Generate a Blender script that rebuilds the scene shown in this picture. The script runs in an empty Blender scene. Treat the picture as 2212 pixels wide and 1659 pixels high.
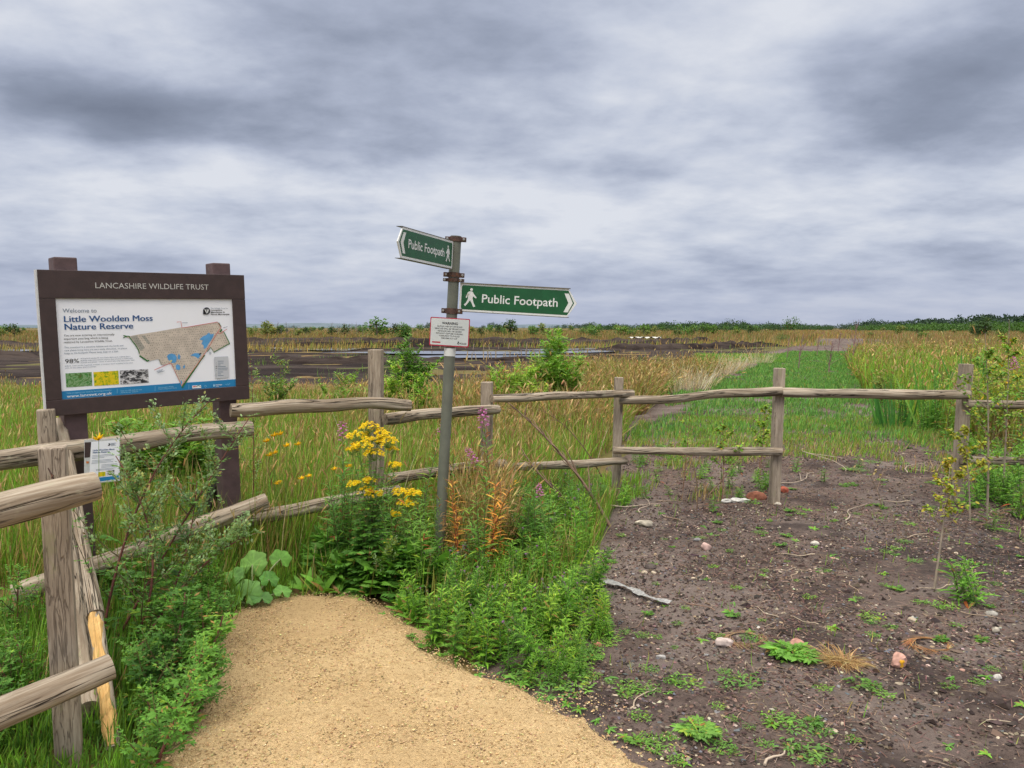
import bpy, math, random
import numpy as np
from mathutils import Vector, Matrix

random.seed(7)
RNG = np.random.default_rng(11)
SC = bpy.context.scene
COL = SC.collection

# ------------------------------------------------------------------ camera
F, CX, CY, HOR = 1642.0, 1106.0, 829.5, 708.0      # survey of the photograph at 2212 x 1659
EYE = 1.6
PITCH = math.atan((CY - HOR) / F)
cam_d = bpy.data.cameras.new('camera')
cam = bpy.data.objects.new('camera', cam_d)
COL.objects.link(cam)
cam.location = (0, 0, EYE)
cam.rotation_euler = (math.pi / 2 - PITCH, 0, 0)
cam_d.sensor_width = 36
cam_d.lens = F / 2212 * 36
cam_d.clip_start = 0.05
cam_d.clip_end = 20000
SC.camera = cam

SC.view_settings.view_transform = 'Standard'
SC.view_settings.look = 'None'
SC.view_settings.exposure = 0.0
SC.view_settings.gamma = 1.0
SC.cycles.use_denoising = True
SC.cycles.max_bounces = 5
SC.cycles.diffuse_bounces = 3
SC.cycles.glossy_bounces = 2
SC.cycles.transmission_bounces = 4
SC.cycles.transparent_max_bounces = 6
SC.cycles.caustics_reflective = False
SC.cycles.caustics_refractive = False


class NT:
    """small node-tree helper"""
    def __init__(s, tree):
        s.t = tree
        s.n = tree.nodes
        s.l = tree.links

    def node(s, typ, **kw):
        nd = s.n.new(typ)
        for k, v in kw.items():
            setattr(nd, k, v)
        return nd

    def put(s, sock, v):
        if hasattr(v, 'links') or hasattr(v, 'is_linked'):
            s.l.new(v, sock)
        else:
            sock.default_value = v

    def math(s, op, a, b=0.0, c=None, clamp=False):
        nd = s.node('ShaderNodeMath', operation=op, use_clamp=clamp)
        s.put(nd.inputs[0], a)
        s.put(nd.inputs[1], b)
        if c is not None:
            s.put(nd.inputs[2], c)
        return nd.outputs[0]

    def mix(s, f, a, b, blend='MIX'):
        nd = s.node('ShaderNodeMix', data_type='RGBA', blend_type=blend)
        s.put(nd.inputs[0], f)
        for sock, v in ((nd.inputs[6], a), (nd.inputs[7], b)):
            if isinstance(v, (tuple, list)):
                sock.default_value = (*v[:3], 1)
            else:
                s.put(sock, v)
        return nd.outputs[2]

    def noise(s, vec, scale, detail=4, rough=0.55, lac=2.0, dist=0.0):
        nd = s.node('ShaderNodeTexNoise')
        if vec is not None:
            s.l.new(vec, nd.inputs['Vector'])
        nd.inputs['Scale'].default_value = scale
        nd.inputs['Detail'].default_value = detail
        nd.inputs['Roughness'].default_value = rough
        nd.inputs['Lacunarity'].default_value = lac
        nd.inputs['Distortion'].default_value = dist
        return nd.outputs['Fac']

    def ramp(s, f, stops, interp='LINEAR'):
        nd = s.node('ShaderNodeValToRGB')
        nd.color_ramp.interpolation = interp
        els = nd.color_ramp.elements
        while len(els) < len(stops):
            els.new(0.5)
        for e, (p, c) in zip(els, stops):
            e.position = p
            e.color = (*c, 1) if isinstance(c, (tuple, list)) else (c, c, c, 1)
        s.put(nd.inputs[0], f)
        return nd.outputs[0]

    def mapping(s, vec, scale=(1, 1, 1), loc=(0, 0, 0), rot=(0, 0, 0)):
        nd = s.node('ShaderNodeMapping')
        s.l.new(vec, nd.inputs[0])
        nd.inputs['Scale'].default_value = scale
        nd.inputs['Location'].default_value = loc
        nd.inputs['Rotation'].default_value = rot
        return nd.outputs[0]

    def maprange(s, v, a, b, c=0.0, d=1.0, smooth=True):
        nd = s.node('ShaderNodeMapRange')
        if smooth:
            nd.interpolation_type = 'SMOOTHSTEP'
        s.put(nd.inputs[0], v)
        for i, x in enumerate((a, b, c, d)):
            nd.inputs[i + 1].default_value = x
        return nd.outputs[0]


# ------------------------------------------------------------------ sky and sun
SUN_EL, SUN_AZ = math.radians(52), math.radians(205)   # azimuth clockwise from +Y: behind the camera, a little left
world = bpy.data.worlds.new('World')
SC.world = world
world.use_nodes = True
W = NT(world.node_tree)
bg = W.n['Background']
sky = W.node('ShaderNodeTexSky', sky_type='NISHITA', sun_disc=False, sun_elevation=SUN_EL, sun_rotation=SUN_AZ)
sky.air_density = 1.0
tc = W.node('ShaderNodeTexCoord')
sep = W.node('ShaderNodeSeparateXYZ')
W.l.new(tc.outputs['Generated'], sep.inputs[0])
dx, dy, dz = sep.outputs
zc = W.math('MAXIMUM', dz, 0.0)
den = W.math('ADD', zc, 0.20)
comb = W.node('ShaderNodeCombineXYZ')
W.put(comb.inputs[0], W.math('DIVIDE', dx, den))
W.put(comb.inputs[1], W.math('DIVIDE', dy, den))
cp = comb.outputs[0]                                     # where the view ray meets the flat cloud deck
n_big = W.noise(W.mapping(cp, (0.95, 0.95, 1), (3.1, 1.7, 0)), 1.0, 4, 0.55, dist=0.2)
n_mid = W.noise(W.mapping(cp, (2.6, 2.8, 1), (7.7, 2.3, 0.4), (0, 0, -0.2)), 1.0, 6, 0.55, dist=0.15)
n_fine = W.noise(W.mapping(cp, (7.0, 9.0, 1), (1.2, 5.3, 0.9), (0, 0, -0.3)), 1.0, 5, 0.6, dist=0.1)
cl = W.math('ADD', W.math('MULTIPLY', n_big, 0.53), W.math('ADD', W.math('MULTIPLY', n_mid, 0.35), W.math('MULTIPLY', n_fine, 0.12)))


def cloud_mass(cl, px, py, sx, sy, amt):
    """a darker or brighter bank of cloud in a given direction (half-widths in radians)"""
    a, b = (px - CX) / F, (CY - py) / F
    d = Vector((a, math.cos(PITCH) + b * math.sin(PITCH), b * math.cos(PITCH) - math.sin(PITCH))).normalized()
    u = W.math('DIVIDE', W.math('SUBTRACT', dx, d.x), sx)
    v = W.math('DIVIDE', W.math('SUBTRACT', dz, d.z), sy)
    r2 = W.math('ADD', W.math('MULTIPLY', u, u), W.math('MULTIPLY', v, v))
    front = W.math('GREATER_THAN', dy, 0.0)
    g = W.math('MULTIPLY', W.math('POWER', 2.718, W.math('MULTIPLY', r2, -1.0)), front)
    g = W.math('MULTIPLY', g, W.math('ADD', 0.55, W.math('MULTIPLY', n_mid, 0.9)))
    return W.math('ADD', cl, W.math('MULTIPLY', g, amt))


for m in (
        (290, 245, 0.12, 0.028, -0.14), (150, 205, 0.10, 0.03, -0.06), (800, 60, 0.12, 0.05, -0.07), (1080, 110, 0.10, 0.05, -0.05),
        (1370, 370, 0.11, 0.022, -0.11), (1700, 120, 0.1, 0.03, -0.05), (900, 250, 0.10, 0.03, -0.03), (2080, 170, 0.12, 0.07, -0.15), (1200, 500, 0.3, 0.02, -0.03), (1350, 60, 0.09, 0.04, -0.04),
        (260, 50, 0.12, 0.05, 0.15), (1560, 200, 0.12, 0.05, 0.05), (1050, 420, 0.14, 0.03, 0.10), (620, 390, 0.15, 0.025, 0.08), (250, 400, 0.12, 0.03, 0.06), (1500, 470, 0.12, 0.02, 0.05),
        (1900, 450, 0.12, 0.05, 0.06), (1800, 10, 0.08, 0.03, 0.02), (500, 330, 0.1, 0.02, 0.06), (1700, 330, 0.08, 0.03, 0.04)):
    cl = cloud_mass(cl, *m)
cloud = W.ramp(cl, [(0.20, (0.165, 0.19, 0.26)), (0.34, (0.255, 0.29, 0.385)), (0.43, (0.37, 0.41, 0.525)), (0.51, (0.50, 0.54, 0.65)), (0.61, (0.65, 0.675, 0.75))])
low = W.maprange(dz, 0.0, 0.13)                            # the deck thins to an even blue grey near the horizon
cloud = W.mix(low, W.mix(0.40, (0.33, 0.375, 0.53), cloud), cloud)
cloud = W.mix(1.0, cloud, (1.12, 1.12, 1.10), 'MULTIPLY')
zen = W.maprange(dz, 0.36, 0.95, 1.0, 4.6)                 # thinner, brighter cloud overhead
cloud10 = W.mix(1.0, W.mix(W.maprange(dz, 0.36, 0.8), cloud, (0.62, 0.58, 0.53)), W.math('MULTIPLY', zen, 10.0), 'MULTIPLY')
skymix = W.mix(0.97, sky.outputs[0], cloud10)
W.l.new(skymix, bg.inputs[0])
bg.inputs[1].default_value = 0.1

sun_d = bpy.data.lights.new('sun', 'SUN')
sun_d.energy = 1.5
sun_d.angle = math.radians(25)
sun_d.color = (1.0, 0.95, 0.87)
sun = bpy.data.objects.new('sun', sun_d)
COL.objects.link(sun)
sv = Vector((math.sin(SUN_AZ) * math.cos(SUN_EL), math.cos(SUN_AZ) * math.cos(SUN_EL), math.sin(SUN_EL)))
sun.rotation_euler = sv.to_track_quat('Z', 'Y').to_euler()
sun.location = (0, -5, 12)


# ------------------------------------------------------------------ survey helpers
def at(px, py, Y):
    """point at forward distance Y metres seen in that direction"""
    a, b = (px - CX) / F, (CY - py) / F
    d = (a, math.cos(PITCH) + b * math.sin(PITCH), b * math.cos(PITCH) - math.sin(PITCH))
    t = Y / d[1]
    return Vector((d[0] * t, Y, EYE + d[2] * t))


def gr(px, py, z=0.0):
    a, b = (px - CX) / F, (CY - py) / F
    d = (a, math.cos(PITCH) + b * math.sin(PITCH), b * math.cos(PITCH) - math.sin(PITCH))
    t = (z - EYE) / d[2]
    return Vector((d[0] * t, d[1] * t, z))


def gpoly(pts):
    return np.array([gr(*p)[:2] for p in pts])


def inside(P, poly):
    x, y = P[:, 0], P[:, 1]
    c = np.zeros(len(P), bool)
    n = len(poly)
    for i in range(n):
        x0, y0 = poly[i]
        x1, y1 = poly[(i + 1) % n]
        k = ((y0 > y) != (y1 > y))
        with np.errstate(divide='ignore', invalid='ignore'):
            c ^= k & (x < (x1 - x0) * (y - y0) / (y1 - y0 + 1e-12) + x0)
    return c


def polysd(P, poly):
    """distance to the outline, positive inside"""
    d = np.full(len(P), 1e9)
    n = len(poly)
    for i in range(n):
        a, b = poly[i], poly[(i + 1) % n]
        ab = b - a
        t = np.clip(((P - a) @ ab) / (ab @ ab + 1e-12), 0, 1)
        d = np.minimum(d, np.hypot(*(P - a - t[:, None] * ab).T))
    return np.where(inside(P, poly), d, -d)


def scatter(poly, n, rng=None):
    rng = rng or RNG
    lo, hi = poly.min(0), poly.max(0)
    out = []
    have = 0
    while have < n:
        p = lo + (hi - lo) * rng.random((max(64, n * 2), 2))
        p = p[inside(p, poly)]
        out.append(p)
        have += len(p)
    return np.concatenate(out)[:n]


_ng = {}


def vnoise(x, y, scale, seed=0):
    if seed not in _ng:
        _ng[seed] = np.random.default_rng(1000 + seed).random((256, 256))
    g = _ng[seed]
    x, y = np.asarray(x) / scale + 1000, np.asarray(y) / scale + 1000
    ix, iy = np.floor(x).astype(int), np.floor(y).astype(int)
    fx, fy = x - ix, y - iy
    fx, fy = fx * fx * (3 - 2 * fx), fy * fy * (3 - 2 * fy)
    def q(i, j): return g[i % 256, j % 256]
    return (q(ix, iy) * (1 - fx) + q(ix + 1, iy) * fx) * (1 - fy) + (q(ix, iy + 1) * (1 - fx) + q(ix + 1, iy + 1) * fx) * fy


# ------------------------------------------------------------------ mesh helpers
class MB:
    def __init__(s):
        s.V, s.C, s.G, s.F, s.M = [], [], [], [], []
        s.n = 0

    def add(s, V, Fc, mat=0, col=(0.5, 0.5, 0.5), grain=None):
        V = np.asarray(V, float).reshape(-1, 3)
        n = len(V)
        c = np.asarray(col, float)
        if c.ndim == 1:
            c = np.broadcast_to(c[:3], (n, 3))
        s.V.append(V)
        s.C.append(c)
        s.G.append(V if grain is None else np.asarray(grain, float))
        if isinstance(Fc, np.ndarray):
            Fc = [Fc]
        else:
            by = {}
            for f in Fc:
                by.setdefault(len(f), []).append(f)
            Fc = [np.array(v, int) for v in by.values()]
        for f in Fc:
            s.F.append(f + s.n)
            s.M.append(np.full(len(f), mat, int))
        s.n += n
        return s

    def mesh(s, name, mats, smooth=True):
        me = bpy.data.meshes.new(name)
        V = np.concatenate(s.V)
        me.vertices.add(len(V))
        me.vertices.foreach_set('co', V.astype(np.float32).ravel())
        loops = np.concatenate([f.ravel() for f in s.F])
        tot = np.concatenate([np.full(len(f), f.shape[1]) for f in s.F])
        me.loops.add(len(loops))
        me.loops.foreach_set('vertex_index', loops.astype(np.int32))
        me.polygons.add(len(tot))
        me.polygons.foreach_set('loop_start', np.concatenate([[0], np.cumsum(tot)[:-1]]).astype(np.int32))
        me.polygons.foreach_set('material_index', np.concatenate(s.M).astype(np.int32))
        me.polygons.foreach_set('use_smooth', np.full(len(tot), smooth))
        C = np.concatenate(s.C)
        ca = me.attributes.new('tint', 'FLOAT_COLOR', 'POINT')
        ca.data.foreach_set('color', np.concatenate([C, np.ones((len(C), 1))], 1).astype(np.float32).ravel())
        ga = me.attributes.new('grain', 'FLOAT_VECTOR', 'POINT')
        ga.data.foreach_set('vector', np.concatenate(s.G).astype(np.float32).ravel())
        for m in (mats if isinstance(mats, (list, tuple)) else [mats]):
            me.materials.append(m)
        me.update(calc_edges=True)
        return me

    def obj(s, name, mats, parent=None, smooth=True, loc=(0, 0, 0)):
        o = bpy.data.objects.new(name, s.mesh(name, mats, smooth))
        COL.objects.link(o)
        o.location = loc
        if parent is not None:
            o.parent = parent
        return o


def tag(o, label=None, cat=None, group=None, kind=None):
    for k, v in (('label', label), ('category', cat), ('group', group), ('kind', kind)):
        if v:
            o[k] = v
    return o


def thing(name, label, cat, loc=(0, 0, 0), rz=0.0, group=None):
    o = bpy.data.objects.new(name, None)
    o.empty_display_size = 0.1
    COL.objects.link(o)
    o.location = loc
    o.rotation_euler = (0, 0, rz)
    return tag(o, label, cat, group)


def dup(root, loc, rz=0.0, s=1.0, label=None, group=None, tilt=(0, 0)):
    r = root.copy()
    COL.objects.link(r)
    r.location = loc
    r.rotation_euler = (tilt[0], tilt[1], rz)
    r.scale = (s, s, s) if not isinstance(s, tuple) else s
    if label:
        r['label'] = label
    if group:
        r['group'] = group
    for ch in list(root.children):
        c = ch.copy()
        COL.objects.link(c)
        c.parent = r
        for g in list(ch.children):
            d = g.copy()
            COL.objects.link(d)
            d.parent = c
    return r


def unit(v):
    v = np.asarray(v, float)
    return v / (np.linalg.norm(v, axis=-1, keepdims=True) + 1e-12)


LANCE = ((0, .12), (.3, .9), (.6, .8), (1, .03))
OVAL = ((0, .15), (.25, .85), (.5, 1), (.78, .7), (1, .08))
BLADE = ((0, 1), (.4, .9), (.75, .6), (1, .04))
BLADE2 = ((0, 1), (.55, .8), (1, .05))
DIAM = ((0, .1), (.45, 1), (1, .05))


def leaves(mb, P, D, U, L, Wd, bend=0.2, prof=LANCE, col=(.1, .2, .05), mat=0):
    """n leaves at once: base P, direction D, face normal about U"""
    P = np.asarray(P, float).reshape(-1, 3)
    n = len(P)
    if n == 0:
        return
    D = unit(np.broadcast_to(np.asarray(D, float), (n, 3)))
    U = np.broadcast_to(np.asarray(U, float), (n, 3))
    L = np.broadcast_to(np.asarray(L, float), (n,))[:, None]
    Wd = np.broadcast_to(np.asarray(Wd, float), (n,))[:, None]
    bend = np.broadcast_to(np.asarray(bend, float), (n,))[:, None]
    S = unit(np.cross(D, U) + 1e-6)
    N = np.cross(S, D)
    R = len(prof)
    V = np.empty((n, R, 2, 3))
    for r, (t, w) in enumerate(prof):
        c = P + D * L * t - N * bend * L * t * t
        V[:, r, 0] = c - S * Wd * w / 2
        V[:, r, 1] = c + S * Wd * w / 2
    base = np.arange(n)[:, None, None] * (R * 2)
    q = np.array([[2 * r, 2 * r + 1, 2 * r + 3, 2 * r + 2] for r in range(R - 1)])[None]
    Fc = (base + q).reshape(-1, 4)
    c = np.asarray(col, float)
    if c.ndim == 2:
        c = np.repeat(c, R * 2, 0)
    mb.add(V.reshape(-1, 3), Fc, mat, c)


def tube(mb, pts, rad, sides=5, col=(.2, .1, .08), mat=0, caps=True, capmat=None, wob=0.0, rng=None, off=(0, 0, 0), capcol=None):
    pts = np.asarray(pts, float)
    n = len(pts)
    rad = np.broadcast_to(np.asarray(rad, float), (n,))
    T = unit(np.gradient(pts, axis=0))
    ref = np.array([0, 0, 1.0]) if abs(T[:, 2]).mean() < .85 else np.array([1.0, 0, 0])
    A = unit(np.cross(T, ref))
    B = np.cross(T, A)
    ang = np.linspace(0, 2 * np.pi, sides, endpoint=False)
    rr = np.ones((n, sides))
    if wob and rng is not None:
        for k in range(1, 5):
            rr += wob / k * np.cos(k * ang[None] + rng.random() * 6 + np.sin(np.linspace(0, 3 + 2 * rng.random(), n))[:, None] * 2)
        rr += (rng.random((n, sides)) - .5) * wob * .35
        if sides >= 24:                                      # knots and open drying cracks
            tt_ = np.linspace(0, 1, n)[:, None]
            def dang(c_): return np.abs((ang[None] - c_ + np.pi) % (2 * np.pi) - np.pi)
            for _ in range(4):
                rr += .16 * rng.random() * np.exp(-((tt_ - rng.random()) * n / 2.2) ** 2 - (dang(rng.random() * 6.28) / .45) ** 2)
            for _ in range(7):
                c0, lo_, ln_ = rng.random() * 6.28, rng.random() * .8, .2 + .5 * rng.random()
                on = np.clip(np.minimum(tt_ - lo_, lo_ + ln_ - tt_) * 8, 0, 1)
                rr -= (.10 + .12 * rng.random()) * on * np.exp(-(dang(c0 + .12 * np.sin(tt_ * 9 + c0)) / .11) ** 2)
    r = rad[:, None] * rr
    off3 = (np.cos(ang)[None, :, None] * A[:, None] + np.sin(ang)[None, :, None] * B[:, None]) * r[..., None]
    V = pts[:, None] + off3
    s = np.concatenate([[0], np.cumsum(np.linalg.norm(np.diff(pts, axis=0), axis=1))])
    G = np.stack([np.broadcast_to(s[:, None], (n, sides)), np.cos(ang)[None] * r, np.sin(ang)[None] * r], -1) + np.asarray(off)
    i, j = np.meshgrid(np.arange(n - 1), np.arange(sides), indexing='ij')
    j2 = (j + 1) % sides
    q = np.stack([i * sides + j, i * sides + j2, (i + 1) * sides + j2, (i + 1) * sides + j], -1).reshape(-1, 4)
    mb.add(V.reshape(-1, 3), q, mat, col, G.reshape(-1, 3))
    if caps:
        for e, sg in ((0, -1), (n - 1, 1)):
            ring = V[e]
            cpt = pts[e] + T[e] * sg * rad[e] * .12
            VV = np.concatenate([ring, cpt[None]])
            GG = np.concatenate([G[e], (np.array([s[e], 0, 0]) + np.asarray(off))[None]])
            f = np.array([[k, (k + 1) % sides, sides] if sg > 0 else [(k + 1) % sides, k, sides] for k in range(sides)])
            mb.add(VV, f, mat if capmat is None else capmat, col if capcol is None else capcol, GG)


def box(mb, lo, hi, mat=0, col=(.5, .5, .5), bev=0.0, M=None, long=2, off=(0, 0, 0), faces='all'):
    """box with optional chamfer; grain runs along axis `long`"""
    lo, hi = np.asarray(lo, float), np.asarray(hi, float)
    if bev <= 0:
        c = np.array([[x, y, z] for x in (0, 1) for y in (0, 1) for z in (0, 1)])
        V = lo + (hi - lo) * c
        Fc = [[0, 1, 3, 2], [4, 6, 7, 5], [0, 4, 5, 1], [2, 3, 7, 6], [0, 2, 6, 4], [1, 5, 7, 3]]
        Vs = np.concatenate([V[f] for f in Fc])
        Q = np.arange(24).reshape(6, 4)
    else:
        import bmesh
        bm = bmesh.new()
        bmesh.ops.create_cube(bm, size=1)
        for v in bm.verts:
            v.co = Vector(((lo + hi) / 2 + (hi - lo) * np.array(v.co)))
        bmesh.ops.bevel(bm, geom=list(bm.edges), offset=bev, segments=2, affect='EDGES', profile=.6)
        bm.verts.ensure_lookup_table()
        Vs, Q = [], []
        for f in bm.faces:
            Q.append(list(range(len(Vs), len(Vs) + len(f.verts))))
            Vs += [tuple(v.co) for v in f.verts]
        Vs = np.array(Vs)
        bm.free()
    g = Vs - (lo + hi) / 2
    g = np.stack([g[:, long], g[:, (long + 1) % 3], g[:, (long + 2) % 3]], -1) + np.asarray(off)
    if M is not None:
        Vs = np.array([M @ Vector(v) for v in Vs])
    mb.add(Vs, Q, mat, col, g)


def prism(mb, poly, y0, y1, mat=0, col=(.5, .5, .5)):
    """polygon in the local XZ plane given as (x, z), pulled from y0 (front) to y1 (back)"""
    n = len(poly)
    a = sum(poly[i][0] * poly[(i + 1) % n][1] - poly[(i + 1) % n][0] * poly[i][1] for i in range(n))
    if a < 0:
        poly = poly[::-1]
    V = [(x, y0, z) for x, z in poly] + [(x, y1, z) for x, z in poly]
    Fc = [list(range(n)), list(range(2 * n - 1, n - 1, -1))]
    Fc += [[i + n, (i + 1) % n + n, (i + 1) % n, i] for i in range(n)]
    mb.add(V, Fc, mat, col)


def rrect(x0, z0, x1, z1, r, k=4):
    out = []
    for cx_, cz_, a0 in ((x1 - r, z1 - r, 0), (x0 + r, z1 - r, 90), (x0 + r, z0 + r, 180), (x1 - r, z0 + r, 270)):
        for i in range(k + 1):
            a = math.radians(a0 + 90 * i / k)
            out.append((cx_ + r * math.cos(a), cz_ + r * math.sin(a)))
    return out


def circ(x, z, r, n=14):
    return [(x + r * math.cos(2 * math.pi * i / n), z + r * math.sin(2 * math.pi * i / n)) for i in range(n)]


def ribbon(pts, w):
    """outline of a line of width w through (x, z) points"""
    p = np.asarray(pts, float)
    t = unit(np.gradient(p, axis=0))
    nrm = np.stack([-t[:, 1], t[:, 0]], -1) * w / 2
    return [tuple(v) for v in np.concatenate([p + nrm, (p - nrm)[::-1]])]


def text(body, name, mat, parent, loc, height, align='LEFT', bold=0.0, width=None, space=1.0, rot=0.0, thick=0.0008, word=1.0, heavy=0.0):
    """flat lettering lying in the local XZ plane, facing -Y; height is the cap height"""
    cu = bpy.data.curves.new(name, 'FONT')
    cu.body = body
    cu.size = 1.0
    cu.align_x = align
    cu.offset = bold
    cu.space_character = space
    cu.space_word = word
    cu.resolution_u = 3
    tmp = bpy.data.objects.new(name, cu)
    COL.objects.link(tmp)
    bpy.context.view_layer.update()
    me = bpy.data.meshes.new_from_object(tmp.evaluated_get(bpy.context.evaluated_depsgraph_get()))
    bpy.data.objects.remove(tmp)
    n = len(me.vertices)
    co = np.empty(n * 3, np.float32)
    me.vertices.foreach_get('co', co)
    co = co.reshape(-1, 3)
    sc = height / 0.70
    sx = sc
    if width:
        sx = width / max(1e-6, (co[:, 0].max() - co[:, 0].min()))
    out = np.stack([co[:, 0] * sx, np.full(n, 0.0), co[:, 1] * sc], -1)
    me.vertices.foreach_set('co', out.astype(np.float32).ravel())
    me.materials.clear()
    me.materials.append(mat)
    if heavy:                                                # bold: the letters once more, a hair to the right
        import bmesh
        bm = bmesh.new()
        bm.from_mesh(me)
        g_ = bmesh.ops.duplicate(bm, geom=bm.verts[:] + bm.edges[:] + bm.faces[:])['geom']
        bmesh.ops.translate(bm, verts=[v for v in g_ if isinstance(v, bmesh.types.BMVert)], vec=(heavy, -.0002, 0))
        bm.to_mesh(me)
        bm.free()
    me.update()
    o = bpy.data.objects.new(name, me)
    COL.objects.link(o)
    o.parent = parent
    o.location = loc
    o.rotation_euler = (0, rot, 0)
    return o


# ------------------------------------------------------------------ materials
def mat(name):
    m = bpy.data.materials.new(name)
    m.use_nodes = True
    t = NT(m.node_tree)
    return m, t, t.n['Principled BSDF']


def plain(name, col, rough=0.5, metal=0.0, spec=0.5, var=0.12, scale=30, bump=0.0, dirt=None):
    m, t, b = mat(name)
    tcn = t.node('ShaderNodeTexCoord')
    n = t.noise(tcn.outputs['Object'], scale, 5, 0.6)
    c = t.mix(t.maprange(n, .3, .7), tuple(x * (1 - var) for x in col), tuple(min(1, x * (1 + var)) for x in col))
    if dirt:
        d = t.noise(tcn.outputs['Object'], dirt[1], 6, 0.7)
        c = t.mix(t.maprange(d, dirt[2], dirt[2] + .12, 0, .8), c, dirt[0])
    t.l.new(c, b.inputs['Base Color'])
    b.inputs['Roughness'].default_value = rough
    b.inputs['Metallic'].default_value = metal
    b.inputs['Specular IOR Level'].default_value = spec
    if bump:
        bn = t.node('ShaderNodeBump')
        bn.inputs['Strength'].default_value = bump
        bn.inputs['Distance'].default_value = 0.002
        t.l.new(t.noise(tcn.outputs['Object'], scale * 8, 3, .6), bn.inputs['Height'])
        t.l.new(bn.outputs[0], b.inputs['Normal'])
    return m


def tinted(name, rough=.55, trans=0.3, spec=.3, var=.25):
    m, t, b = mat(name)
    at_ = t.node('ShaderNodeAttribute', attribute_name='tint')
    geo = t.node('ShaderNodeNewGeometry')
    n = t.noise(geo.outputs['Position'], 14, 3, .6)
    c = t.mix(1.0, at_.outputs['Color'], t.ramp(n, [(.3, 1 - var), (.7, 1 + var)]), 'MULTIPLY')
    if name == 'leaf':                                         # each plant has its own green
        oi = t.node('ShaderNodeObjectInfo')
        c = t.mix(1.0, c, t.ramp(oi.outputs['Random'], [(0, (.72, .80, .85)), (.35, (1, 1, 1)), (.7, (.88, .95, .8)), (1, (1.22, 1.08, .95))]), 'MULTIPLY')
    t.l.new(c, b.inputs['Base Color'])
    b.inputs['Roughness'].default_value = rough
    b.inputs['Specular IOR Level'].default_value = spec
    if trans > 0:
        tr = t.node('ShaderNodeBsdfTranslucent')
        t.l.new(t.mix(1.0, c, (1.1, 1.15, .7), 'MULTIPLY'), tr.inputs[0])
        mx = t.node('ShaderNodeMixShader')
        mx.inputs[0].default_value = trans
        t.l.new(b.outputs[0], mx.inputs[1])
        t.l.new(tr.outputs[0], mx.inputs[2])
        t.l.new(mx.outputs[0], t.n['Material Output'].inputs[0])
    return m


def wood(name, light, mid, dark, crack=.55, gscale=(3.0, 55, 55), lichen=None, rough=.85, bump=.6):
    m, t, b = mat(name)
    g = t.node('ShaderNodeAttribute', attribute_name='grain').outputs['Vector']
    n1 = t.noise(t.mapping(g, gscale), 1.0, 6, .65, dist=.4)
    n2 = t.noise(t.mapping(g, (1.3, 9, 9), (5, 2, 1)), 1.0, 4, .6)
    n3 = t.noise(t.mapping(g, (gscale[0] * .5, gscale[1] * .75, gscale[2] * .75), (3, 7, 9)), 1.0, 3, .5, dist=.8)
    c = t.mix(t.maprange(n1, .32, .68), mid, light)
    c = t.mix(t.maprange(n2, .38, .72, 0, .7), c, tuple(x * .62 for x in mid))
    cr = t.math('ABSOLUTE', t.math('SUBTRACT', n3, .5))
    crk = t.maprange(cr, 0.0, .04, crack, 0.0)
    sel = t.maprange(t.noise(t.mapping(g, (1.0, 14, 14), (1, 8, 4)), 1.0, 2, .5), .40, .52)
    crk = t.math('MULTIPLY', crk, sel)
    c = t.mix(crk, c, dark)
    vor = t.node('ShaderNodeTexVoronoi')                       # knots
    t.l.new(t.mapping(g, (1.8, 7, 7), (2.2, 3.1, .6)), vor.inputs['Vector'])
    vor.inputs['Scale'].default_value = 1.0
    c = t.mix(t.maprange(vor.outputs['Distance'], .07, .13, .85, 0), c, tuple(x * .3 for x in mid))
    if lichen:
        ln = t.noise(t.mapping(g, (9, 16, 16), (4, 4, 4)), 1.0, 5, .7)
        c = t.mix(t.maprange(ln, .56, .68, 0, .55), c, lichen)
    t.l.new(c, b.inputs['Base Color'])
    b.inputs['Roughness'].default_value = rough
    b.inputs['Specular IOR Level'].default_value = .25
    bn = t.node('ShaderNodeBump')
    bn.inputs['Strength'].default_value = bump
    bn.inputs['Distance'].default_value = .006
    t.l.new(t.math('SUBTRACT', t.math('MULTIPLY', n1, .5), crk), bn.inputs['Height'])
    t.l.new(bn.outputs[0], b.inputs['Normal'])
    return m


M = {}
M['leaf'] = tinted('leaf')
M['grass'] = tinted('grass_blade', trans=.25, spec=.25)
M['stem'] = tinted('plant_stem', trans=0, spec=.2)
M['petal'] = tinted('petal', trans=.25, spec=.15, var=.1)
M['grit'] = tinted('grit', rough=.9, trans=0, spec=.2, var=.2)
M['stone'] = tinted('stone', rough=.9, trans=0, spec=.25, var=.35)
M['log'] = wood('weathered_log', (.50, .435, .345), (.255, .195, .135), (.03, .022, .016), crack=1.0, lichen=(.36, .34, .24), bump=1.0)
M['log_end'] = wood('log_cut_end', (.40, .33, .24), (.22, .17, .12), (.04, .03, .025), gscale=(30, 30, 30))
M['post'] = wood('sawn_post', (.44, .37, .29), (.285, .23, .175), (.08, .055, .04), crack=.6, gscale=(9, 75, 75), lichen=(.28, .27, .15), bump=.8)
M['fresh'] = wood('fresh_split_wood', (.72, .47, .19), (.56, .33, .11), (.2, .1, .04), crack=.3, gscale=(4, 30, 30))
M['twig'] = wood('dry_twig', (.30, .22, .16), (.17, .12, .09), (.06, .04, .03), crack=.3)
M['board'] = plain('brown_plastic_frame', (.043, .025, .024), .55, var=.15, scale=18, bump=.15)
M['bpost'] = plain('brown_plastic_post', (.095, .058, .060), .6, var=.22, scale=12, bump=.3, dirt=((.16, .13, .11), 9, .6))
M['brace'] = plain('dark_brace', (.02, .014, .015), .6)
M['white'] = plain('white_panel', (.82, .84, .90), .35, var=.02, scale=4)
M['edge'] = plain('pale_board_edge', (.55, .56, .57), .5, var=.08)
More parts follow.
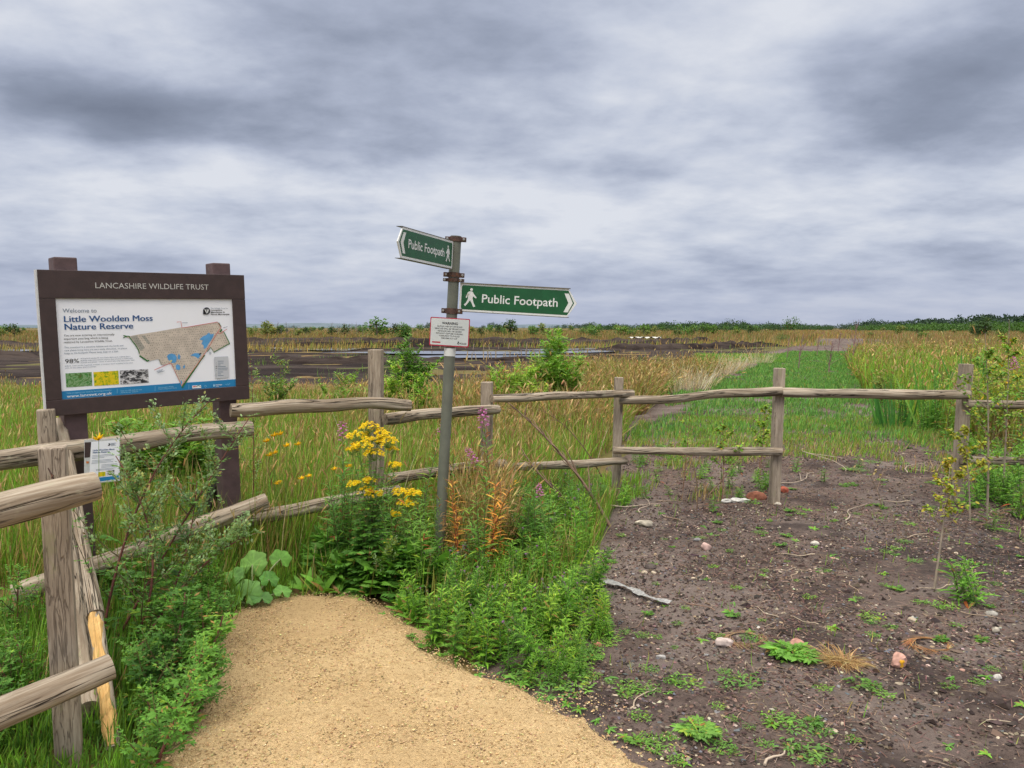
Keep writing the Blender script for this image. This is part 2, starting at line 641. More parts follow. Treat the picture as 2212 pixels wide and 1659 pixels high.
M['silver'] = plain('silver_lettering', (.48, .47, .45), .4, var=.05)
M['navy'] = plain('dark_blue_ink', (.012, .075, .23), .5, var=.05)
M['grey_ink'] = plain('grey_ink', (.14, .19, .26), .5, var=.05)
M['black_ink'] = plain('black_ink', (.015, .016, .02), .5, var=.05)
M['blue'] = plain('blue_band', (.012, .20, .44), .4, var=.05, scale=5)
M['pale_ink'] = plain('pale_blue_ink', (.28, .55, .72), .5, var=.03)
M['white_ink'] = plain('white_ink', (.74, .76, .78), .45, var=.03)
M['map_tan'] = plain('map_tan', (.54, .47, .40), .4, var=.12, scale=22)
M['map_grey'] = plain('map_grey', (.33, .32, .28), .4, var=.08)
M['map_dot'] = plain('map_dark_mark', (.12, .11, .08), .5)
M['map_red'] = plain('map_red', (.58, .11, .10), .5, var=.05)
M['map_green'] = plain('map_green', (.02, .14, .03), .5, var=.25, scale=90)
M['map_pond'] = plain('map_blue', (.09, .31, .60), .45, var=.1)
M['yellow'] = plain('map_yellow', (.72, .62, .14), .5)
M['sign_green'] = plain('sign_green', (.005, .085, .026), .35, var=.12, scale=14, dirt=((.04, .12, .06), 20, .60))
M['sign_white'] = plain('sign_white', (.66, .68, .68), .4, var=.05, scale=20, dirt=((.30, .29, .22), 16, .59))
M['sign_back'] = plain('aluminium_edge', (.16, .15, .14), .5, metal=.6, var=.25)
M['pole'] = plain('grey_painted_pole', (.135, .145, .118), .5, var=.13, scale=10, bump=.15, dirt=((.07, .065, .05), 14, .66))
M['rust'] = plain('rusty_clamp', (.07, .038, .03), .75, var=.45, scale=60, dirt=((.15, .055, .02), 40, .52))
M['bolt'] = plain('galvanised_bolt', (.36, .36, .35), .4, metal=.7)
M['warn_red'] = plain('red_border', (.42, .012, .045), .4, var=.06)
M['warn_face'] = plain('warning_face', (.58, .62, .63), .4, var=.04, scale=9)
M['plastic'] = plain('clear_grey_plastic', (.52, .53, .53), .3, var=.15, scale=40)
M['film'] = plain('torn_plastic_film', (.27, .27, .26), .35, var=.45, scale=50)
M['litter'] = plain('white_litter', (.56, .55, .51), .5, var=.1, scale=40)


def picture(name, stops, scale, dist=.6, stretch=(1, 1, 1)):
    m, t, b = mat(name)
    tcn = t.node('ShaderNodeTexCoord')
    n = t.noise(t.mapping(tcn.outputs['Object'], stretch), scale, 6, .65, dist=dist)
    t.l.new(t.ramp(n, stops), b.inputs['Base Color'])
    b.inputs['Roughness'].default_value = .4
    return m


M['pic_green'] = picture('leaf_picture', [(.3, (.01, .05, .01)), (.42, (.03, .2, .02)), (.5, (.25, .38, .2)), (.58, (.05, .2, .03)), (.7, (.12, .05, .02))], 28, 1.2)
M['pic_yellow'] = picture('flower_picture', [(.3, (.05, .16, .01)), (.42, (.2, .36, .0)), (.5, (.65, .50, .0)), (.62, (.72, .55, .01)), (.7, (.08, .2, .01))], 55, .5)
M['pic_bw'] = picture('cotton_grass_picture', [(.34, (.01, .01, .012)), (.46, (.03, .03, .035)), (.56, (.5, .5, .52)), (.68, (.75, .75, .76))], 40, .5, (1, 1, 1.8))


# ------------------------------------------------------------------ the setting
def structure(o, name=None):
    o['kind'] = 'structure'
    return o


def ground_mat():
    m, t, b = mat('field_soil')
    p = t.node('ShaderNodeNewGeometry').outputs['Position']
    a = t.noise(p, .035, 4, .6)
    c_ = t.noise(t.mapping(p, (.02, .12, 1)), 1.0, 5, .65)
    f = t.noise(p, 2.2, 6, .7)
    col = t.mix(t.maprange(c_, .42, .58), (.20, .13, .055), (.10, .115, .035))
    col = t.mix(t.maprange(a, .5, .62, 0, .7), col, (.26, .19, .09))
    col = t.mix(t.maprange(f, .35, .7, 0, .6), col, (.045, .04, .02))
    t.l.new(col, b.inputs['Base Color'])
    b.inputs['Roughness'].default_value = .95
    b.inputs['Specular IOR Level'].default_value = .1
    return m


def soil_mat():
    m, t, b = mat('peaty_soil')
    p = t.node('ShaderNodeNewGeometry').outputs['Position']
    a = t.noise(p, .55, 5, .6)
    f = t.noise(p, 9, 6, .7)
    g = t.noise(p, 55, 4, .7)
    col = t.mix(t.maprange(a, .4, .62), (.076, .054, .045), (.138, .103, .088))
    col = t.mix(t.maprange(f, .35, .68, 0, .75), col, (.165, .125, .108))
    col = t.mix(t.maprange(g, .5, .72, 0, .8), col, (.030, .021, .020))
    t.l.new(col, b.inputs['Base Color'])
    b.inputs['Roughness'].default_value = .9
    b.inputs['Specular IOR Level'].default_value = .2
    bn = t.node('ShaderNodeBump')
    big = t.noise(p, .9, 5, .65)
    col = t.mix(t.maprange(big, .50, .60, 0, .78), col, (.036, .026, .024))
    pale = t.noise(t.mapping(p, (1, 1, 1), (7, 3, 0)), .7, 5, .6)
    col = t.mix(t.maprange(pale, .48, .60, 0, .7), col, (.20, .162, .143))
    sx = t.node('ShaderNodeSeparateXYZ')
    t.l.new(p, sx.inputs[0])
    col = t.mix(t.math('MULTIPLY', t.maprange(sx.outputs[0], 2.2, 3.6, 0, .65), t.maprange(sx.outputs[1], 5.5, 7.5, 1, 0)), col, (.036, .030, .031))
    t.l.new(col, b.inputs['Base Color'])
    bn.inputs['Strength'].default_value = 1.0
    bn.inputs['Distance'].default_value = .035
    t.l.new(t.math('ADD', t.math('MULTIPLY', f, .7), t.math('MULTIPLY', g, .5)), bn.inputs['Height'])
    t.l.new(bn.outputs[0], b.inputs['Normal'])
    return m


def path_mat():
    m, t, b = mat('sandy_gravel')
    p = t.node('ShaderNodeNewGeometry').outputs['Position']
    a = t.noise(p, 1.1, 4, .6)
    f = t.noise(p, 28, 5, .7)
    v = t.node('ShaderNodeTexVoronoi', feature='DISTANCE_TO_EDGE')
    t.l.new(t.mapping(p, (1, 1, 1)), v.inputs['Vector'])
    v.inputs['Scale'].default_value = 95
    col = t.mix(t.maprange(a, .35, .65), (.495, .35, .18), (.575, .42, .225))
    col = t.mix(t.maprange(f, .4, .7, 0, .55), col, (.39, .265, .125))
    col = t.mix(t.maprange(t.noise(p, 70, 3, .6), .55, .67, 0, .75), col, (.22, .125, .05))
    t.l.new(col, b.inputs['Base Color'])
    b.inputs['Roughness'].default_value = .92
    b.inputs['Specular IOR Level'].default_value = .15
    bn = t.node('ShaderNodeBump')
    bn.inputs['Strength'].default_value = .8
    bn.inputs['Distance'].default_value = .011
    t.l.new(t.math('ADD', f, t.math('MULTIPLY', v.outputs['Distance'], 1.5)), bn.inputs['Height'])
    t.l.new(bn.outputs[0], b.inputs['Normal'])
    return m


def peat_mat():
    m, t, b = mat('wet_peat')
    p = t.node('ShaderNodeNewGeometry').outputs['Position']
    a = t.noise(t.mapping(p, (.05, .30, 1)), 1.0, 5, .65)
    f = t.noise(t.mapping(p, (.6, 2.2, 1)), 1.0, 5, .7)
    col = t.mix(t.maprange(a, .40, .60), (.022, .016, .015), (.062, .048, .042))
    col = t.mix(t.maprange(f, .45, .7, 0, .7), col, (.012, .009, .008))
    t.l.new(col, b.inputs['Base Color'])
    b.inputs['Roughness'].default_value = 1.0
    b.inputs['Specular IOR Level'].default_value = .08
    bn = t.node('ShaderNodeBump')
    bn.inputs['Strength'].default_value = 1
    bn.inputs['Distance'].default_value = .15
    t.l.new(f, bn.inputs['Height'])
    t.l.new(bn.outputs[0], b.inputs['Normal'])
    return m


def water_mat():
    m, t, b = mat('still_bog_water')
    b.inputs['Base Color'].default_value = (.02, .022, .022, 1)
    b.inputs['Roughness'].default_value = .08
    b.inputs['Specular IOR Level'].default_value = .6
    return m


def hill_mat():
    m, t, b = mat('hazed_upland')
    p = t.node('ShaderNodeNewGeometry').outputs['Position']
    col = t.mix(t.maprange(t.noise(p, .004, 4, .6), .4, .6), (.09, .13, .16), (.12, .16, .19))  # blue-grey of the distant haze put into the hill colour
    t.l.new(col, b.inputs['Base Color'])
    b.inputs['Roughness'].default_value = 1
    return m




def soil_z(x, y):      # the same lumps the soil sheet is built with
    r_ = .040
    return r_ * (vnoise(x, y, r_ * 14, 21) - .5) + r_ * .5 * (vnoise(x, y, r_ * 5, 22) - .5)


M['ground'], M['soil'], M['path'], M['peat'], M['water'] = ground_mat(), soil_mat(), path_mat(), peat_mat(), water_mat()
S6 = 9000.0
mb = MB()
mb.add([(-S6, -S6, -.045), (S6, -S6, -.045), (S6, S6, -.045), (-S6, S6, -.045)], [[0, 1, 2, 3]])
structure(mb.obj('ground', M['ground']))

# low hills on the far left horizon, distance haze painted in as blue-grey
mb = MB()
xs = np.linspace(-7000, 1200, 60)
hz = 46 + 24 * np.sin(xs / 700) + 20 * np.sin(xs / 333 + 1) + 60 * np.exp(-((xs + 5200) / 800) ** 2) - 0.012 * np.abs(xs + 2500)
V, Fq = [], []
for i, x in enumerate(xs):
    h = max(6, hz[i])
    V += [(x, 8000, -2), (x, 8200, h * .7), (x, 8500, h), (x, 8900, -2)]
for i in range(len(xs) - 1):
    for k in range(3):
        Fq.append([i * 4 + k, i * 4 + 4 + k, i * 4 + 5 + k, i * 4 + 1 + k])
mb.add(V, Fq)
structure(mb.obj('hills', hill_mat()))


def patch(name, m, poly, step, ztop, drop, soft, rough, seed, jag=.0, fine=.0):
    """ground sheet over an outline (metres) whose rim dips under its neighbours"""
    lo, hi = poly.min(0) - soft, poly.max(0) + soft
    nx, ny = int((hi[0] - lo[0]) / step) + 1, int((hi[1] - lo[1]) / step) + 1
    X, Y = np.meshgrid(np.linspace(lo[0], hi[0], nx), np.linspace(lo[1], hi[1], ny))
    P = np.stack([X.ravel(), Y.ravel()], -1)
    sd = polysd(P, poly) + jag * (vnoise(P[:, 0], P[:, 1], jag * 3 + .01, seed + 3) - .5) * 2 + jag * .6 * (vnoise(P[:, 0], P[:, 1], jag + .01, seed + 5) - .5) * 2
    t = np.clip(sd / soft + .5, 0, 1)
    z = ztop - drop * (1 - t * t * (3 - 2 * t)) + rough * (vnoise(P[:, 0], P[:, 1], rough * 14, seed) - .5) + rough * .5 * (vnoise(P[:, 0], P[:, 1], rough * 5, seed + 1) - .5)
    if fine:
        z += fine * (np.random.default_rng(seed).random(len(z)) - .5)
    keep = sd > -soft * .7
    i, j = np.meshgrid(np.arange(ny - 1), np.arange(nx - 1), indexing='ij')
    a = (i * nx + j).ravel()
    q = np.stack([a, a + 1, a + nx + 1, a + nx], -1)
    q = q[keep[q].any(1)]
    used = np.unique(q)
    remap = np.zeros(len(P), int)
    remap[used] = np.arange(len(used))
    b = MB()
    b.add(np.column_stack([P, z])[used], remap[q])
    return structure(b.obj(name, m))


PATH = gpoly([(330, 1740), (345, 1640), (395, 1520), (385, 1420), (430, 1345), (525, 1300), (640, 1287), (760, 1287), (830, 1308), (880, 1352), (905, 1392),
              (1000, 1432), (1070, 1466), (1180, 1508), (1268, 1556), (1365, 1615), (1480, 1700)])
PATH = np.concatenate([PATH, [[.95, 1.7], [1.3, .5], [1.6, -3.5], [-1.7, -3.5], [-1.5, .8], [-1.32, 1.9]]])
# peaty trodden ground on the right, through the gap and on along the track
SOIL = np.concatenate([gpoly([(1150, 1540), (1020, 1450), (1030, 1370), (1180, 1320), (1200, 1220), (1290, 1120), (1330, 1090), (1340, 1050), (1350, 1000), (1370, 960)]),
                       [[2.6, 12.0], [4.6, 18.9], [7.3, 25], [8.6, 25], [7.0, 16], [7.2, 11.5], [9.5, 9.5], [12, 7], [8, -2], [1.2, -2], [.6, 1.6]]])
patch('soil', M['soil'], SOIL, .045, 0.0, .075, .35, .040, 21, .12, .010)
patch('path', M['path'], PATH, .04, .022, .075, .22, .012, 31, .05, .003)
# worn brown edge and green sward of the track running off to the horizon
TRACK = np.array([[2.0, 11.5], [4.0, 18.6], [10.8, 34], [18, 50], [45, 108], [52, 108], [26, 52], [16, 34.5], [9.6, 19.5], [7.2, 12]])
patch('track', M['soil'], np.array([[1.4, 10.2], [3.2, 17], [9.6, 34], [17, 50], [46, 112], [54, 112], [27, 52], [16.6, 34], [10.2, 19], [7.4, 11.5]]), .35, .006, .08, .8, .03, 41, .3)
PEAT = np.array([[-75, 24], [-30, 21.5], [-14, 20.5], [-5, 21], [2.2, 24], [6.2, 29], [10, 37], [14, 45], [20, 60], [10, 74], [-20, 80], [-75, 84]], float)
patch('peat', M['peat'], PEAT, .7, -.02, .1, 2.5, .12, 51, 1.2)


def pool(pts, seed):
    P = []
    p = [gr(*q)[:2] for q in pts]
    for i in range(len(p)):
        a, b_ = np.array(p[i]), np.array(p[(i + 1) % len(p)])
        for k in range(5):
            w = a + (b_ - a) * k / 5
            P.append(w + (vnoise(w[0], w[1], 1.5, seed) - .5) * np.array([1.0, .7]))
    b = MB()
    b.add([(x, y, .055) for x, y in P], [list(range(len(P)))])
    return structure(b.obj('water', M['water']))


pool([(560, 752), (700, 751.5), (790, 755), (740, 759), (620, 757)], 1)
pool([(690, 763), (900, 760), (1160, 761), (1330, 757), (1330, 761.5), (1150, 767), (880, 766.5)], 2)
pool([(840, 771), (1000, 769.5), (1250, 770), (1240, 773), (960, 775)], 3)
pool([(1120, 757), (1290, 753), (1300, 756), (1150, 759)], 4)
pool([(-260, 757), (60, 756), (70, 760), (-250, 763)], 5)


# ------------------------------------------------------------------ bunds across the peat
def bund(pts, h, w, seed, name='bank'):
    g = [np.array(gr(*q)[:2]) for q in pts]
    L = []
    for a, b_ in zip(g[:-1], g[1:]):
        for k in range(24):
            L.append(a + (b_ - a) * k / 24)
    L.append(g[-1])
    L = np.array(L)
    V, Fq = [], []
    prof = [(-1, -.06), (-.6, .55), (-.2, .95), (.2, 1), (.6, .6), (1, -.06)]
    for i, p in enumerate(L):
        fade = min(1, i / 8, (len(L) - 1 - i) / 8)
        for k, (s, hh) in enumerate(prof):
            nz = vnoise(p[0] * 1.3 + k * 3, p[1] + k * 5, .9, seed)
            V.append((p[0] + .3 * nz, p[1] + s * w * (.7 + .6 * nz), (h * hh * (.45 + nz * 1.0) + .02) * fade - .06))
    for i in range(len(L) - 1):
        for k in range(5):
            Fq.append([i * 6 + k, i * 6 + 6 + k, i * 6 + 7 + k, i * 6 + 1 + k])
    b = MB()
    b.add(V, Fq)
    return structure(b.obj(name, M['peat']))


bund([(420, 741), (800, 740), (1130, 742), (1400, 743), (1560, 738)], .55, 2.2, 3)
bund([(500, 749), (900, 748), (1250, 749)], .35, 1.0, 4)
bund([(540, 781), (700, 783), (900, 781), (1000, 778)], .30, .8, 5)
bund([(1010, 778), (1200, 775), (1350, 768)], .16, .6, 6)
bund([(1250, 757), (1500, 752), (1700, 746)], .45, 1.2, 7)
bund([(-200, 770), (100, 771)], .4, 1.2, 8)
bund([(-200, 748), (100, 748)], .5, 2.0, 9)


# ------------------------------------------------------------------ fence
def log(parent, p0, p1, r0, r1=None, seed=0, sag=0.0, name='rail', sides=36, taper_end=False, wavy=.012):
    rng = np.random.default_rng(seed)
    p0, p1 = np.array(p0), np.array(p1)
    r1 = r1 or r0
    n = max(10, int(np.linalg.norm(p1 - p0) / .07))
    t = np.linspace(0, 1, n)
    pts = p0 + (p1 - p0) * t[:, None]
    ph = rng.random(6) * 6
    pts[:, 2] += -sag * 4 * t * (1 - t) + wavy * (np.sin(t * 5 + ph[0]) - np.sin(ph[0]) * (1 - t) - np.sin(5 + ph[0]) * t)
    pts[:, 2] += wavy * .4 * np.sin(t * 13 + ph[1])
    r = (r0 + (r1 - r0) * t) * (1 + .05 * np.sin(t * 9 + ph[2]) + .03 * np.sin(t * 23 + ph[3]))
    r[0] *= .96
    r[-1] *= .96
    b = MB()
    tube(b, pts, r, sides, mat=0, capmat=1, wob=.05, rng=rng, off=tuple(rng.random(3) * 40))
    return b.obj(name, [M['log'], M['log_end']], parent)


def fence_post(parent, base, top, w, seed, d=None, rz=.0):
    """sawn square post; rises from below the ground to `top`"""
    rng = np.random.default_rng(seed)
    b = MB()
    h = top.z + .12
    d = d or w
    box(b, (-w / 2, -d / 2, 0), (w / 2, d / 2, h), bev=.006, off=tuple(rng.random(3) * 30))
    o = b.obj('post', M['post'], parent, smooth=False)
    o.location = (base.x, base.y, -.12)
    o.rotation_euler = (-(top.y - base.y) / h, (top.x - base.x) / h, rz + rng.normal() * .06)
    return o


def post_at(parent, px_top, py_top, Y, w, seed, lean=0.0, d=None):
    top = at(px_top, py_top, Y)
    base = Vector((top.x - lean, top.y, 0))
    return fence_post(parent, base, top, w, seed, d)


far = thing('wooden_fence', 'weathered post and rail fence running from the brown board across to the right edge', 'fence', (0, 0, 0))
post_at(far, 812, 755, 5.50, .095, 1, .012)
post_at(far, 1052, 825, 6.22, .09, 2, .01)
post_at(far, 1337, 815, 7.12, .08, 3, .02)
post_at(far, 1684, 795, 6.85, .083, 4, .02)
post_at(far, 2087, 786, 7.02, .092, 5, .03)
post_at(far, 2500, 800, 7.1, .09, 6)
RR = [((498, 884, 4.80), (886, 874, 5.40), .050, .044), ((832, 905, 5.42), (1076, 884, 6.12), .046, .041), ((1062, 861, 6.14), (1366, 851, 7.03), .039, .037),
      ((1338, 866, 7.0), (1690, 846, 6.76), .040, .043), ((1688, 848, 6.76), (2092, 853, 6.92), .044, .048), ((2088, 871, 6.93), (2520, 880, 7.0), .044, .044),
      ((512, 1128, 4.82), (862, 1060, 5.40), .052, .045), ((832, 1036, 5.40), (1090, 1000, 6.12), .046, .042), ((1112, 1008, 6.24), (1350, 995, 7.03), .038, .04),
      ((1325, 973, 7.0), (1690, 974, 6.76), .037, .041), ((2078, 994, 6.93), (2520, 1004, 7.0), .042, .042)]
for i, (a, b_, r0, r1) in enumerate(RR):
    log(far, at(*a), at(*b_), r0 * .93, r1 * .93, 40 + i, wavy=.014 if i in (3, 0) else .005)

near = thing('wooden_fence', 'grey post and rail fence at the left edge crossing in front of the brown board', 'fence', (0, 0, 0))
fence_post(near, Vector((-1.665, 2.75, 0)), Vector((-1.675, 2.75, at(111, 967, 2.72).z)), .088, 7, rz=math.radians(29))
fence_post(near, Vector((-2.52, 4.12, 0)), at(100, 884, 4.12), .085, 8, rz=math.radians(29))
NR = [((208, 1051, 2.66), (-90, 1122, 2.36), .053, .064), ((240, 1438, 2.68), (-110, 1585, 2.34), .052, .066),
      ((-60, 1000, 3.85), (542, 923, 4.80), .060, .050), ((30, 1287, 4.05), (576, 1080, 4.76), .056, .048)]
for i, (a, b_, r0, r1) in enumerate(NR):
    q0, q1 = at(*a), at(*b_)
    if i < 2:                                                # these two run on past the edge of the view to the next post
        q1 = q0 + (q1 - q0) * 4.0
    log(near, q0, q1, r0, r1, 60 + i, wavy=.010 if i == 2 else .004)
fence_post(near, Vector((-2.62, 1.66, 0)), Vector((-2.62, 1.66, 1.22)), .088, 9, rz=math.radians(40))
log(near, at(192, 1535, 2.92), at(150, 1180, 4.05), .052, .046, 66, name='rail')
# nail head on the near post
b = MB()
tube(b, [(-1.650, 2.700, 1.07), (-1.640, 2.680, 1.068)], [.004, .004], 8, (.1, .05, .03))
tube(b, [(-1.660, 2.690, 1.10), (-1.648, 2.690, 1.075), (-1.632, 2.698, 1.03)], [.002, .003, .002], 5, (.1, .05, .03))
b.obj('nail', M['rust'], near)

# the split rail that has dropped against the fence, fresh yellow wood where it broke
br = thing('broken_rail', 'broken rail with fresh yellow split wood propped against the near fence', 'fence rail')
pa, pb, pc = np.array(at(128, 912, 4.30)), np.array(at(206, 1330, 3.30)), np.array(at(246, 1622, 2.78))
b = MB()
tt = np.linspace(0, 1, 14)[:, None]
tube(b, pa + (pb - pa) * tt, .036 + .004 * np.sin(tt[:, 0] * 7), 12, capmat=1, wob=.04, rng=np.random.default_rng(5), off=(3, 9, 2))
tube(b, pb + (pc - pb) * tt, .030, 12, capmat=1, wob=.05, rng=np.random.default_rng(6), off=(5, 1, 2))
b.obj('rail', [M['log'], M['log_end']], br)
b = MB()
ax = unit(pc - pb)
camdir = unit(np.array([0.35, -1, .25]))
side = unit(np.cross(ax, camdir))
nrm = np.cross(side, ax)
rng = np.random.default_rng(9)
V, Fq, Gr = [], [], []
R_ = 26
for i in range(R_):
    t = i / (R_ - 1)
    c = pb + (pc - pb) * (t * .98 + .01) - ax * 0
    w = .026 * (1 + .12 * math.sin(t * 17) + .06 * rng.normal())
    for k, (s, o_) in enumerate(((-1, .004), (-.75, .026), (-.1, .036), (.4, .034), (.9, .022), (1, .004))):
        q = c + side * s * w + nrm * (o_ + .003 * rng.normal())
        V.append(q)
        Gr.append((t * .6, s * w, o_ + 3))
for i in range(R_ - 1):
    for k in range(5):
        Fq.append([i * 6 + k, i * 6 + k + 1, i * 6 + 7 + k, i * 6 + 6 + k])
Fq += [[0, 1, 2, 3, 4, 5][::-1], [(R_ - 1) * 6 + k for k in range(6)]]
b.add(V, Fq, grain=np.array(Gr))
b.obj('split_face', M['fresh'], br, smooth=False)


# ------------------------------------------------------------------ welcome board
def homography(src, dst):
    A = []
    for (x, y), (u, v) in zip(src, dst):
        A.append([x, y, 1, 0, 0, 0, -u * x, -u * y, -u])
        A.append([0, 0, 0, x, y, 1, -v * x, -v * y, -v])
    h = np.linalg.svd(np.array(A, float))[2][-1].reshape(3, 3)
    return lambda x, y: tuple((h @ [x, y, 1])[:2] / (h @ [x, y, 1])[2])


BW, BZ0, BZ1 = 1.160, 1.100, 1.900
Hb = homography([(87.9, 676.1), (605.7, 695.9), (622.8, 1003.8), (111.8, 1043.7)], [(0, BZ1), (BW, BZ1), (BW, BZ0), (0, BZ0)])


def P1(x, y):        # from the close-up used to survey the frame
    return Hb(x / 3.687 + 60, y / 3.687 + 620)


def P4(x, y):        # from the close-up used to survey the panel
    return Hb(x / 4.809 + 140, y / 4.809 + 740)


pl = at(87.9 * .864, 676.1 * .864, 4.136)
pr = at(605.7 * .864, 695.9 * .864, 4.937)
brd = thing('information_board', 'brown framed welcome board with a white map panel on two brown posts behind the fence', 'sign board',
            (0, 0, 0), math.atan2(pr.y - pl.y, pr.x - pl.x))
lean = math.radians(1.2)
brd.rotation_euler = (0, -lean, brd.rotation_euler.z)
off = Matrix.Rotation(brd.rotation_euler.z, 4, 'Z') @ Matrix.Rotation(-lean, 4, 'Y') @ Vector((0, 0, BZ1))
brd.location = (pl.x - off.x, pl.y - off.y, (pl.z + pr.z) / 2 - off.z)
px0, pz1 = P1(281, 473)
px1, pz0 = P1(1945, 1300)
pz0 = (pz0 + P1(340, 1403)[1]) / 2
px0 = (px0 + P1(340, 1403)[0]) / 2
px1 = (px1 + P1(1916, 490)[0]) / 2
b = MB()
box(b, (.004, -.022, pz1), (BW, .014, BZ1), bev=.003, long=0)
box(b, (.004, -.022, BZ0), (BW, .014, pz0), bev=.003, long=0)
box(b, (.004, -.0215, pz0 + .0005), (px0, .014, pz1 - .0005), bev=.003, long=2)
box(b, (px1, -.0215, pz0 + .0005), (BW, .014, pz1 - .0005), bev=.003, long=2)
fr = b.obj('frame', M['board'], brd, smooth=False)
b = MB()
box(b, (0, .0145, BZ0 + .002), (BW - .001, .024, BZ1 - .002))
box(b, (-.004, -.019, BZ0 + .001), (.0035, .0140, BZ1 - .001))
b.obj('backing_sheet', M['edge'], brd, smooth=False)
for x, w in ((.155, .118), (1.035, .115)):
    b = MB()
    box(b, (x - w / 2, .0245, -.35), (x + w / 2, .0245 + w, BZ1 + .075), bev=.008)
    p = b.obj('post', M['bpost'], brd, smooth=False)
    # raking brace behind each post
    b = MB()
    pts = [(x, .10, .62), (x, .52, .02), (x, .60, -.1)]
    for k in range(1):
        a0, a1 = np.array([x, .14, .66]), np.array([x, .62, -.08])
        d_ = unit(a1 - a0)
        nn = np.array([0, -d_[2], d_[1]])
        V = []
        for q in (a0, a1):
            for sx_, sn in ((-.045, -.045), (.045, -.045), (.045, .045), (-.045, .045)):
                V.append(q + np.array([sx_, 0, 0]) + nn * sn)
        b.add(V, [[0, 1, 2, 3][::-1], [4, 5, 6, 7], [0, 1, 5, 4], [1, 2, 6, 5], [2, 3, 7, 6], [3, 0, 4, 7]])
    b.obj('brace', M['brace'], brd, smooth=False)
b = MB()
box(b, (1.035 - .066, .018, .02), (1.035 - .058, .10, .22))
tube(b, [(1.035 - .0665, .06, .16), (1.035 - .072, .06, .16)], .008, 8)
b.obj('bracket', M['bolt'], brd, smooth=False)
text('LANCASHIRE WILDLIFE TRUST', 'heading', M['silver'], brd, (0, -.0235, P1(640, 385)[1] + .001), abs(P1(640, 330)[1] - P1(640, 382)[1]) * 1.0,
     width=P1(1680, 380)[0] - P1(640, 380)[0]).location.x = P1(640, 380)[0]

# the printed panel and everything printed on it
b = MB()
box(b, (px0 - .001, -.010, pz0 - .001), (px1 + .001, .0120, pz1 + .001))
panel = b.obj('panel', M['white'], brd, smooth=False)
FY = -.0108
LAY = [0]


def lay():
    LAY[0] += 1
    return FY - .00028 * LAY[0]


def flat(name, polys, m, y=None, parent=None):
    y = lay() if y is None else y
    b_ = MB()
    for p_ in polys:
        prism(b_, p_, y, y + .0002)
    return b_.obj(name, m, parent or panel, smooth=False)


bl = [P4(58, 1140), P4(1450, 1075), P4(2150, 1040)]
zb = sum(q[1] for q in bl) / 3
flat('blue_band', [[(px0 + .001, pz0 + .001), (px1 - .001, pz0 + .001), (px1 - .001, zb), (px0 + .001, zb)]], M['blue'])


def line(body, x0, y0, x1, cap, m, bold=0.0, name='lettering', P=P4, heavy=0.0):
    """one printed line: baseline start (x0, y0), end x1, cap height in survey pixels"""
    a = P(x0, y0)
    e = P(x1, y0)
    h = abs(P(x0, y0 - cap)[1] - P(x0, y0)[1])
    return text(body, name, m, panel, (a[0], FY - .0015, a[1]), h, width=(e[0] - a[0]) if x1 else None, bold=bold, heavy=heavy)


line('Welcome to', 72, 210, 480, 50, M['grey_ink'])
line('Little Woolden Moss', 78, 322, 1142, 74, M['navy'], heavy=.0022)
line('Nature Reserve', 85, 416, 908, 74, M['navy'], heavy=.0022)
for i, s_ in enumerate(('You are now entering an internationally', 'important peat bog which is being', 'restored by Lancashire Wildlife Trust.')):
    line(s_, 85, 495 + i * 40, (695, 615, 668)[i], 24, M['black_ink'])
for i, s_ in enumerate(('The mossland is a sensitive habitat and the birds and', 'rare plants living here are very easily disturbed, so please', 'keep to the footpath! Please keep dogs on a lead.')):
    line(s_, 90, 637 + i * 35, (800, 845, 742)[i], 20, M['grey_ink'])
line('98%', 97, 818, 265, 52, M['black_ink'])
for i, s_ in enumerate(('of lowland peatlands have been destroyed, making this a', 'globally important nature reserve that is home to many wild', 'animals and plants \u2013 some of which you may have never seen')):
    line(s_, 285, 768 + i * 26 - i * 2, (885, 912, 935)[i], 14, M['grey_ink'])
for i, s_ in enumerate(('before. Look out for bog bush crickets, a common lizard scuttling across your', 'path, or the cotton grass in bloom.')):
    line(s_, 98, 856 + i * 25, (918, 475)[i], 14, M['grey_ink'])
for (a0, a1, a2, a3), mm, nm in (((103, 938, 428, 1096), 'pic_green', 'leaf_picture'), ((440, 925, 750, 1082), 'pic_yellow', 'flower_picture'), ((758, 910, 1110, 1066), 'pic_bw', 'cotton_grass_picture')):
    u0, w1 = P4(a0, a1)
    u1, w0 = P4(a2, a3)
    w1 = .5 * (w1 + P4(a2, a1 - 12)[1])
    w0 = .5 * (w0 + P4(a0, a3 + 6)[1])
    flat(nm, [[(u0, w0), (u1, w0), (u1, w1), (u0, w1)]], M[mm])
MAPP = [(800, 500), (870, 500), (1000, 478), (1200, 450), (1490, 402), (1510, 405), (1930, 345), (1970, 405), (2000, 460), (2080, 600), (1890, 700), (1855, 640), (1790, 712), (1700, 830),
        (1505, 1110), (1375, 835), (1340, 838), (1270, 850), (1235, 775), (1110, 800), (1000, 735), (985, 690), (940, 600), (890, 530)]
mp = [P4(*q) for q in MAPP]
flat('map_land', [mp], M['map_tan'])
flat('map_grey_strips', [[P4(*q) for q in pp] for pp in ([(885, 505), (960, 492), (1060, 640), (1010, 680)], [(1020, 500), (1060, 494), (1130, 590), (1100, 600)], [(1270, 845), (1240, 778), (1222, 780), (1255, 850)])], M['map_grey'])
mpa = np.array(mp)
dots = []
rng = np.random.default_rng(3)
lo, hi = mpa.min(0), mpa.max(0)
nrow = 26
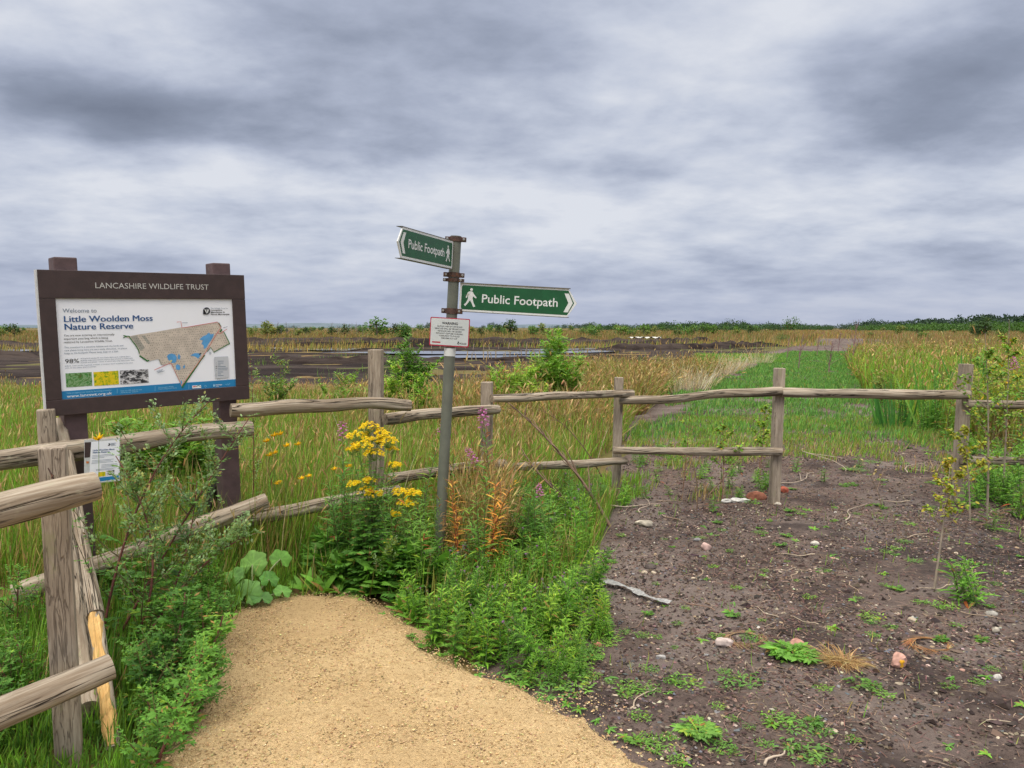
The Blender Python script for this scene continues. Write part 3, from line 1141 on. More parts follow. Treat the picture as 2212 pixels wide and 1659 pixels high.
for r_ in range(nrow):
    for c_ in range(46):
        q = lo + (hi - lo) * np.array([(c_ + .5 * (r_ % 2) + rng.random() * .35) / 46, (r_ + rng.random() * .4) / nrow])
        if polysd(q[None], mpa)[0] > .006 and rng.random() < .88:
            s_ = .0032
            dots.append([(q[0] - s_, q[1]), (q[0] + s_ * .2, q[1] - s_ * .6), (q[0] + s_, q[1] + s_ * .3), (q[0] + s_ * .2, q[1] + s_ * .7)])
flat('map_marks', dots, M['map_dot'])
flat('map_ponds', [[P4(*q) for q in pp] for pp in (
    [(1325, 745), (1345, 722), (1385, 712), (1425, 728), (1445, 760), (1440, 800), (1425, 828), (1385, 825), (1340, 785)],
    [(1430, 862), (1450, 842), (1478, 852), (1492, 890), (1475, 915), (1440, 905)],
    [(1455, 745), (1470, 715), (1488, 750), (1480, 790), (1455, 775)], [(1520, 870), (1540, 850), (1545, 880), (1525, 900)],
    [(1715, 550), (1760, 510), (1800, 495), (1830, 465), (1850, 490), (1890, 480), (1880, 520), (1840, 580), (1800, 645), (1770, 665), (1765, 620), (1740, 600), (1760, 560)],
    [(1605, 740), (1660, 712), (1740, 715), (1725, 750), (1700, 780), (1680, 760), (1650, 748)], [(1490, 1050), (1500, 1030), (1512, 1070), (1500, 1090)])], M['map_pond'])
flat('map_hedges', [ribbon([P4(*q) for q in pp], w) for pp, w in (
    ([(800, 490), (835, 500), (868, 500), (905, 555), (945, 605), (985, 670), (992, 710)], .0055), ([(798, 520), (840, 502)], .005),
    ([(995, 735), (1040, 765), (1090, 800), (1112, 792)], .008), ([(1945, 350), (1975, 400)], .006), ([(1985, 430), (1962, 462)], .009), ([(2005, 455), (2045, 530), (2080, 600)], .005),
    ([(2080, 600), (1890, 703), (1853, 645), (1812, 695)], .005), ([(1780, 735), (1720, 815), (1640, 935), (1560, 1050), (1508, 1125)], .0085))], M['map_green'])
flat('map_paths', [ribbon([P4(*q) for q in pp], .0030) for pp in (
    [(1443, 338), (1492, 333), (1503, 405), (1560, 400), (1930, 342), (1975, 408), (1930, 470), (1800, 690), (1700, 835), (1505, 1100), (1378, 835), (1360, 830), (1175, 908)],
    [(1935, 470), (1965, 480), (2045, 428)])], M['map_red'])
flat('map_hide', [[P4(*q) for q in ((1712, 722), (1735, 705), (1735, 720), (1716, 736))]], M['black_ink'])
flat('map_here_marker', [[(P4(1375, 802)[0] + .0055 * math.cos(a * .5), P4(1375, 802)[1] + .0055 * math.sin(a * .5)) for a in range(13)]], M['yellow'])
# badger emblem and the trust's name
cx_, cz_ = P4(1800, 208)
rx = (P4(1842, 208)[0] - P4(1758, 208)[0]) / 2
flat('emblem', [circ(cx_, cz_, rx, 20), [(cx_ - rx, cz_ - rx), (cx_, cz_ - rx), (cx_ - rx * .1, cz_), (cx_ - rx, cz_)]], M['black_ink'])
flat('emblem_stripes', [[(cx_ + rx * a, cz_ + rx * c_) for a, c_ in pp] for pp in (
    [(-.62, .35), (-.45, .55), (-.1, -.2), (.02, -.75), (-.12, -.75), (-.35, -.2)], [(.02, .55), (.22, .6), (.24, 0), (.1, -.75), (.05, -.2)], [(.5, .5), (.62, .3), (.4, -.3), (.16, -.75), (.22, -.2)])], M['white_ink'])
line('The Wildlife Trust for', 1848, 186, 2058, 15, M['grey_ink'])
for i, s_ in enumerate(('Lancashire', 'Manchester &', 'North Merseyside')):
    line(s_, 1852, 208 + i * 25, (1985, 2018, 2073)[i], 17, M['black_ink'], .02)
# key: box of small symbols with their lines of print
u0, w1 = P4(1895, 760)
u1, w0 = P4(2075, 1010)
flat('key_box', [[(u0, w0), (u1, w0), (u1, w1), (u0, w1)]], plain('key_box_grey', (.50, .52, .56), .4, var=.02))
line('KEY', 1933, 795, 1972, 16, M['black_ink'], .02)
flat('key_lines', [[P4(1938, y), P4(1938 + w, y), P4(1938 + w, y - 7), P4(1938, y - 7)] for y, w in ((815, 70), (838, 68), (860, 32), (880, 95), (900, 120), (920, 115), (945, 65), (968, 40), (988, 70))], M['grey_ink'])
flat('key_symbols', [circ(*P4(1919, y), .0018, 8) for y in (832, 857, 922, 966, 988)] + [[P4(1910, y), P4(1930, y), P4(1930, y - 6), P4(1910, y - 6)] for y in (879, 899)], M['black_ink'])
flat('map_notes', [[P4(x, y), P4(x + w, y - k), P4(x + w, y - k - 5), P4(x, y - 5)] for x, y, w, k in ((1505, 350, 68, 0), (1200, 928, 75, 22), (1208, 938, 60, 18), (1215, 946, 80, 24), (2000, 415, 50, 14), (1832, 705, 22, 0), (1834, 716, 26, 0), (1834, 727, 22, 0))], M['grey_ink'])
# footer
line('Help to support our work by becoming a member', 118, 1186, 660, 17, M['pale_ink'])
line('www.lancswt.org.uk', 120, 1232, 668, 34, M['white_ink'], .008)
line('Scan our QR code to read', 768, 1165, 1024, 17, M['pale_ink'])
line('more on our website', 768, 1186, 978, 17, M['pale_ink'])
line('The Lancashire Wildlife', 1222, 1130, 1410, 15, M['pale_ink'])
line('Trust is a Registered Charity', 1222, 1147, 1448, 15, M['pale_ink'])
flat('footer_rules', [[P4(x, 1130 - k), P4(x + 3, 1130 - k), P4(x + 3, 1185 - k), P4(x, 1185 - k)] for x, k in ((722, 0), (1180, 25), (1588, 40))], M['pale_ink'])
flat('funder_logo', [[P4(1628, 1102), P4(1735, 1097), P4(1738, 1132), P4(1632, 1136)]], M['white_ink'])
flat('funder_logo_stripe', [[P4(1634, 1112), P4(1660, 1106), P4(1690, 1116), P4(1640, 1122)]], M['map_red'])
flat('funder_logo_swoosh', [ribbon([P4(1680, 1112), P4(1705, 1102), P4(1730, 1114)], .003)], M['map_green'])
flat('heritage_emblem', [[P4(1880, 1098), P4(1892, 1086), P4(1904, 1098), P4(1900, 1118), P4(1884, 1118)], ribbon([P4(1775, 1108), P4(1790, 1100), P4(1802, 1112), P4(1790, 1124), P4(1776, 1116)], .002)], M['pale_ink'])
line('Heritage', 1915, 1104, 1992, 15, M['white_ink'], .01)
line('Fund', 1915, 1120, 1955, 12, M['white_ink'], .01)
flat('footer_flourish', [ribbon([P4(2030, 1090), P4(2045, 1100), P4(2052, 1082), P4(2062, 1100), P4(2085, 1078)], .0018)], M['pale_ink'])

# ------------------------------------------------------------------ small notice clipped to the rail
nt = thing('laminated_notice', 'small laminated notice hanging on the upper rail in front of the brown board', 'notice')
q00, q10, q01 = at(190, 950, 4.02), at(267, 946, 4.16), at(182, 1046, 3.99)
xv = (q10 - q00)
zv = (q00 - q01)
NW, NH = xv.length, zv.length
xv.normalize()
yv = zv.cross(xv).normalized()
zv2 = xv.cross(yv)
Mx = Matrix((xv, yv, zv2)).transposed().to_4x4()
Mx.translation = q01
nt.matrix_world = Mx
b = MB()
box(b, (0, 0, 0), (NW, .003, NH), bev=.001)
sl = b.obj('sleeve', M['plastic'], nt, smooth=False)


def nq(x, y):      # close-up survey of the notice
    return ((x - 130) / (1060 - 130) * NW, (1545 - y) / (1545 - 330) * NH)


def nflat(name, polys, m, y, parent=None):
    b_ = MB()
    for pp in polys:
        prism(b_, [nq(*q) for q in pp], y, y + .0004)
    return b_.obj(name, m, parent or nt, smooth=False)


sheet = nflat('sheet', [[(300, 400), (1035, 380), (1030, 1520), (250, 1535)]], M['white'], -.0006)
nflat('brown_flap', [[(135, 400), (300, 400), (270, 820), (135, 820)]], M['board'], -.0007)
nflat('orange_mark', [[(175, 920), (250, 930), (235, 985), (180, 975)]], plain('orange_print', (.55, .16, .02), .5), -.0008)
nflat('blue_band', [[(300, 1400), (1020, 1385), (1020, 1490), (300, 1515)]], M['blue'], -.0012, sheet)
nflat('picture', [[(480, 1250), (670, 1245), (670, 1370), (480, 1375)]], M['pic_yellow'], -.0012, sheet)
nflat('picture', [[(700, 1225), (905, 1220), (900, 1350), (700, 1360)]], M['pic_bw'], -.0012, sheet)
nflat('print_lines', [[(x, y), (x + w, y - 8), (x + w, y), (x, y + 8)] for x, y, w in ((330, 775, 480), (325, 810, 560), (320, 850, 320), (320, 915, 560), (315, 950, 500), (310, 985, 560), (560, 1050, 420), (560, 1085, 440), (560, 1120, 400), (420, 1165, 540), (420, 1195, 460), (430, 1475, 150))], M['grey_ink'], -.0012, sheet)
nflat('logo', [[(725, 525), (740, 505), (765, 500), (760, 480), (740, 480), (745, 465), (775, 460), (795, 485), (790, 515), (765, 535)]], M['black_ink'], -.0012, sheet)
nflat('logo_lines', [[(805, y), (805 + w, y - 2), (805 + w, y + 8), (805, y + 8)] for y, w in ((462, 150), (482, 90), (502, 110), (522, 140))], M['grey_ink'], -.0012, sheet)
for s_, y in (('Little Woolden Moss', 655), ('Nature Reserve', 715)):
    a = nq(340, y)
    text(s_, 'lettering', M['navy'], sheet, (a[0], -.0016, a[1]), NH * 45 / 1215, width=(560 if y < 700 else 430) / 930 * NW, bold=.02)

# ------------------------------------------------------------------ footpath signpost
ptop = at(985, 510, 4.9)
LEAN = math.radians(3.4)
pbase = Vector((ptop.x - math.tan(LEAN) * ptop.z, 4.9, 0))
PH = (ptop.z) / math.cos(LEAN)
sp = thing('signpost', 'leaning grey metal signpost with two green footpath arms and a warning plate', 'signpost', pbase)
sp.rotation_euler = (0, LEAN, 0)
b = MB()
tube(b, [(0, 0, -.3), (0, 0, .6), (0, 0, 1.2), (0, 0, PH)], .035, 20)
b.obj('pole', M['pole'], sp)


def lz(py):
    """height up the pole of a survey row"""
    t = (py - 510) / (1000 - 510)
    q = at(985 - 28 * t, py, 4.9)
    return q.z / math.cos(LEAN)


def clamp(z, ang, h=.028, cap=False):
    b_ = MB()
    tube(b_, [(0, 0, z - h / 2), (0, 0, z + h / 2)], .0405, 20)
    c_, s_ = math.cos(ang), math.sin(ang)
    R3 = Matrix.Rotation(ang, 4, 'Z')
    for sg in (-1, 1):
        box(b_, (sg * .050 - .017, -.016, z - h / 2 + .001), (sg * .050 + .017, .016, z + h / 2 - .001), M=R3, bev=.002)
    o = b_.obj('clamp', M['rust'], sp, smooth=False)
    b2 = MB()
    for sg in (-1, 1):
        p = R3 @ Vector((sg * .053, -.016, z))
        d = R3 @ Vector((0, -1, 0))
        tube(b2, [p, p + d * .010], .008, 6)
    b2.obj('bolts', M['bolt'], o, smooth=False)
    return o


WALK = [(985, 690), (1000, 680), (1014, 679), (1030, 684), (1040, 702), (1066, 733), (1061, 741), (1034, 722), (1031, 745), (1041, 780), (1059, 812), (1040, 819), (1022, 780), (1008, 760),
        (990, 785), (968, 814), (954, 801), (975, 779), (989, 745), (988, 716), (976, 741), (967, 735)]


def arm(z_mid, ang, L, H, flip):
    """finger arm from the pole along local +X turned by ang; lettering on both faces"""
    e = bpy.data.objects.new('arm', None)
    x0 = .045
    tip = .058
    body = [(x0, -H / 2), (x0 + L - tip, -H / 2), (x0 + L, 0), (x0 + L - tip, H / 2), (x0, H / 2)]
    b_ = MB()
    prism(b_, body, -.004, .004)
    o = b_.obj('arm', M['sign_white'], sp, smooth=False)
    o.location = (0, 0, z_mid)
    o.rotation_euler = (0, 0, ang)
    b2 = MB()                                                # folded lips top and bottom
    box(b2, (x0, -.012, H / 2), (x0 + L - tip + .012, .020, H / 2 + .004))
    box(b2, (x0, -.003, -H / 2 - .004), (x0 + L - tip + .012, .020, -H / 2))
    b2.obj('channel', M['sign_back'], o, smooth=False)
    i = .012
    gp = rrect(x0 + i, -H / 2 + i, x0 + L - tip - .002, H / 2 - i, .014)
    ge = [(x0 + L - tip, -H / 2 + i), (x0 + L - .018, 0), (x0 + L - tip, H / 2 - i)]
    # one outline: rounded at the pole end, pointed at the tip
    left = [p for p in gp if p[0] < x0 + L / 2]
    outline = [p for p in left if p[1] > 0] + [p for p in left if p[1] <= 0] + ge
    for face in (-1, 1):
        if face == 1:
            continue
        b3 = MB()
        prism(b3, outline, -.0046, -.0041)
        g = b3.obj('green_face', M['sign_green'], o, smooth=False)
        yy = -.0054
        fx = (lambda x: x)
        b4 = MB()
        cw = .030
        tx = x0 + L - tip - .004
        ch = [(tx - .020, H * .33), (tx + .008, H * .33), (tx + .036, 0), (tx + .008, -H * .33), (tx - .020, -H * .33), (tx + .008, 0)]
        prism(b4, ch, yy, yy + .0006)
        b4.obj('arrow', M['sign_white'], o, smooth=False)
        s_ = H * .68 / 170
        wx = x0 + (.070 if not flip else .062)
        mir = 1 if not flip else 1
        def wk(p):
            return (wx + (p[0] - 1010) * s_ * mir * (1 if not flip else .9), (735 - p[1]) * s_)
        b5 = MB()
        prism(b5, [wk(p) for p in WALK], yy, yy + .0006)
        hx, hz_ = wk((1017, 663))
        prism(b5, circ(hx, hz_, 12.5 * s_), yy, yy + .0006)
        b5.obj('walking_figure', M['sign_white'], o, smooth=False)
        t = text('Public Footpath', 'lettering', M['sign_white'], o, (0, yy, -H * .155), H * .30, width=L * .645, bold=.010, thick=.0006)
        t.location.x = x0 + L * .188
    return o


# right-hand arm: faces the camera
zr = (lz(612) + lz(672)) / 2 + .004
arm(zr, math.radians(-6), .75, .178, False)


def arm_left(z_mid, L, H):
    """arm that comes towards the camera; its visible face reads from the tip to the pole"""
    ang = math.atan2(.93, .37)
    tip = .050
    x1 = -.040
    xa = x1 - L
    body = [(x1, -H / 2), (x1, H / 2), (xa + tip, H / 2), (xa, 0), (xa + tip, -H / 2)]
    b_ = MB()
    prism(b_, body, -.004, .004)
    o = b_.obj('arm', M['sign_white'], sp, smooth=False)
    o.location = (0, 0, z_mid)
    o.rotation_euler = (0, 0, ang)
    b2 = MB()
    box(b2, (xa + tip - .012, -.006, H / 2), (x1, .032, H / 2 + .003))
    box(b2, (xa + tip - .012, -.006, -H / 2 - .003), (x1, .032, -H / 2))
    b2.obj('channel', M['sign_back'], o, smooth=False)
    i = .013
    gp = rrect(xa + tip, -H / 2 + i, x1 - i, H / 2 - i, .012)
    right = [p for p in gp if p[0] > xa + L / 2]
    outline = [(xa + tip + .002, H / 2 - i), (xa + .016, 0), (xa + tip + .002, -H / 2 + i)] + [p for p in right if p[1] < 0] + [p for p in right if p[1] >= 0]
    b3 = MB()
    prism(b3, outline, -.0046, -.0041)
    b3.obj('green_face', M['sign_green'], o, smooth=False)
    yy = -.0054
    b4 = MB()
    t0 = xa + tip + .006
    prism(b4, [(t0 + .03, H * .34), (t0 + .002, H * .34), (t0 - .026, 0), (t0 + .002, -H * .34), (t0 + .03, -H * .34), (t0 + .004, 0)], yy, yy + .0006)
    b4.obj('arrow', M['sign_white'], o, smooth=False)
    s_ = H * .60 / 170
    wx = x1 - .068
    b5 = MB()
    prism(b5, [(wx - (p[0] - 1010) * s_ * .9, (735 - p[1]) * s_) for p in WALK], yy, yy + .0006)
    prism(b5, circ(wx - 7 * s_, 72 * s_, 12.5 * s_), yy, yy + .0006)
    b5.obj('walking_figure', M['sign_white'], o, smooth=False)
    t = text('Public Footpath', 'lettering', M['sign_white'], o, (0, yy, -H * .13), H * .29, width=L * .655, bold=.012, thick=.0006)
    t.location.x = xa + L * .165
    return o


zl = (lz(524) + lz(578)) / 2 - .004
arm_left(zl, .685, .172)
clamp(lz(517), math.radians(0), .030)
clamp(lz(594), math.radians(8), .030)
clamp(lz(601) - .012, math.radians(-12), .022)
clamp(lz(672), math.radians(-10), .034)
b = MB()
tube(b, [(0, 0, lz(752) - .0), (0, 0, lz(769))], .0375, 20, capmat=0)
b.obj('white_band', M['sign_white'], sp)
# warning plate
wz1, wz0 = lz(687), lz(748)
ww = .252
b = MB()
wcx = -.012 + .006
prism(b, rrect(wcx - ww / 2, wz0, wcx + ww / 2, wz1, .008), -.0445, -.0405)
plate = b.obj('warning_plate', M['warn_red'], sp, smooth=False)
plate.rotation_euler = (0, 0, math.radians(2))
b = MB()
prism(b, rrect(wcx - ww / 2 + .006, wz0 + .007, wcx + ww / 2 - .006, wz1 - .006, .006), -.0452, -.0446)
b.obj('white_face', M['warn_face'], plate, smooth=False)
wh = wz1 - wz0


def wt(s_, frac, cap, width, bold):
    t = text(s_, 'lettering', M['black_ink'], plate, (wcx, -.0458, wz0 + wh * frac), wh * cap, align='CENTER', width=width * ww, bold=bold)


wt('WARNING', .765, .085, .40, .03)
for i, (s_, w_) in enumerate((('ILLEGAL USE OF OFF-ROAD', .63), ('VEHICLES WILL BE PROSECUTED.', .77), ('VEHICLES WILL BE SEIZED', .61), ('WITHOUT FURTHER WARNING', .69), ('PURSUANT TO POLICE', .51), ('REFORM ACT S.59', .40))):
    wt(s_, .672 - i * .083, .047, w_, .012)
b = MB()
prism(b, rrect(wcx - ww * .43, wz0 + wh * .105, wcx - ww * .22, wz0 + wh * .150, .002), -.0458, -.0453)
b.obj('red_bar', M['warn_red'], plate, smooth=False)
b = MB()
q = (wcx + ww * .235, wz0 + wh * .125)
prism(b, circ(q[0], q[1], .0070), -.0458, -.0453)
prism(b, [(q[0] - .004, q[1] + .0065), (q[0] + .004, q[1] + .0065), (q[0], q[1] + .0145)], -.0458, -.0453)
b.obj('police_crest', M['black_ink'], plate, smooth=False)
b = MB()
prism(b, circ(q[0], q[1], .0030, 8), -.0462, -.0459)
b.obj('crest_centre', M['warn_face'], plate, smooth=False)
t = text('POLICE', 'lettering', M['black_ink'], plate, (wcx + ww * .275, -.0458, wz0 + wh * .09), wh * .062, width=ww * .16, bold=.02)


# ------------------------------------------------------------------ grasses (uncountable: one object per stand)
def jitcol(rng, n, cols, wts, var=.22):
    cols = np.array(cols)
    k = rng.choice(len(cols), n, p=np.array(wts) / sum(wts))
    c = cols[k] * (1 + var * rng.normal(size=(n, 1))) * (1 + .08 * rng.normal(size=(n, 3)))
    return np.clip(c, .004, .8), k


STRAW, BROWN, OLIVE, GREEN, LUSH, PALE, RUSSET = (.52, .385, .17), (.33, .215, .085), (.27, .275, .06), (.16, .30, .04), (.21, .42, .04), (.56, .49, .33), (.34, .185, .075)


def stand(name, P, h, w, cols, wts, lean=.25, heads=0.0, headcol=None, bend=(.1, .5), seed=0, z=-.03, label=None, prof=BLADE, wind=(.12, 0), tuft=None):
    """blades of grass rooted at P (n, 2)"""
    rng = np.random.default_rng(seed)
    n = len(P)
    h = np.broadcast_to(h, (n,)) * np.clip(1 + .28 * rng.normal(size=n), .35, 1.7)
    w = np.broadcast_to(w, (n,))
    az = rng.random(n) * 2 * np.pi
    ln = np.abs(rng.normal(size=n)) * lean
    D = np.stack([np.cos(az) * ln + wind[0], np.sin(az) * ln + wind[1], np.ones(n)], -1)
    if tuft is not None:
        D[:, :2] += tuft
    D = unit(D)
    U = np.stack([np.cos(az + .6 * rng.normal(size=n)), np.sin(az), np.full(n, .3)], -1)
    c, k = jitcol(rng, n, cols, wts)
    b = MB()
    P3 = np.column_stack([P, np.full(n, z)])
    bd = -(bend[0] + (bend[1] - bend[0]) * rng.random(n)) * 1.0
    leaves(b, P3, D, -U, h, w, bd, prof, c)
    if heads > 0:
        s = rng.random(n) < heads
        S_ = unit(np.cross(D, -U))
        N = np.cross(S_, D)
        tip = (P3 + D * h[:, None] * .97 - N * (bd * h)[:, None] * .94)[s]
        td = unit(D - N * (2 * bd)[:, None])[s]
        m_ = s.sum()
        hc, _ = jitcol(rng, m_, headcol or [STRAW, BROWN, (.48, .32, .15)], [1] * len(headcol or [1, 1, 1]), .2)
        leaves(b, tip - td * .01, td, U[s], (.05 + .07 * rng.random(m_)) * (h[s] / .5) ** .5, np.maximum(w[s] * 1.45, .006), .2, OVAL, hc)
        leaves(b, tip - td * .01, td, np.cross(td, U[s]), (.05 + .06 * rng.random(m_)) * (h[s] / .5) ** .5, np.maximum(w[s] * 1.45, .006), .2, OVAL, hc)
    o = b.obj(name, M['grass'], smooth=False)
    o['kind'] = 'stuff'
    if label:
        o['label'] = label
        o['category'] = 'grass'
    return o


def xl(y):          # left rim of the worn brown edge of the track
    return np.interp(y, [6, 7, 9, 10.2, 13, 18, 24, 31, 44, 60], [.35, .45, 1.05, 1.55, 2.2, 3.6, 6.2, 9.3, 15.2, 22.4])


def fence_y(x):     # line of the fence on the ground
    return np.interp(x, [-6, -2.6, -1.7, -1.0, -.2, 1.0, 2.5, 4.3, 8], [4.0, 4.1, 4.85, 5.5, 6.2, 7.1, 6.85, 7.0, 7.1])


rng = np.random.default_rng(101)
N = 330000
d = 4.3 + (31 - 4.3) * rng.random(N) ** 1.15
P = np.stack([(rng.random(N) * 2 - 1) * d * .86, d], -1)
fx = P[:, 0] < xl(P[:, 1]) - .1 + .3 * (vnoise(P[:, 0], P[:, 1], .8, 4) - .5)
far_edge = np.interp(P[:, 0], [-30, -14, -6, -2, 2, 5, 8, 12], [21, 19, 17.5, 18.5, 20, 22, 23.5, 24]) + 3 * (vnoise(P[:, 0], P[:, 1] * .3, 2.5, 9) - .5)
keep = fx & (P[:, 1] > fence_y(P[:, 0]) - .25) & (P[:, 1] < far_edge) & (vnoise(P[:, 0], P[:, 1], .30, 5) > .22)
P = P[keep]
d = P[:, 1]
g = vnoise(P[:, 0], P[:, 1], 1.9, 6) * .55 + vnoise(P[:, 0], P[:, 1], .6, 7) * .45
near_g = np.clip((9.0 - d) / 4, 0, 1) * .22 + np.clip((-1.2 - P[:, 0] / d * 6.5) * .12, 0, .22)
gm = (g + near_g) > .43 + .26 * (rng.random(len(P)) - .5)
wd = .0032 + .00055 * d
hh = np.where(gm, .36, .44) * (.75 + .5 * vnoise(P[:, 0], P[:, 1], 2.2, 8)) * np.interp(d, [4, 9, 20, 30], [1.05, 1.0, .70, .58])
s = gm
stand('green_grass', P[s], hh[s], wd[s] * 1.15, [GREEN, LUSH, OLIVE, STRAW, BROWN], [4, 2.4, 3.4, 1.4, .8], .46, .06, seed=1, label='green grass growing among the dry stems behind the fence', wind=(.08, 0))
s = ~gm
stand('dry_grass', P[s], hh[s], wd[s] * .8, [(.45, .335, .15), (.29, .19, .078), OLIVE, PALE, RUSSET, GREEN], [2.6, 2.6, 3, .8, 1.1, 2.6], .36, .38, seed=2, label='tall straw coloured seeding grass in the field behind the fence', wind=(.13, 0))

# lower, greener growth along the fence, round the posts and at the left edge
def poly_stand(name, poly, n, h, w, cols, wts, seed, label, z=-.01, **kw):
    P_ = scatter(poly, n, np.random.default_rng(seed))
    k_ = vnoise(P_[:, 0], P_[:, 1], .16, seed) > .3
    return stand(name, P_[k_], h, w, cols, wts, seed=seed, z=z, label=label, **kw)


VERGE = gpoly([(650, 1262), (700, 1280), (840, 1290), (980, 1335), (1190, 1310), (1290, 1200), (1330, 1075), (1060, 1115), (800, 1170), (640, 1190)])
poly_stand('verge_grass', VERGE, 6000, .20, .0075, [GREEN, LUSH, OLIVE, STRAW], [4, 2.5, 3, 1.5], 31, 'lush green grass on the verge under the fence', lean=.45)
poly_stand('verge_grass', gpoly([(950, 1240), (1085, 1245), (1100, 1160), (965, 1140)]), 950, .50, .0055, [STRAW, BROWN, (.42, .25, .11), OLIVE], [4, 3, 2, 2], 32,
           'tall dead straw grass round the foot of the signpost', heads=.6, lean=.20)
poly_stand('verge_grass', gpoly([(1130, 1130), (1310, 1120), (1420, 1060), (1400, 1030), (1180, 1040)]), 1800, .10, .008, [LUSH, GREEN, OLIVE], [3, 4, 2], 33,
           'short bright grass round the foot of the middle fence posts', lean=.5)
LEFT = np.array([[-4.6, 4.0], [-2.6, 4.1], [-1.85, 4.85], [-1.5, 4.55], [-1.52, 3.7], [-1.58, 3.2], [-1.9, 2.9], [-3.0, 2.4]])
poly_stand('left_grass', LEFT, 7000, .20, .0060, [GREEN, LUSH, (.10, .22, .04), STRAW], [4, 3, 3, .7], 34, 'thick green grass at the left edge round the near fence', lean=.45)
poly_stand('verge_grass', gpoly([(420, 1300), (480, 1302), (560, 1300), (680, 1290), (720, 1230), (640, 1180), (520, 1190), (440, 1240)]), 2600, .13, .008, [GREEN, LUSH, OLIVE], [4, 2.5, 2], 37,
           'short green grass at the head of the sandy path beside the brown post', lean=.6)
poly_stand('left_grass', np.array([[-1.9, 3.4], [-1.45, 3.3], [-1.34, 2.85], [-1.30, 2.55], [-1.44, 2.6], [-1.56, 2.82], [-1.8, 2.8], [-2.1, 2.45], [-2.4, 3.0]]), 3600, .12, .0055, [GREEN, (.10, .22, .04), LUSH], [4, 3, 2], 38,
           'short green grass round the foot of the near post', lean=.55)
poly_stand('left_grass', np.array([[-2.3, 2.85], [-1.5, 2.85], [-1.34, 2.6], [-1.24, 2.2], [-2.2, 2.1]]), 4200, .055, .006, [GREEN, (.10, .22, .04), LUSH], [4, 3, 2], 39,
           'close short grass at the very foot of the near post', lean=.8)
SWARD = np.array([[2.3, 9.7], [3.0, 12.2], [4.9, 18.3], [10.6, 31], [14.5, 40], [19.5, 51], [22.5, 51], [17.2, 40], [14.6, 34], [9.4, 19.8], [6.6, 12.2], [5.9, 9.7]])
SW2 = SWARD + np.array([[-1.15, 0]] * 6 + [[.8, 0]] * (len(SWARD) - 6))
Pn = scatter(SW2, 100000, np.random.default_rng(35))
Pn = Pn[polysd(Pn, SW2) > .5 * vnoise(Pn[:, 0], Pn[:, 1], 1.0, 61) ** 2 * 1.6 + .5 * vnoise(Pn[:, 0], Pn[:, 1], .3, 62) - .1]
Pn = Pn[(vnoise(Pn[:, 0], Pn[:, 1], .5, 11) > .20) & (np.random.default_rng(3).random(len(Pn)) < np.interp(Pn[:, 1], [9.8, 11, 20, 51], [.5, 1, 1, .5])) & (vnoise(Pn[:, 0], Pn[:, 1], 1.2, 12) + .85 * np.clip((Pn[:, 1] - 9) / 4, 0, 1) > .62)]
stand('track_sward', Pn, .06 + .08 * vnoise(Pn[:, 0], Pn[:, 1], .9, 63), .007 + .0007 * Pn[:, 1], [(.12, .29, .06), (.16, .35, .07), (.095, .24, .052), OLIVE, (.24, .36, .09)], [4, 4, 2.5, .6, 1.4], .5, 0, seed=36, label='short fresh green sward growing along the middle of the track', wind=(.1, 0))


# rush tussocks beside the track and on the right-hand bank
def tussocks(name, centres, n, h, w, cols, wts, seed, label, rad=.22, heads=.3, spread=.55):
    rng_ = np.random.default_rng(seed)
    k_ = len(centres)
    idx = np.repeat(np.arange(k_), n)
    a = rng_.random(k_ * n) * 2 * np.pi
    r = np.sqrt(rng_.random(k_ * n)) * rad
    off_ = np.stack([np.cos(a), np.sin(a)], -1)
    P_ = centres[idx] + off_ * r[:, None]
    hs = (h * (.7 + .6 * rng_.random(k_)))[idx]
    return stand(name, P_, hs, w, cols, wts, .16, heads, seed=seed + 1, label=label, tuft=off_ * (r / rad * spread)[:, None], bend=(.1, .7))


rng = np.random.default_rng(51)
ty = 10 + 17 * rng.random(260)
tx = xl(ty) - .25 - rng.random(260) ** 1.4 * (1.0 + .16 * ty)
C_ = np.stack([tx, ty], -1)
tussocks('rush_bed', C_[:150], 95, .50, .014, [OLIVE, (.27, .18, .075), (.36, .27, .12), GREEN], [3, 3, 2.2, 3], 52, 'brown and olive rush tussocks along the left side of the track')
tussocks('rush_bed', C_[150:215], 90, .50, .015, [RUSSET, (.27, .18, .075), (.38, .28, .13), OLIVE], [2.5, 3, 1.5, 2], 53, 'russet brown rush tussocks along the left side of the track')
pale_c = np.array([gr(px, py)[:2] for px, py in ((1560, 806), (1580, 800), (1600, 797), (1545, 812), (1500, 838), (1485, 845), (1512, 832), (1640, 786))])
tussocks('pale_rushes', pale_c, 150, .48, .011, [PALE, (.62, .55, .42), STRAW], [3, 2, 1], 54, 'bleached pale rush tussocks near the brown edge of the track', rad=.5)
ty = 10 + 34 * rng.random(170)
tx = np.interp(ty, [10, 19, 34, 50], [7.0, 9.3, 15.6, 23.2]) + rng.random(170) ** 1.7 * (1.5 + .3 * ty)
C_ = np.stack([tx, ty], -1)
tussocks('bank_rushes', C_[:100], 70, .55, .015, [OLIVE, BROWN, (.2, .25, .05), RUSSET], [3, 3, 3, 1.5], 55, 'brown and green rushes on the bank right of the track', rad=.35)
tussocks('bank_rushes', C_[100:], 80, .72, .016, [GREEN, LUSH, OLIVE], [3, 2, 3], 56, 'green sedges on the bank right of the track', rad=.4)


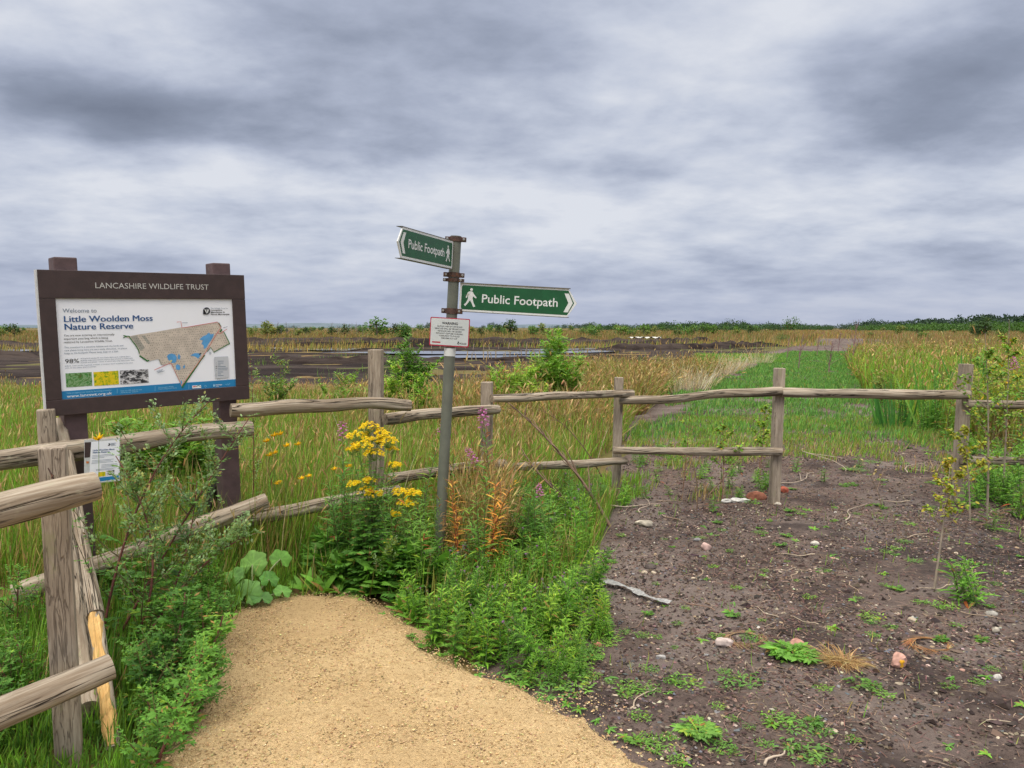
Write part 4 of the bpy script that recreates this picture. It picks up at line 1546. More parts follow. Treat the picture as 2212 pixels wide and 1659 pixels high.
rng = np.random.default_rng(131)
N = 70000
d = 8.5 + 36 * rng.random(N) ** 1.1
x = np.interp(d, [8, 10, 12, 19, 34, 50], [6.6, 6.2, 6.6, 8.8, 15.0, 22.6]) + rng.random(N) ** 1.2 * (1.2 + .42 * d)
P = np.stack([x, d], -1)
P = P[(vnoise(P[:, 0], P[:, 1], .45, 15) > .28) & (P[:, 0] < .85 * P[:, 1])]
gm = vnoise(P[:, 0], P[:, 1], 1.6, 16) + .10 * rng.normal(size=len(P)) > np.interp(P[:, 1], [9, 16, 26, 40], [.18, .25, .36, .5])
hb = (.40 + .35 * vnoise(P[:, 0], P[:, 1], 1.8, 17)) * np.interp(P[:, 1], [8, 11, 20, 40], [.5, 1.0, 1.0, .8])
s = gm
stand('bank_grass', P[s], hb[s], .007 + .0009 * P[s][:, 1], [GREEN, LUSH, OLIVE, (.36, .40, .05)], [3, 3, 2, 2], .35, .05, seed=132, label='rank green grass on the bank right of the track')
s = ~gm
stand('bank_grass', P[s], hb[s], .006 + .0008 * P[s][:, 1], [(.33, .245, .11), (.25, .165, .07), OLIVE, (.28, .155, .07), (.15, .24, .05)], [2, 3, 3, 2.5, 2], .36, .3, seed=133, label='brown seeding grass on the bank right of the track')
# thin, patchy growth on the ground just beyond the fence
N = 34000
d = 6.9 + 6.5 * rng.random(N)
x = xl(d) + rng.random(N) * (7.4 - xl(d) + (d - 6.9) * .25)
P = np.stack([x, d], -1)
pn = vnoise(P[:, 0], P[:, 1], .38, 18) * .6 + vnoise(P[:, 0], P[:, 1], 1.3, 19) * .4
P = P[pn > np.interp(P[:, 1], [6.9, 9, 11.5, 13.4], [.57, .49, .36, .36]) + .22 * np.clip(1 - np.abs(P[:, 0] - xl(P[:, 1]) - .45) / .5, 0, 1) + .14 * np.clip(1 - np.abs(P[:, 0] - 3.4 - .1 * (P[:, 1] - 7)) / 1.6, 0, 1) * (P[:, 1] < 10)]
k = rng.random(len(P)) - np.clip((P[:, 1] - 8.5) * .12, 0, .34)
stand('sparse_grass', P[k < .6], .075, .0085, [GREEN, LUSH, OLIVE], [3, 3, 3], .55, 0, seed=134, z=0, label='thin patchy green growth on the bare ground beyond the fence')
stand('sparse_grass', P[k > .6], .10, .006, [STRAW, BROWN, (.42, .30, .18), RUSSET], [3, 3, 2, 1], .6, .1, seed=135, z=0, label='dry broken grass stalks on the bare ground beyond the fence')


# golden moor grass beyond the peat
def far_stand(name, n, y0, y1, xa, xb, h, w, cols, wts, seed, label, patchy=.35, sc=6):
    r_ = np.random.default_rng(seed)
    y = y0 * (y1 / y0) ** r_.random(n)
    x = (xa + (xb - xa) * r_.random(n)) * y
    k_ = vnoise(x * .5, y, sc, seed) > patchy
    P_ = np.stack([x, y], -1)[k_]
    return stand(name, P_, h, w * P_[:, 1] / 80, cols, wts, .3, 0, seed=seed, label=label, z=-.05, prof=BLADE2)


far_stand('moor_grass', 42000, 76, 420, -.85, .40, .62, .055, [(.34, .23, .085), (.26, .17, .07), (.20, .20, .05), (.22, .14, .06), (.12, .19, .04)], [3, 3, 2, 2, 1.8], 71, 'golden moor grass on the far side of the peat', .22)
far_stand('moor_grass', 15000, 42, 420, .46, .90, .62, .045, [(.33, .215, .085), (.27, .15, .065), (.29, .19, .08), (.20, .20, .05), (.12, .19, .04)], [3, 2, 3, 2, 2], 72, 'russet and golden moor grass right of the track', .25)
far_stand('moor_grass', 6000, 112, 420, .36, .50, .62, .05, [(.40, .27, .10), RUSSET, OLIVE, (.25, .17, .13)], [2, 2, 2, 2], 77, 'dull purplish brown moor grass where the track vanishes', .1)
far_stand('moor_grass', 5000, 58, 74, -.3, .42, .45, .06, [(.42, .28, .09), OLIVE, GREEN], [3, 2, 1], 73, 'golden grass tufts on the far bank of the peat', .55, 3)
far_stand('moor_grass', 3000, 50, 62, -.8, -.18, .45, .06, [(.45, .32, .10), OLIVE], [3, 1], 75, 'golden grass on the left bank of the peat', .5, 4)
far_stand('peat_tufts', 1600, 24, 40, -.34, -.15, .3, .03, [GREEN, LUSH, OLIVE], [3, 2, 1], 74, 'green sedge tufts in the dark peat', .68, 2)
far_stand('bog_lawn', 9000, 30, 46, .24, .36, .14, .05, [LUSH, (.12, .30, .04), GREEN], [3, 3, 2], 76, 'bright green bog lawn beside the track', .3, 3)


# ------------------------------------------------------------------ plants
def bez(p0, p1, p2, n):
    t = np.linspace(0, 1, n)[:, None]
    p0, p1, p2 = map(np.asarray, (p0, p1, p2))
    return (1 - t) ** 2 * p0 + 2 * t * (1 - t) * p1 + t * t * p2


class Leafer:
    """collects leaves, then writes them in one go"""
    def __init__(s):
        s.a = []

    def add(s, p, d, L, w, bend, col):
        s.a.append((*p, *d, L, w, bend, *col))

    def flush(s, mb, prof=LANCE, up=(0, 0, 1), jit=.15, seed=0):
        if not s.a:
            return
        A = np.array(s.a)
        r = np.random.default_rng(seed)
        U = np.asarray(up, float) + .35 * r.normal(size=(len(A), 3))
        c = np.clip(A[:, 9:12] * (1 + jit * r.normal(size=(len(A), 1))), .003, .9)
        k_ = r.random(len(A))
        if up[2] == 1 and c[:, 1].mean() > c[:, 0].mean():
            c[k_ < .035] = (.34, .20, .07)
            c[(k_ > .035) & (k_ < .085)] *= (1.9, 1.25, .9)
        leaves(mb, A[:, 0:3], A[:, 3:6], U, A[:, 6], A[:, 7], A[:, 8], prof, c)
        s.a = []


def rot_about(v, axis, a):
    v, k = np.asarray(v, float), unit(axis)
    return v * math.cos(a) + np.cross(k, v) * math.sin(a) + k * (k @ v) * (1 - math.cos(a))


def lobed(lf, p, d, L, col, pairs=3, wid=.16, ang=.85, up=np.array([0, 0, 1.0])):
    """deeply cut leaf: paired lobes along a midrib"""
    d = unit(d)
    s = unit(np.cross(d, up) + 1e-6)
    n = np.cross(s, d)
    lf.add(p, d, L, L * .07, .25, col)
    for i in range(pairs):
        t = .25 + .5 * i / max(1, pairs - 1) if pairs > 1 else .5
        q = p + d * L * t - n * .25 * L * t * t
        for sg in (-1, 1):
            dd = unit(d * math.cos(ang) + s * sg * math.sin(ang) - n * .1)
            lf.add(q, dd, L * (.42 - .12 * abs(t - .5)), L * wid, .2, col)
    q = p + d * L * .72 - n * .13 * L
    lf.add(q, unit(d - n * .2), L * .38, L * wid * 1.1, .2, col)


def az_dir(az, el):
    return np.array([math.cos(az) * math.cos(el), math.sin(az) * math.cos(el), math.sin(el)])


def lerp3(a, b_, t):
    return tuple(np.asarray(a) * (1 - t) + np.asarray(b_) * t)


DK, MID, FRESH, GREY = (.055, .155, .025), (.105, .255, .036), (.17, .38, .048), (.25, .37, .16)


def mugwort_mesh(root, path, seed, nb=10, size=1.0, buds=True, stemcol=(.16, .06, .05), leafcol=(MID, GREY), spread=.34):
    r = random.Random(seed)
    n = len(path)
    H = np.linalg.norm(path[-1] - path[0])
    st, lfm = MB(), MB()
    tube(st, path, np.linspace(.0075 * size, .0022 * size, n), 6, stemcol)
    lf, bd = Leafer(), Leafer()
    T = unit(np.gradient(path, axis=0))
    az = r.random() * 6
    for i in range(2, n):
        t = i / (n - 1)
        for _ in range(2):
            az += 2.4
            lobed(lf, path[i], az_dir(az, .35 + .4 * r.random()), size * (.115 - .065 * t) * (.7 + .6 * r.random()), lerp3(leafcol[0], leafcol[1], max(0, t - .35)), 3)
    for k in range(nb):
        t = .18 + .78 * k / nb
        i = t * (n - 1)
        p = path[int(i)] + (path[min(n - 1, int(i) + 1)] - path[int(i)]) * (i - int(i))
        az += 2.4 + .3 * r.random()
        e = .55 + .35 * r.random()
        L = H * spread * (1.15 - t) * (.7 + .6 * r.random())
        d0 = az_dir(az, e)
        bp = bez(p, p + d0 * L * .5, p + d0 * L + np.array([0, 0, L * .2]) + T[int(i)] * L * .15, 8)
        tube(st, bp, np.linspace(.0034, .0012, 8) * size, 4, lerp3(stemcol, (.10, .16, .05), .5))
        for j in range(1, 8):
            u = j / 7
            az2 = r.random() * 6.28
            for _ in range(2):
                az2 += 2.6
                dd = unit(d0 * .7 + az_dir(az2, .5 * r.random()) * .9)
                lobed(lf, bp[j], dd, size * (.066 - .03 * u) * (.7 + .6 * r.random()), lerp3(leafcol[0], leafcol[1], max(0, .9 * t + .5 * u - .45)), 2)
            if buds and t > .25 and u > .3:
                for _ in range(9):
                    q = bp[j] + np.array([r.gauss(0, .010), r.gauss(0, .010), r.gauss(0, .012)])
                    bd.add(q, unit(d0 + az_dir(r.random() * 6, .5) * .8), .017 * size, .011 * size, .1, lerp3(GREY, (.34, .45, .22), r.random()))
    for j in range(26 if buds else 0):
        u = .72 + .28 * r.random()
        i = int(u * (n - 1))
        q = path[i] + np.array([r.gauss(0, .011), r.gauss(0, .011), r.gauss(0, .02)])
        bd.add(q, az_dir(r.random() * 6, 1.0), .019 * size, .012 * size, .1, lerp3(GREY, (.34, .45, .22), r.random()))
    lf.flush(lfm, LANCE, seed=seed)
    bd.flush(lfm, OVAL, seed=seed)
    st.obj('stem', M['stem'], root)
    lfm.obj('foliage', M['leaf'], root, smooth=False)


def thistle_mesh(root, seed, h=.5, heads=4, lcol=(.075, .215, .05), nst=1):
    r = random.Random(seed)
    st, lfm = MB(), MB()
    lf = Leafer()
    hds = []
    for s_ in range(nst):
        a = r.random() * 6.28
        base = np.array([math.cos(a), math.sin(a), 0]) * (.05 * s_)
        hh_ = h * (.75 + .4 * r.random())
        tip = base + np.array([r.gauss(0, .09 * hh_), r.gauss(0, .09 * hh_), hh_])
        path = bez(base, base + np.array([0, 0, hh_ * .5]), tip, 12)
        tube(st, path, np.linspace(.005, .002, 12), 5, (.12, .20, .07))
        n = int(46 * hh_ / .5)
        az = r.random() * 6
        for i in range(n):
            t = .04 + .94 * i / n
            k = min(10, int(t * 11))
            p = path[k] + (path[k + 1] - path[k]) * (t * 11 - k)
            az += 2.39
            L = (.110 - .06 * t) * (.75 + .5 * r.random())
            d = az_dir(az, .15 + .65 * t + .2 * r.random())
            lf.add(p, d, L, L * .20, .45, lerp3(lcol, (lcol[0] * 1.7, lcol[1] * 1.45, lcol[2] * 1.5), t * r.random() * 1.2))
            s2 = unit(np.cross(d, (0, 0, 1.0)))
            for q_ in (.25, .48, .7):
                for sg in (-1, 1):
                    lf.add(p + d * L * q_ - np.array([0, 0, .45 * L * q_ * q_]), unit(d * .6 + s2 * sg + np.array([0, 0, .25])), L * .26, L * .11, 0, lcol)
        for k in range(heads):
            a2 = r.random() * 6.28
            p0 = path[8 + r.randrange(3)]
            tipb = p0 + az_dir(a2, .9) * (.07 + .08 * r.random())
            tube(st, bez(p0, p0 + az_dir(a2, .4) * .04, tipb, 4), .0018, 4, (.12, .2, .08))
            hd = np.array([[0, 0, 0], [0, 0, .005], [0, 0, .012], [0, 0, .018]]) + tipb
            bract, fl, pf = MB(), MB(), Leafer()
            hds.append((bract, fl, pf))
            tube(bract, hd, [.003, .0075, .0080, .005], 7, (.13, .17, .08))
            if r.random() < .75:
                for j in range(16):
                    pf.add(tipb + np.array([0, 0, .015]), az_dir(j * 2.4, .55 + .7 * r.random()), .016, .004, .1, (.40, .17, .42))
            else:
                for j in range(10):
                    pf.add(tipb + np.array([0, 0, .015]), az_dir(j * 2.4, .8), .012, .005, .1, (.30, .20, .11))
    lf.flush(lfm, LANCE, seed=seed)
    st.obj('stem', M['stem'], root)
    lfm.obj('foliage', M['leaf'], root, smooth=False)
    for bract, fl, pf in hds:
        pf.flush(fl, BLADE2, seed=seed)
        o = bract.obj('flower_head', M['stem'], root)
        fl.obj('petals', M['petal'], o, smooth=False)


def willowherb_mesh(root, seed, h=.9, mode='green', flower=False, nst=3):
    r = random.Random(seed)
    st, lfm, fl = MB(), MB(), MB()
    lf, pf = Leafer(), Leafer()
    sc = {'green': (.13, .16, .06), 'autumn': (.28, .07, .04), 'dead': (.26, .15, .07)}[mode]
    for s_ in range(nst):
        a = r.random() * 6.28
        base = np.array([math.cos(a), math.sin(a), 0]) * .07 * r.random()
        hh_ = h * (.7 + .4 * r.random())
        tip = base + np.array([r.gauss(.03, .12 * hh_), r.gauss(0, .10 * hh_), hh_])
        path = bez(base, base + np.array([0, 0, hh_ * .55]), tip, 14)
        tube(st, path, np.linspace(.0048, .0014, 14), 5, sc)
        n = int(85 * hh_)
        az = 0
        top = .86 if flower else 1.0
        for i in range(n):
            t = .08 + (top - .08) * i / n
            k = min(12, int(t * 13))
            p = path[k] + (path[k + 1] - path[k]) * (t * 13 - k)
            az += 2.39
            L = (.105 - .055 * t) * (.7 + .55 * r.random())
            if mode == 'green':
                c = lerp3(MID, FRESH, r.random())
                if r.random() < .06:
                    c = (.38, .10, .03)
            elif mode == 'autumn':
                c = (lambda q: (.70, .33, .07) if q < .55 else ((.52, .19, .06) if q < .65 else ((.70, .42, .08) if q < .88 else (.25, .32, .05))))(r.random())
            else:
                c = lerp3((.48, .33, .17), (.30, .17, .07), r.random())
            lf.add(p, az_dir(az, (.1 if mode == 'dead' else .35) + .5 * t), L, L * (.15 if mode != 'dead' else .18), .5 if mode != 'dead' else .9, c)
        if flower:
            for i in range(24):
                t = .85 + .15 * i / 24
                k = min(12, int(t * 13))
                p = path[k] + (path[k + 1] - path[k]) * (t * 13 - k)
                az += 2.39
                d = az_dir(az, .35 + .8 * (t - .85))
                l_ = .030 * (1.1 - (t - .85) * 4)
                tube(st, [p, p + d * l_], .0012, 3, (.34, .09, .13), caps=False)
                if .87 < t < .97 or i % 2 == 0:
                    for j in range(4):
                        pf.add(p + d * l_, unit(az_dir(j * 1.57 + az, .3) + d * .6), .015, .011, .2, (.52, .17, .42))
                else:
                    pf.add(p + d * l_, d, .016, .004, 0, (.42, .10, .22))
    lf.flush(lfm, LANCE, seed=seed)
    st.obj('stem', M['stem'], root)
    lfm.obj('foliage', M['leaf'], root, smooth=False)
    if flower:
        pf.flush(fl, OVAL, seed=seed)
        fl.obj('flowers', M['petal'], root, smooth=False)


def corymb(root, c, rad, seed):
    """flat-topped head of small yellow daisies"""
    r = random.Random(seed)
    pf, ds, stk = Leafer(), MB(), MB()
    n = int(6 + 19 * (rad / .05) ** 1.6)
    for i in range(n):
        a, q = r.random() * 6.28, math.sqrt(r.random())
        p = np.array([math.cos(a) * q * rad, math.sin(a) * q * rad, -.35 * rad * q * q + r.gauss(0, .007)])
        tube(stk, [np.array([0, 0, -rad * 1.1]), p * np.array([.6, .6, 1]) - [0, 0, .03], p], .0010, 3, (.14, .24, .05), caps=False)
        tl = np.array([math.cos(a) * q * .5 + r.gauss(0, .25), math.sin(a) * q * .5 - .35 + r.gauss(0, .2), 1.0])
        nn = unit(tl)
        s_ = unit(np.cross(nn, (1, .2, 0)))
        u_ = np.cross(nn, s_)
        ring = [p + (s_ * math.cos(k * 1.047) + u_ * math.sin(k * 1.047)) * .0052 + nn * .001 for k in range(6)]
        ds.add(ring + [p + nn * .004], [[k, (k + 1) % 6, 6] for k in range(6)], 0, (.62, .30, .012))
        for k in range(10):
            dd = s_ * math.cos(k * .628) + u_ * math.sin(k * .628)
            pf.add(p + dd * .004, unit(dd + nn * .12), .0105, .0052, .15, (.80, .58 + .06 * r.random(), .012))
    b_ = MB()
    b_.V, b_.C, b_.G, b_.F, b_.M, b_.n = ds.V, ds.C, ds.G, ds.F, ds.M, ds.n
    pf.flush(b_, OVAL, jit=.16, seed=seed)
    o = b_.obj('flower_head', M['petal'], root, smooth=False)
    o.location = c
    stk.obj('stalks', M['stem'], o)


def ragwort(base, heads, seed, label, nleaf=70, h=.8, lean=(0, 0)):
    r = random.Random(seed)
    root = thing('ragwort', label, 'wildflower', base, group=None)
    st, lfm = MB(), MB()
    lf = Leafer()
    base_v = np.array(base)
    crown = np.mean([np.array(c) - base_v for c, _ in heads], 0)
    fork = crown * np.array([.9, .9, .62])
    main = bez((0, 0, 0), fork * np.array([.3, .3, .6]), fork, 12)
    tube(st, main, np.linspace(.006, .004, 12), 6, (.13, .12, .05))
    for i, (c, rad) in enumerate(heads):
        loc = np.array(c) - base_v
        k = 6 + r.randrange(6)
        bp = bez(main[k], main[k] + (loc - main[k]) * np.array([.6, .6, .4]), loc - [0, 0, rad * 1.0], 8)
        tube(st, bp, np.linspace(.0035, .0018, 8), 4, (.13, .2, .05))
        for j in range(1, 7):
            lobed(lf, bp[j], az_dir(r.random() * 6.28, .3), .06 * (.6 + .6 * r.random()), lerp3(MID, FRESH, r.random() * .7), 3, .2)
        corymb(root, tuple(loc), rad, seed * 31 + i)
    for i in range(nleaf):
        t = r.random() ** .8
        k = min(10, int(t * 11))
        lobed(lf, main[k] + np.array([r.gauss(0, .05), r.gauss(0, .05), 0]) * (1 - t), az_dir(r.random() * 6.28, .25 + .3 * r.random()), (.15 - .08 * t) * (.7 + .6 * r.random()), lerp3(DK, MID, .3 + .7 * r.random()), 5, .14, 1.0)
    lf.flush(lfm, LANCE, seed=seed)
    st.obj('stem', M['stem'], root)
    lfm.obj('foliage', M['leaf'], root, smooth=False)
    return root


def round_leaf(mb, tip, face, size, seed, col):
    """broad kidney-shaped leaf with a notch and a scalloped rim"""
    r = np.random.default_rng(seed)
    f = unit(face)
    s_ = unit(np.cross(f, (0.13, .2, 1.0)))
    u_ = np.cross(s_, f)
    NA, NR = 34, 6
    V, C_ = [np.array(tip)], [np.array(col) * 1.25]
    ang = np.linspace(math.radians(22), math.radians(338), NA)
    for k in range(1, NR + 1):
        q = k / NR
        for j, a in enumerate(ang):
            lob = 1 + .07 * math.cos(a * 7) + .03 * math.cos(a * 17) * (k == NR)
            rr = size * q * lob * (1.0 + .12 * math.cos(a - math.pi)) * (.85 if abs(a - math.pi) > 2.45 else 1)
            zz = size * (.10 * math.cos(a * 3.5 + seed) * q * q - .16 * q * q + .05 * q)
            V.append(np.array(tip) + s_ * rr * math.sin(a) - u_ * rr * math.cos(a) + f * zz)
            vein = .25 if (j % 5 == 0) else 0
            C_.append(np.array(col) * (1 + vein + .06 * r.normal()))
    Fq = [[0, 1 + j, 2 + j] for j in range(NA - 1)]
    for k in range(NR - 1):
        for j in range(NA - 1):
            a = 1 + k * NA + j
            Fq.append([a, a + NA, a + NA + 1, a + 1])
    mb.add(V, Fq, 0, np.clip(np.array(C_), 0, 1))


def burdock(base, lv, label):
    """lv: list of (point of leaf centre, facing, radius)"""
    root = thing('butterbur', label, 'plant', base)
    st = MB()
    for i, (p, f, s_) in enumerate(lv):
        q = np.array(p) - np.array(base)
        tube(st, bez((0, 0, -.02), q * np.array([.4, .4, .8]), q, 8), np.linspace(.006, .004, 8), 6, (.22, .26, .12))
    st.obj('stalks', M['stem'], root)
    for i, (p, f, s_) in enumerate(lv):
        b_ = MB()
        round_leaf(b_, np.array(p) - np.array(base), f, s_, i * 7 + 3, ((.15, .33, .075), (.12, .31, .05), (.17, .35, .09))[i % 3])
        b_.obj('leaf', M['leaf'], root)
    return root


def basal_mesh(root, seed, n=10, L=.16, wid=.26, col=FRESH, el=.7, cut=False):
    r = random.Random(seed)
    lf, b_ = Leafer(), MB()
    for i in range(n):
        a = i * 2.39 + r.random() * .5
        d = az_dir(a, el * (.5 + .8 * r.random()))
        l_ = L * (.65 + .6 * r.random())
        c = lerp3(col, FRESH, r.random() * .5)
        p = np.array([r.gauss(0, .006), r.gauss(0, .006), 0.002])
        if cut:
            lobed(lf, p, d, l_, c, 6, .13, 1.0)
        else:
            lf.add(p, d, l_, l_ * wid, .55, c)
    lf.flush(b_, LANCE if cut else OVAL, seed=seed, jit=.12)
    b_.obj('foliage', M['leaf'], root, smooth=False)


def mat_mesh(root, seed, n=70, R=.10, col=FRESH):
    """low creeping mat of small leaves"""
    r = random.Random(seed)
    lf, b_, st = Leafer(), MB(), MB()
    for k in range(6):
        a = r.random() * 6.28
        e = np.array([math.cos(a), math.sin(a), .02]) * R * (.6 + .6 * r.random())
        tube(st, bez((0, 0, .004), e * .5 + [0, 0, .02], e, 6), .0012, 3, (.16, .2, .07))
    for i in range(n):
        a, q = r.random() * 6.28, math.sqrt(r.random()) * R * (.7 + .5 * r.random())
        p = np.array([math.cos(a) * q, math.sin(a) * q, .004 + .025 * r.random()])
        lf.add(p, az_dir(r.random() * 6.28, .1 + .5 * r.random()), .022 + .018 * r.random(), .011, .3, lerp3(col, (.20, .33, .06), r.random() * .6))
    lf.flush(b_, OVAL, seed=seed)
    st.obj('stem', M['stem'], root)
    b_.obj('foliage', M['leaf'], root, smooth=False)


def shrub_mesh(root, seed, h, w, cols, nst=16, leafL=.07, dens=1.0, lw=.24):
    r = random.Random(seed)
    st, lfm = MB(), MB()
    lf = Leafer()
    for s_ in range(nst):
        a = s_ * 2.39 + r.random()
        q = math.sqrt((s_ + .5) / nst)
        tip = np.array([math.cos(a) * q * w * .5, math.sin(a) * q * w * .5, h * (1.1 - .4 * q * q) * (.55 + .5 * r.random())])
        path = bez((math.cos(a) * .06, math.sin(a) * .06, 0), (tip[0] * .25, tip[1] * .25, tip[2] * .6), tip, 12)
        tube(st, path, np.linspace(.007, .002, 12), 4, (.20, .14, .07), caps=False)
        subs = [path]
        for k in range(8):
            i = 3 + r.randrange(8)
            d = az_dir(r.random() * 6.28, .5 + .5 * r.random())
            L = h * .22 * (.6 + .7 * r.random())
            sp_ = bez(path[i], path[i] + d * L * .6, path[i] + d * L + np.array([0, 0, L * .25]), 7)
            tube(st, sp_, .0022, 3, (.2, .16, .07), caps=False)
            subs.append(sp_)
        for pth in subs:
            for i in range(2, len(pth)):
                for _ in range(int(5 * dens + r.random())):
                    p = pth[i] + (pth[i - 1] - pth[i]) * r.random()
                    t = p[2] / h
                    c = cols[0] if r.random() < .35 else (cols[1] if r.random() < .6 else cols[2])
                    lf.add(p, az_dir(r.random() * 6.28, .15 + .8 * r.random()), leafL * (.6 + .7 * r.random()), leafL * lw, .3, c)
    lf.flush(lfm, LANCE, seed=seed)
    st.obj('stem', M['stem'], root)
    lfm.obj('foliage', M['leaf'], root, smooth=False)


def crown_tree(root, seed, h, w, cols, trunk=.3, n=420, leaf=.10, lumps=9, low=.12):
    """bush or tree far away: trunk, limbs and a ragged crown of leaf clumps"""
    r = random.Random(seed)
    tr, cr = MB(), MB()
    tube(tr, bez((0, 0, -.1), (r.gauss(0, .04) * h, 0, h * .4), (r.gauss(0, .06) * h, 0, h * .8), 7), np.linspace(.035 * h, .008 * h, 7), 6, (.10, .08, .06))
    lf = Leafer()
    for k in range(lumps):
        a, q = r.random() * 6.28, r.random() ** .6
        c = np.array([math.cos(a) * q * w * .36, math.sin(a) * q * w * .36, h * (low + .1 + (.86 - low) * r.random() * (1.08 - .42 * q))])
        R_ = w * (.13 + .13 * r.random())
        tube(tr, bez((0, 0, h * .2), c * np.array([.4, .4, .7]), c, 5), .008 * h, 4, (.10, .08, .06), caps=False)
        col = cols[r.randrange(len(cols))]
        for i in range(n // lumps):
            v = np.array([r.gauss(0, 1), r.gauss(0, 1), r.gauss(0, .85)])
            v = v / np.linalg.norm(v) * R_ * (r.random() ** .4) * 1.15
            p = c + v
            if p[2] < .02 * h:
                continue
            lf.add(p, unit(v + np.array([r.gauss(0, .6), r.gauss(0, .6), r.gauss(0, .6)]) * R_), leaf * h * (.5 + .8 * r.random()), leaf * h * .55, .2, col)
    lf.flush(cr, OVAL, seed=seed, jit=.2)
    tr.obj('trunk', M['stem'], root)
    cr.obj('crown', M['leaf'], root, smooth=False)


def kinds(name, label, cat, group, builders):
    """one prototype per builder; the first placing moves the prototype itself"""
    out = []
    for f in builders:
        t_ = thing(name, label, cat, group=group)
        f(t_)
        out.append([t_, False])
    return out


def put(k, loc, rz=0.0, s=1.0, label=None, group=None, tilt=(0, 0)):
    if not k[1]:
        k[1] = True
        o = k[0]
        o.location = loc
        o.rotation_euler = (tilt[0], tilt[1], rz)
        o.scale = (s, s, s) if not isinstance(s, tuple) else s
        if label:
            o['label'] = label
        if group:
            o['group'] = group
        return o
    return dup(k[0], loc, rz, s, label, group, tilt)


PR = random.Random(77)


def spread(protos, P_, smin=.8, smax=1.2, z=0.0, label=None, group=None, tilt=.12):
    for x, y in P_:
        put(protos[PR.randrange(len(protos))], (x, y, z(x, y) + .002 if callable(z) else z), PR.random() * 6.28, smin + (smax - smin) * PR.random(), label, group, (PR.gauss(0, tilt), PR.gauss(0, tilt)))


# --- mugwort leaning over the path by the near post
def mug(base_px, mid, tip, Yb, Yt, seed, label, **kw):
    b0 = Vector(gr(*base_px)) if Yb is None else at(base_px[0], base_px[1], Yb)
    b0.z = 0
    m_, t_ = at(*mid, (b0.y + Yt) / 2), at(*tip, Yt)
    root = thing('mugwort', label, 'plant', b0)
    pth = bez((0, 0, 0), np.array((m_ - b0) * 2 - (t_ - b0) * .5), np.array(t_ - b0), 18)
    mugwort_mesh(root, pth, seed, **kw)
    return root


mug((215, 1440), (300, 1090), (452, 868), 3.55, 3.9, 1, 'tallest grey-tipped mugwort reaching up to the bottom edge of the welcome board', nb=12, size=1.0)
mug((235, 1450), (395, 1130), (540, 900), 3.6, 4.1, 2, 'grey-tipped mugwort crossing the brown post with its tip beside the end of the top rail', nb=11, size=1.0)
mug((262, 1460), (330, 1210), (250, 985), 3.5, 3.7, 3, 'mugwort standing close beside the small hanging notice', nb=12, size=1.0)
mug((270, 1480), (380, 1260), (425, 1040), 3.5, 3.9, 4, 'reddish-stemmed mugwort in the middle of the clump below the sign', nb=10, size=1.0)
mug((270, 1490), (420, 1240), (560, 1150), 3.4, 3.9, 5, 'mugwort leaning low to the right in front of the brown post', nb=12, buds=True)
mug((275, 1640), (400, 1500), (482, 1330), 2.95, 3.15, 6, 'dark green mugwort shoot arching out over the sandy path', nb=10, size=1.35, buds=False, leafcol=(MID, FRESH))
mug((265, 1640), (360, 1440), (400, 1280), 2.95, 3.3, 7, 'leafy dark mugwort between the near post and the sandy path', nb=11, size=1.35, buds=False, leafcol=(DK, MID))
mug((545, 1240), (548, 960), (540, 765), 5.6, 5.7, 8, 'slender grey mugwort rising past the right side of the welcome board', nb=9, size=.7, spread=.16)

low_mug = kinds('mugwort', 'small leafy mugwort in the green mass at the foot of the near fence', 'plant', 'mugworts around the near fence', [
    (lambda t_, q=q: mugwort_mesh(t_, bez((0, 0, 0), (.02, 0, .25), (.10 * math.cos(q), .10 * math.sin(q), .46), 10), 20 + q, nb=7, size=1.2, buds=False, leafcol=((MID, MID), (MID, FRESH), (MID, FRESH))[q], spread=.5)) for q in range(3)])
spread(low_mug, scatter(np.array([[-1.90, 4.05], [-1.62, 4.05], [-1.48, 3.75], [-1.32, 3.25], [-1.26, 2.75], [-1.20, 2.5], [-1.27, 2.5], [-1.36, 2.9], [-1.50, 3.2], [-1.75, 3.7]]), 34, np.random.default_rng(5)), .4, .8, -.02, tilt=.2)
spread(low_mug, scatter(np.array([[-3.3, 4.0], [-2.4, 3.9], [-2.05, 3.3], [-1.92, 2.95], [-1.98, 2.6], [-2.6, 2.4]]), 40, np.random.default_rng(6)), .4, .8, -.02, label='small leafy mugwort in the grass left of the near post', tilt=.2)

# --- thistles and tall herbs between path and signpost
thi = kinds('thistle', 'bushy creeping thistle in the green mass right of the sandy path', 'plant', 'thistles beside the path', [
    (lambda t_, q=q: thistle_mesh(t_, 40 + q, .46, (1, 2, 0, 0, 0)[q], ((.12, .29, .032), (.15, .34, .035), (.11, .27, .032), (.17, .37, .04), (.20, .40, .045))[q], 2)) for q in range(5)])
T1 = gpoly([(845, 1312), (905, 1385), (960, 1410), (1060, 1445), (1180, 1470), (1235, 1420), (1290, 1370), (1290, 1290), (1200, 1230), (1020, 1250), (900, 1270)])
spread(thi, scatter(T1, 135, np.random.default_rng(8)), .38, .74, -.02, tilt=.16)
T2 = gpoly([(1000, 1250), (1260, 1240), (1300, 1150), (1180, 1120), (1050, 1160)])
spread(thi, scatter(T2, 60, np.random.default_rng(9)), .55, .95, -.02, label='creeping thistle with lilac heads behind the green mass beside the path', tilt=.12)
wil = kinds('willowherb', 'green leafy willowherb growing under the fence near the signpost', 'plant', 'willowherbs under the fence', [
    (lambda t_, q=q: willowherb_mesh(t_, 60 + q, (.62, .75)[q], 'green', False, 3)) for q in range(2)])
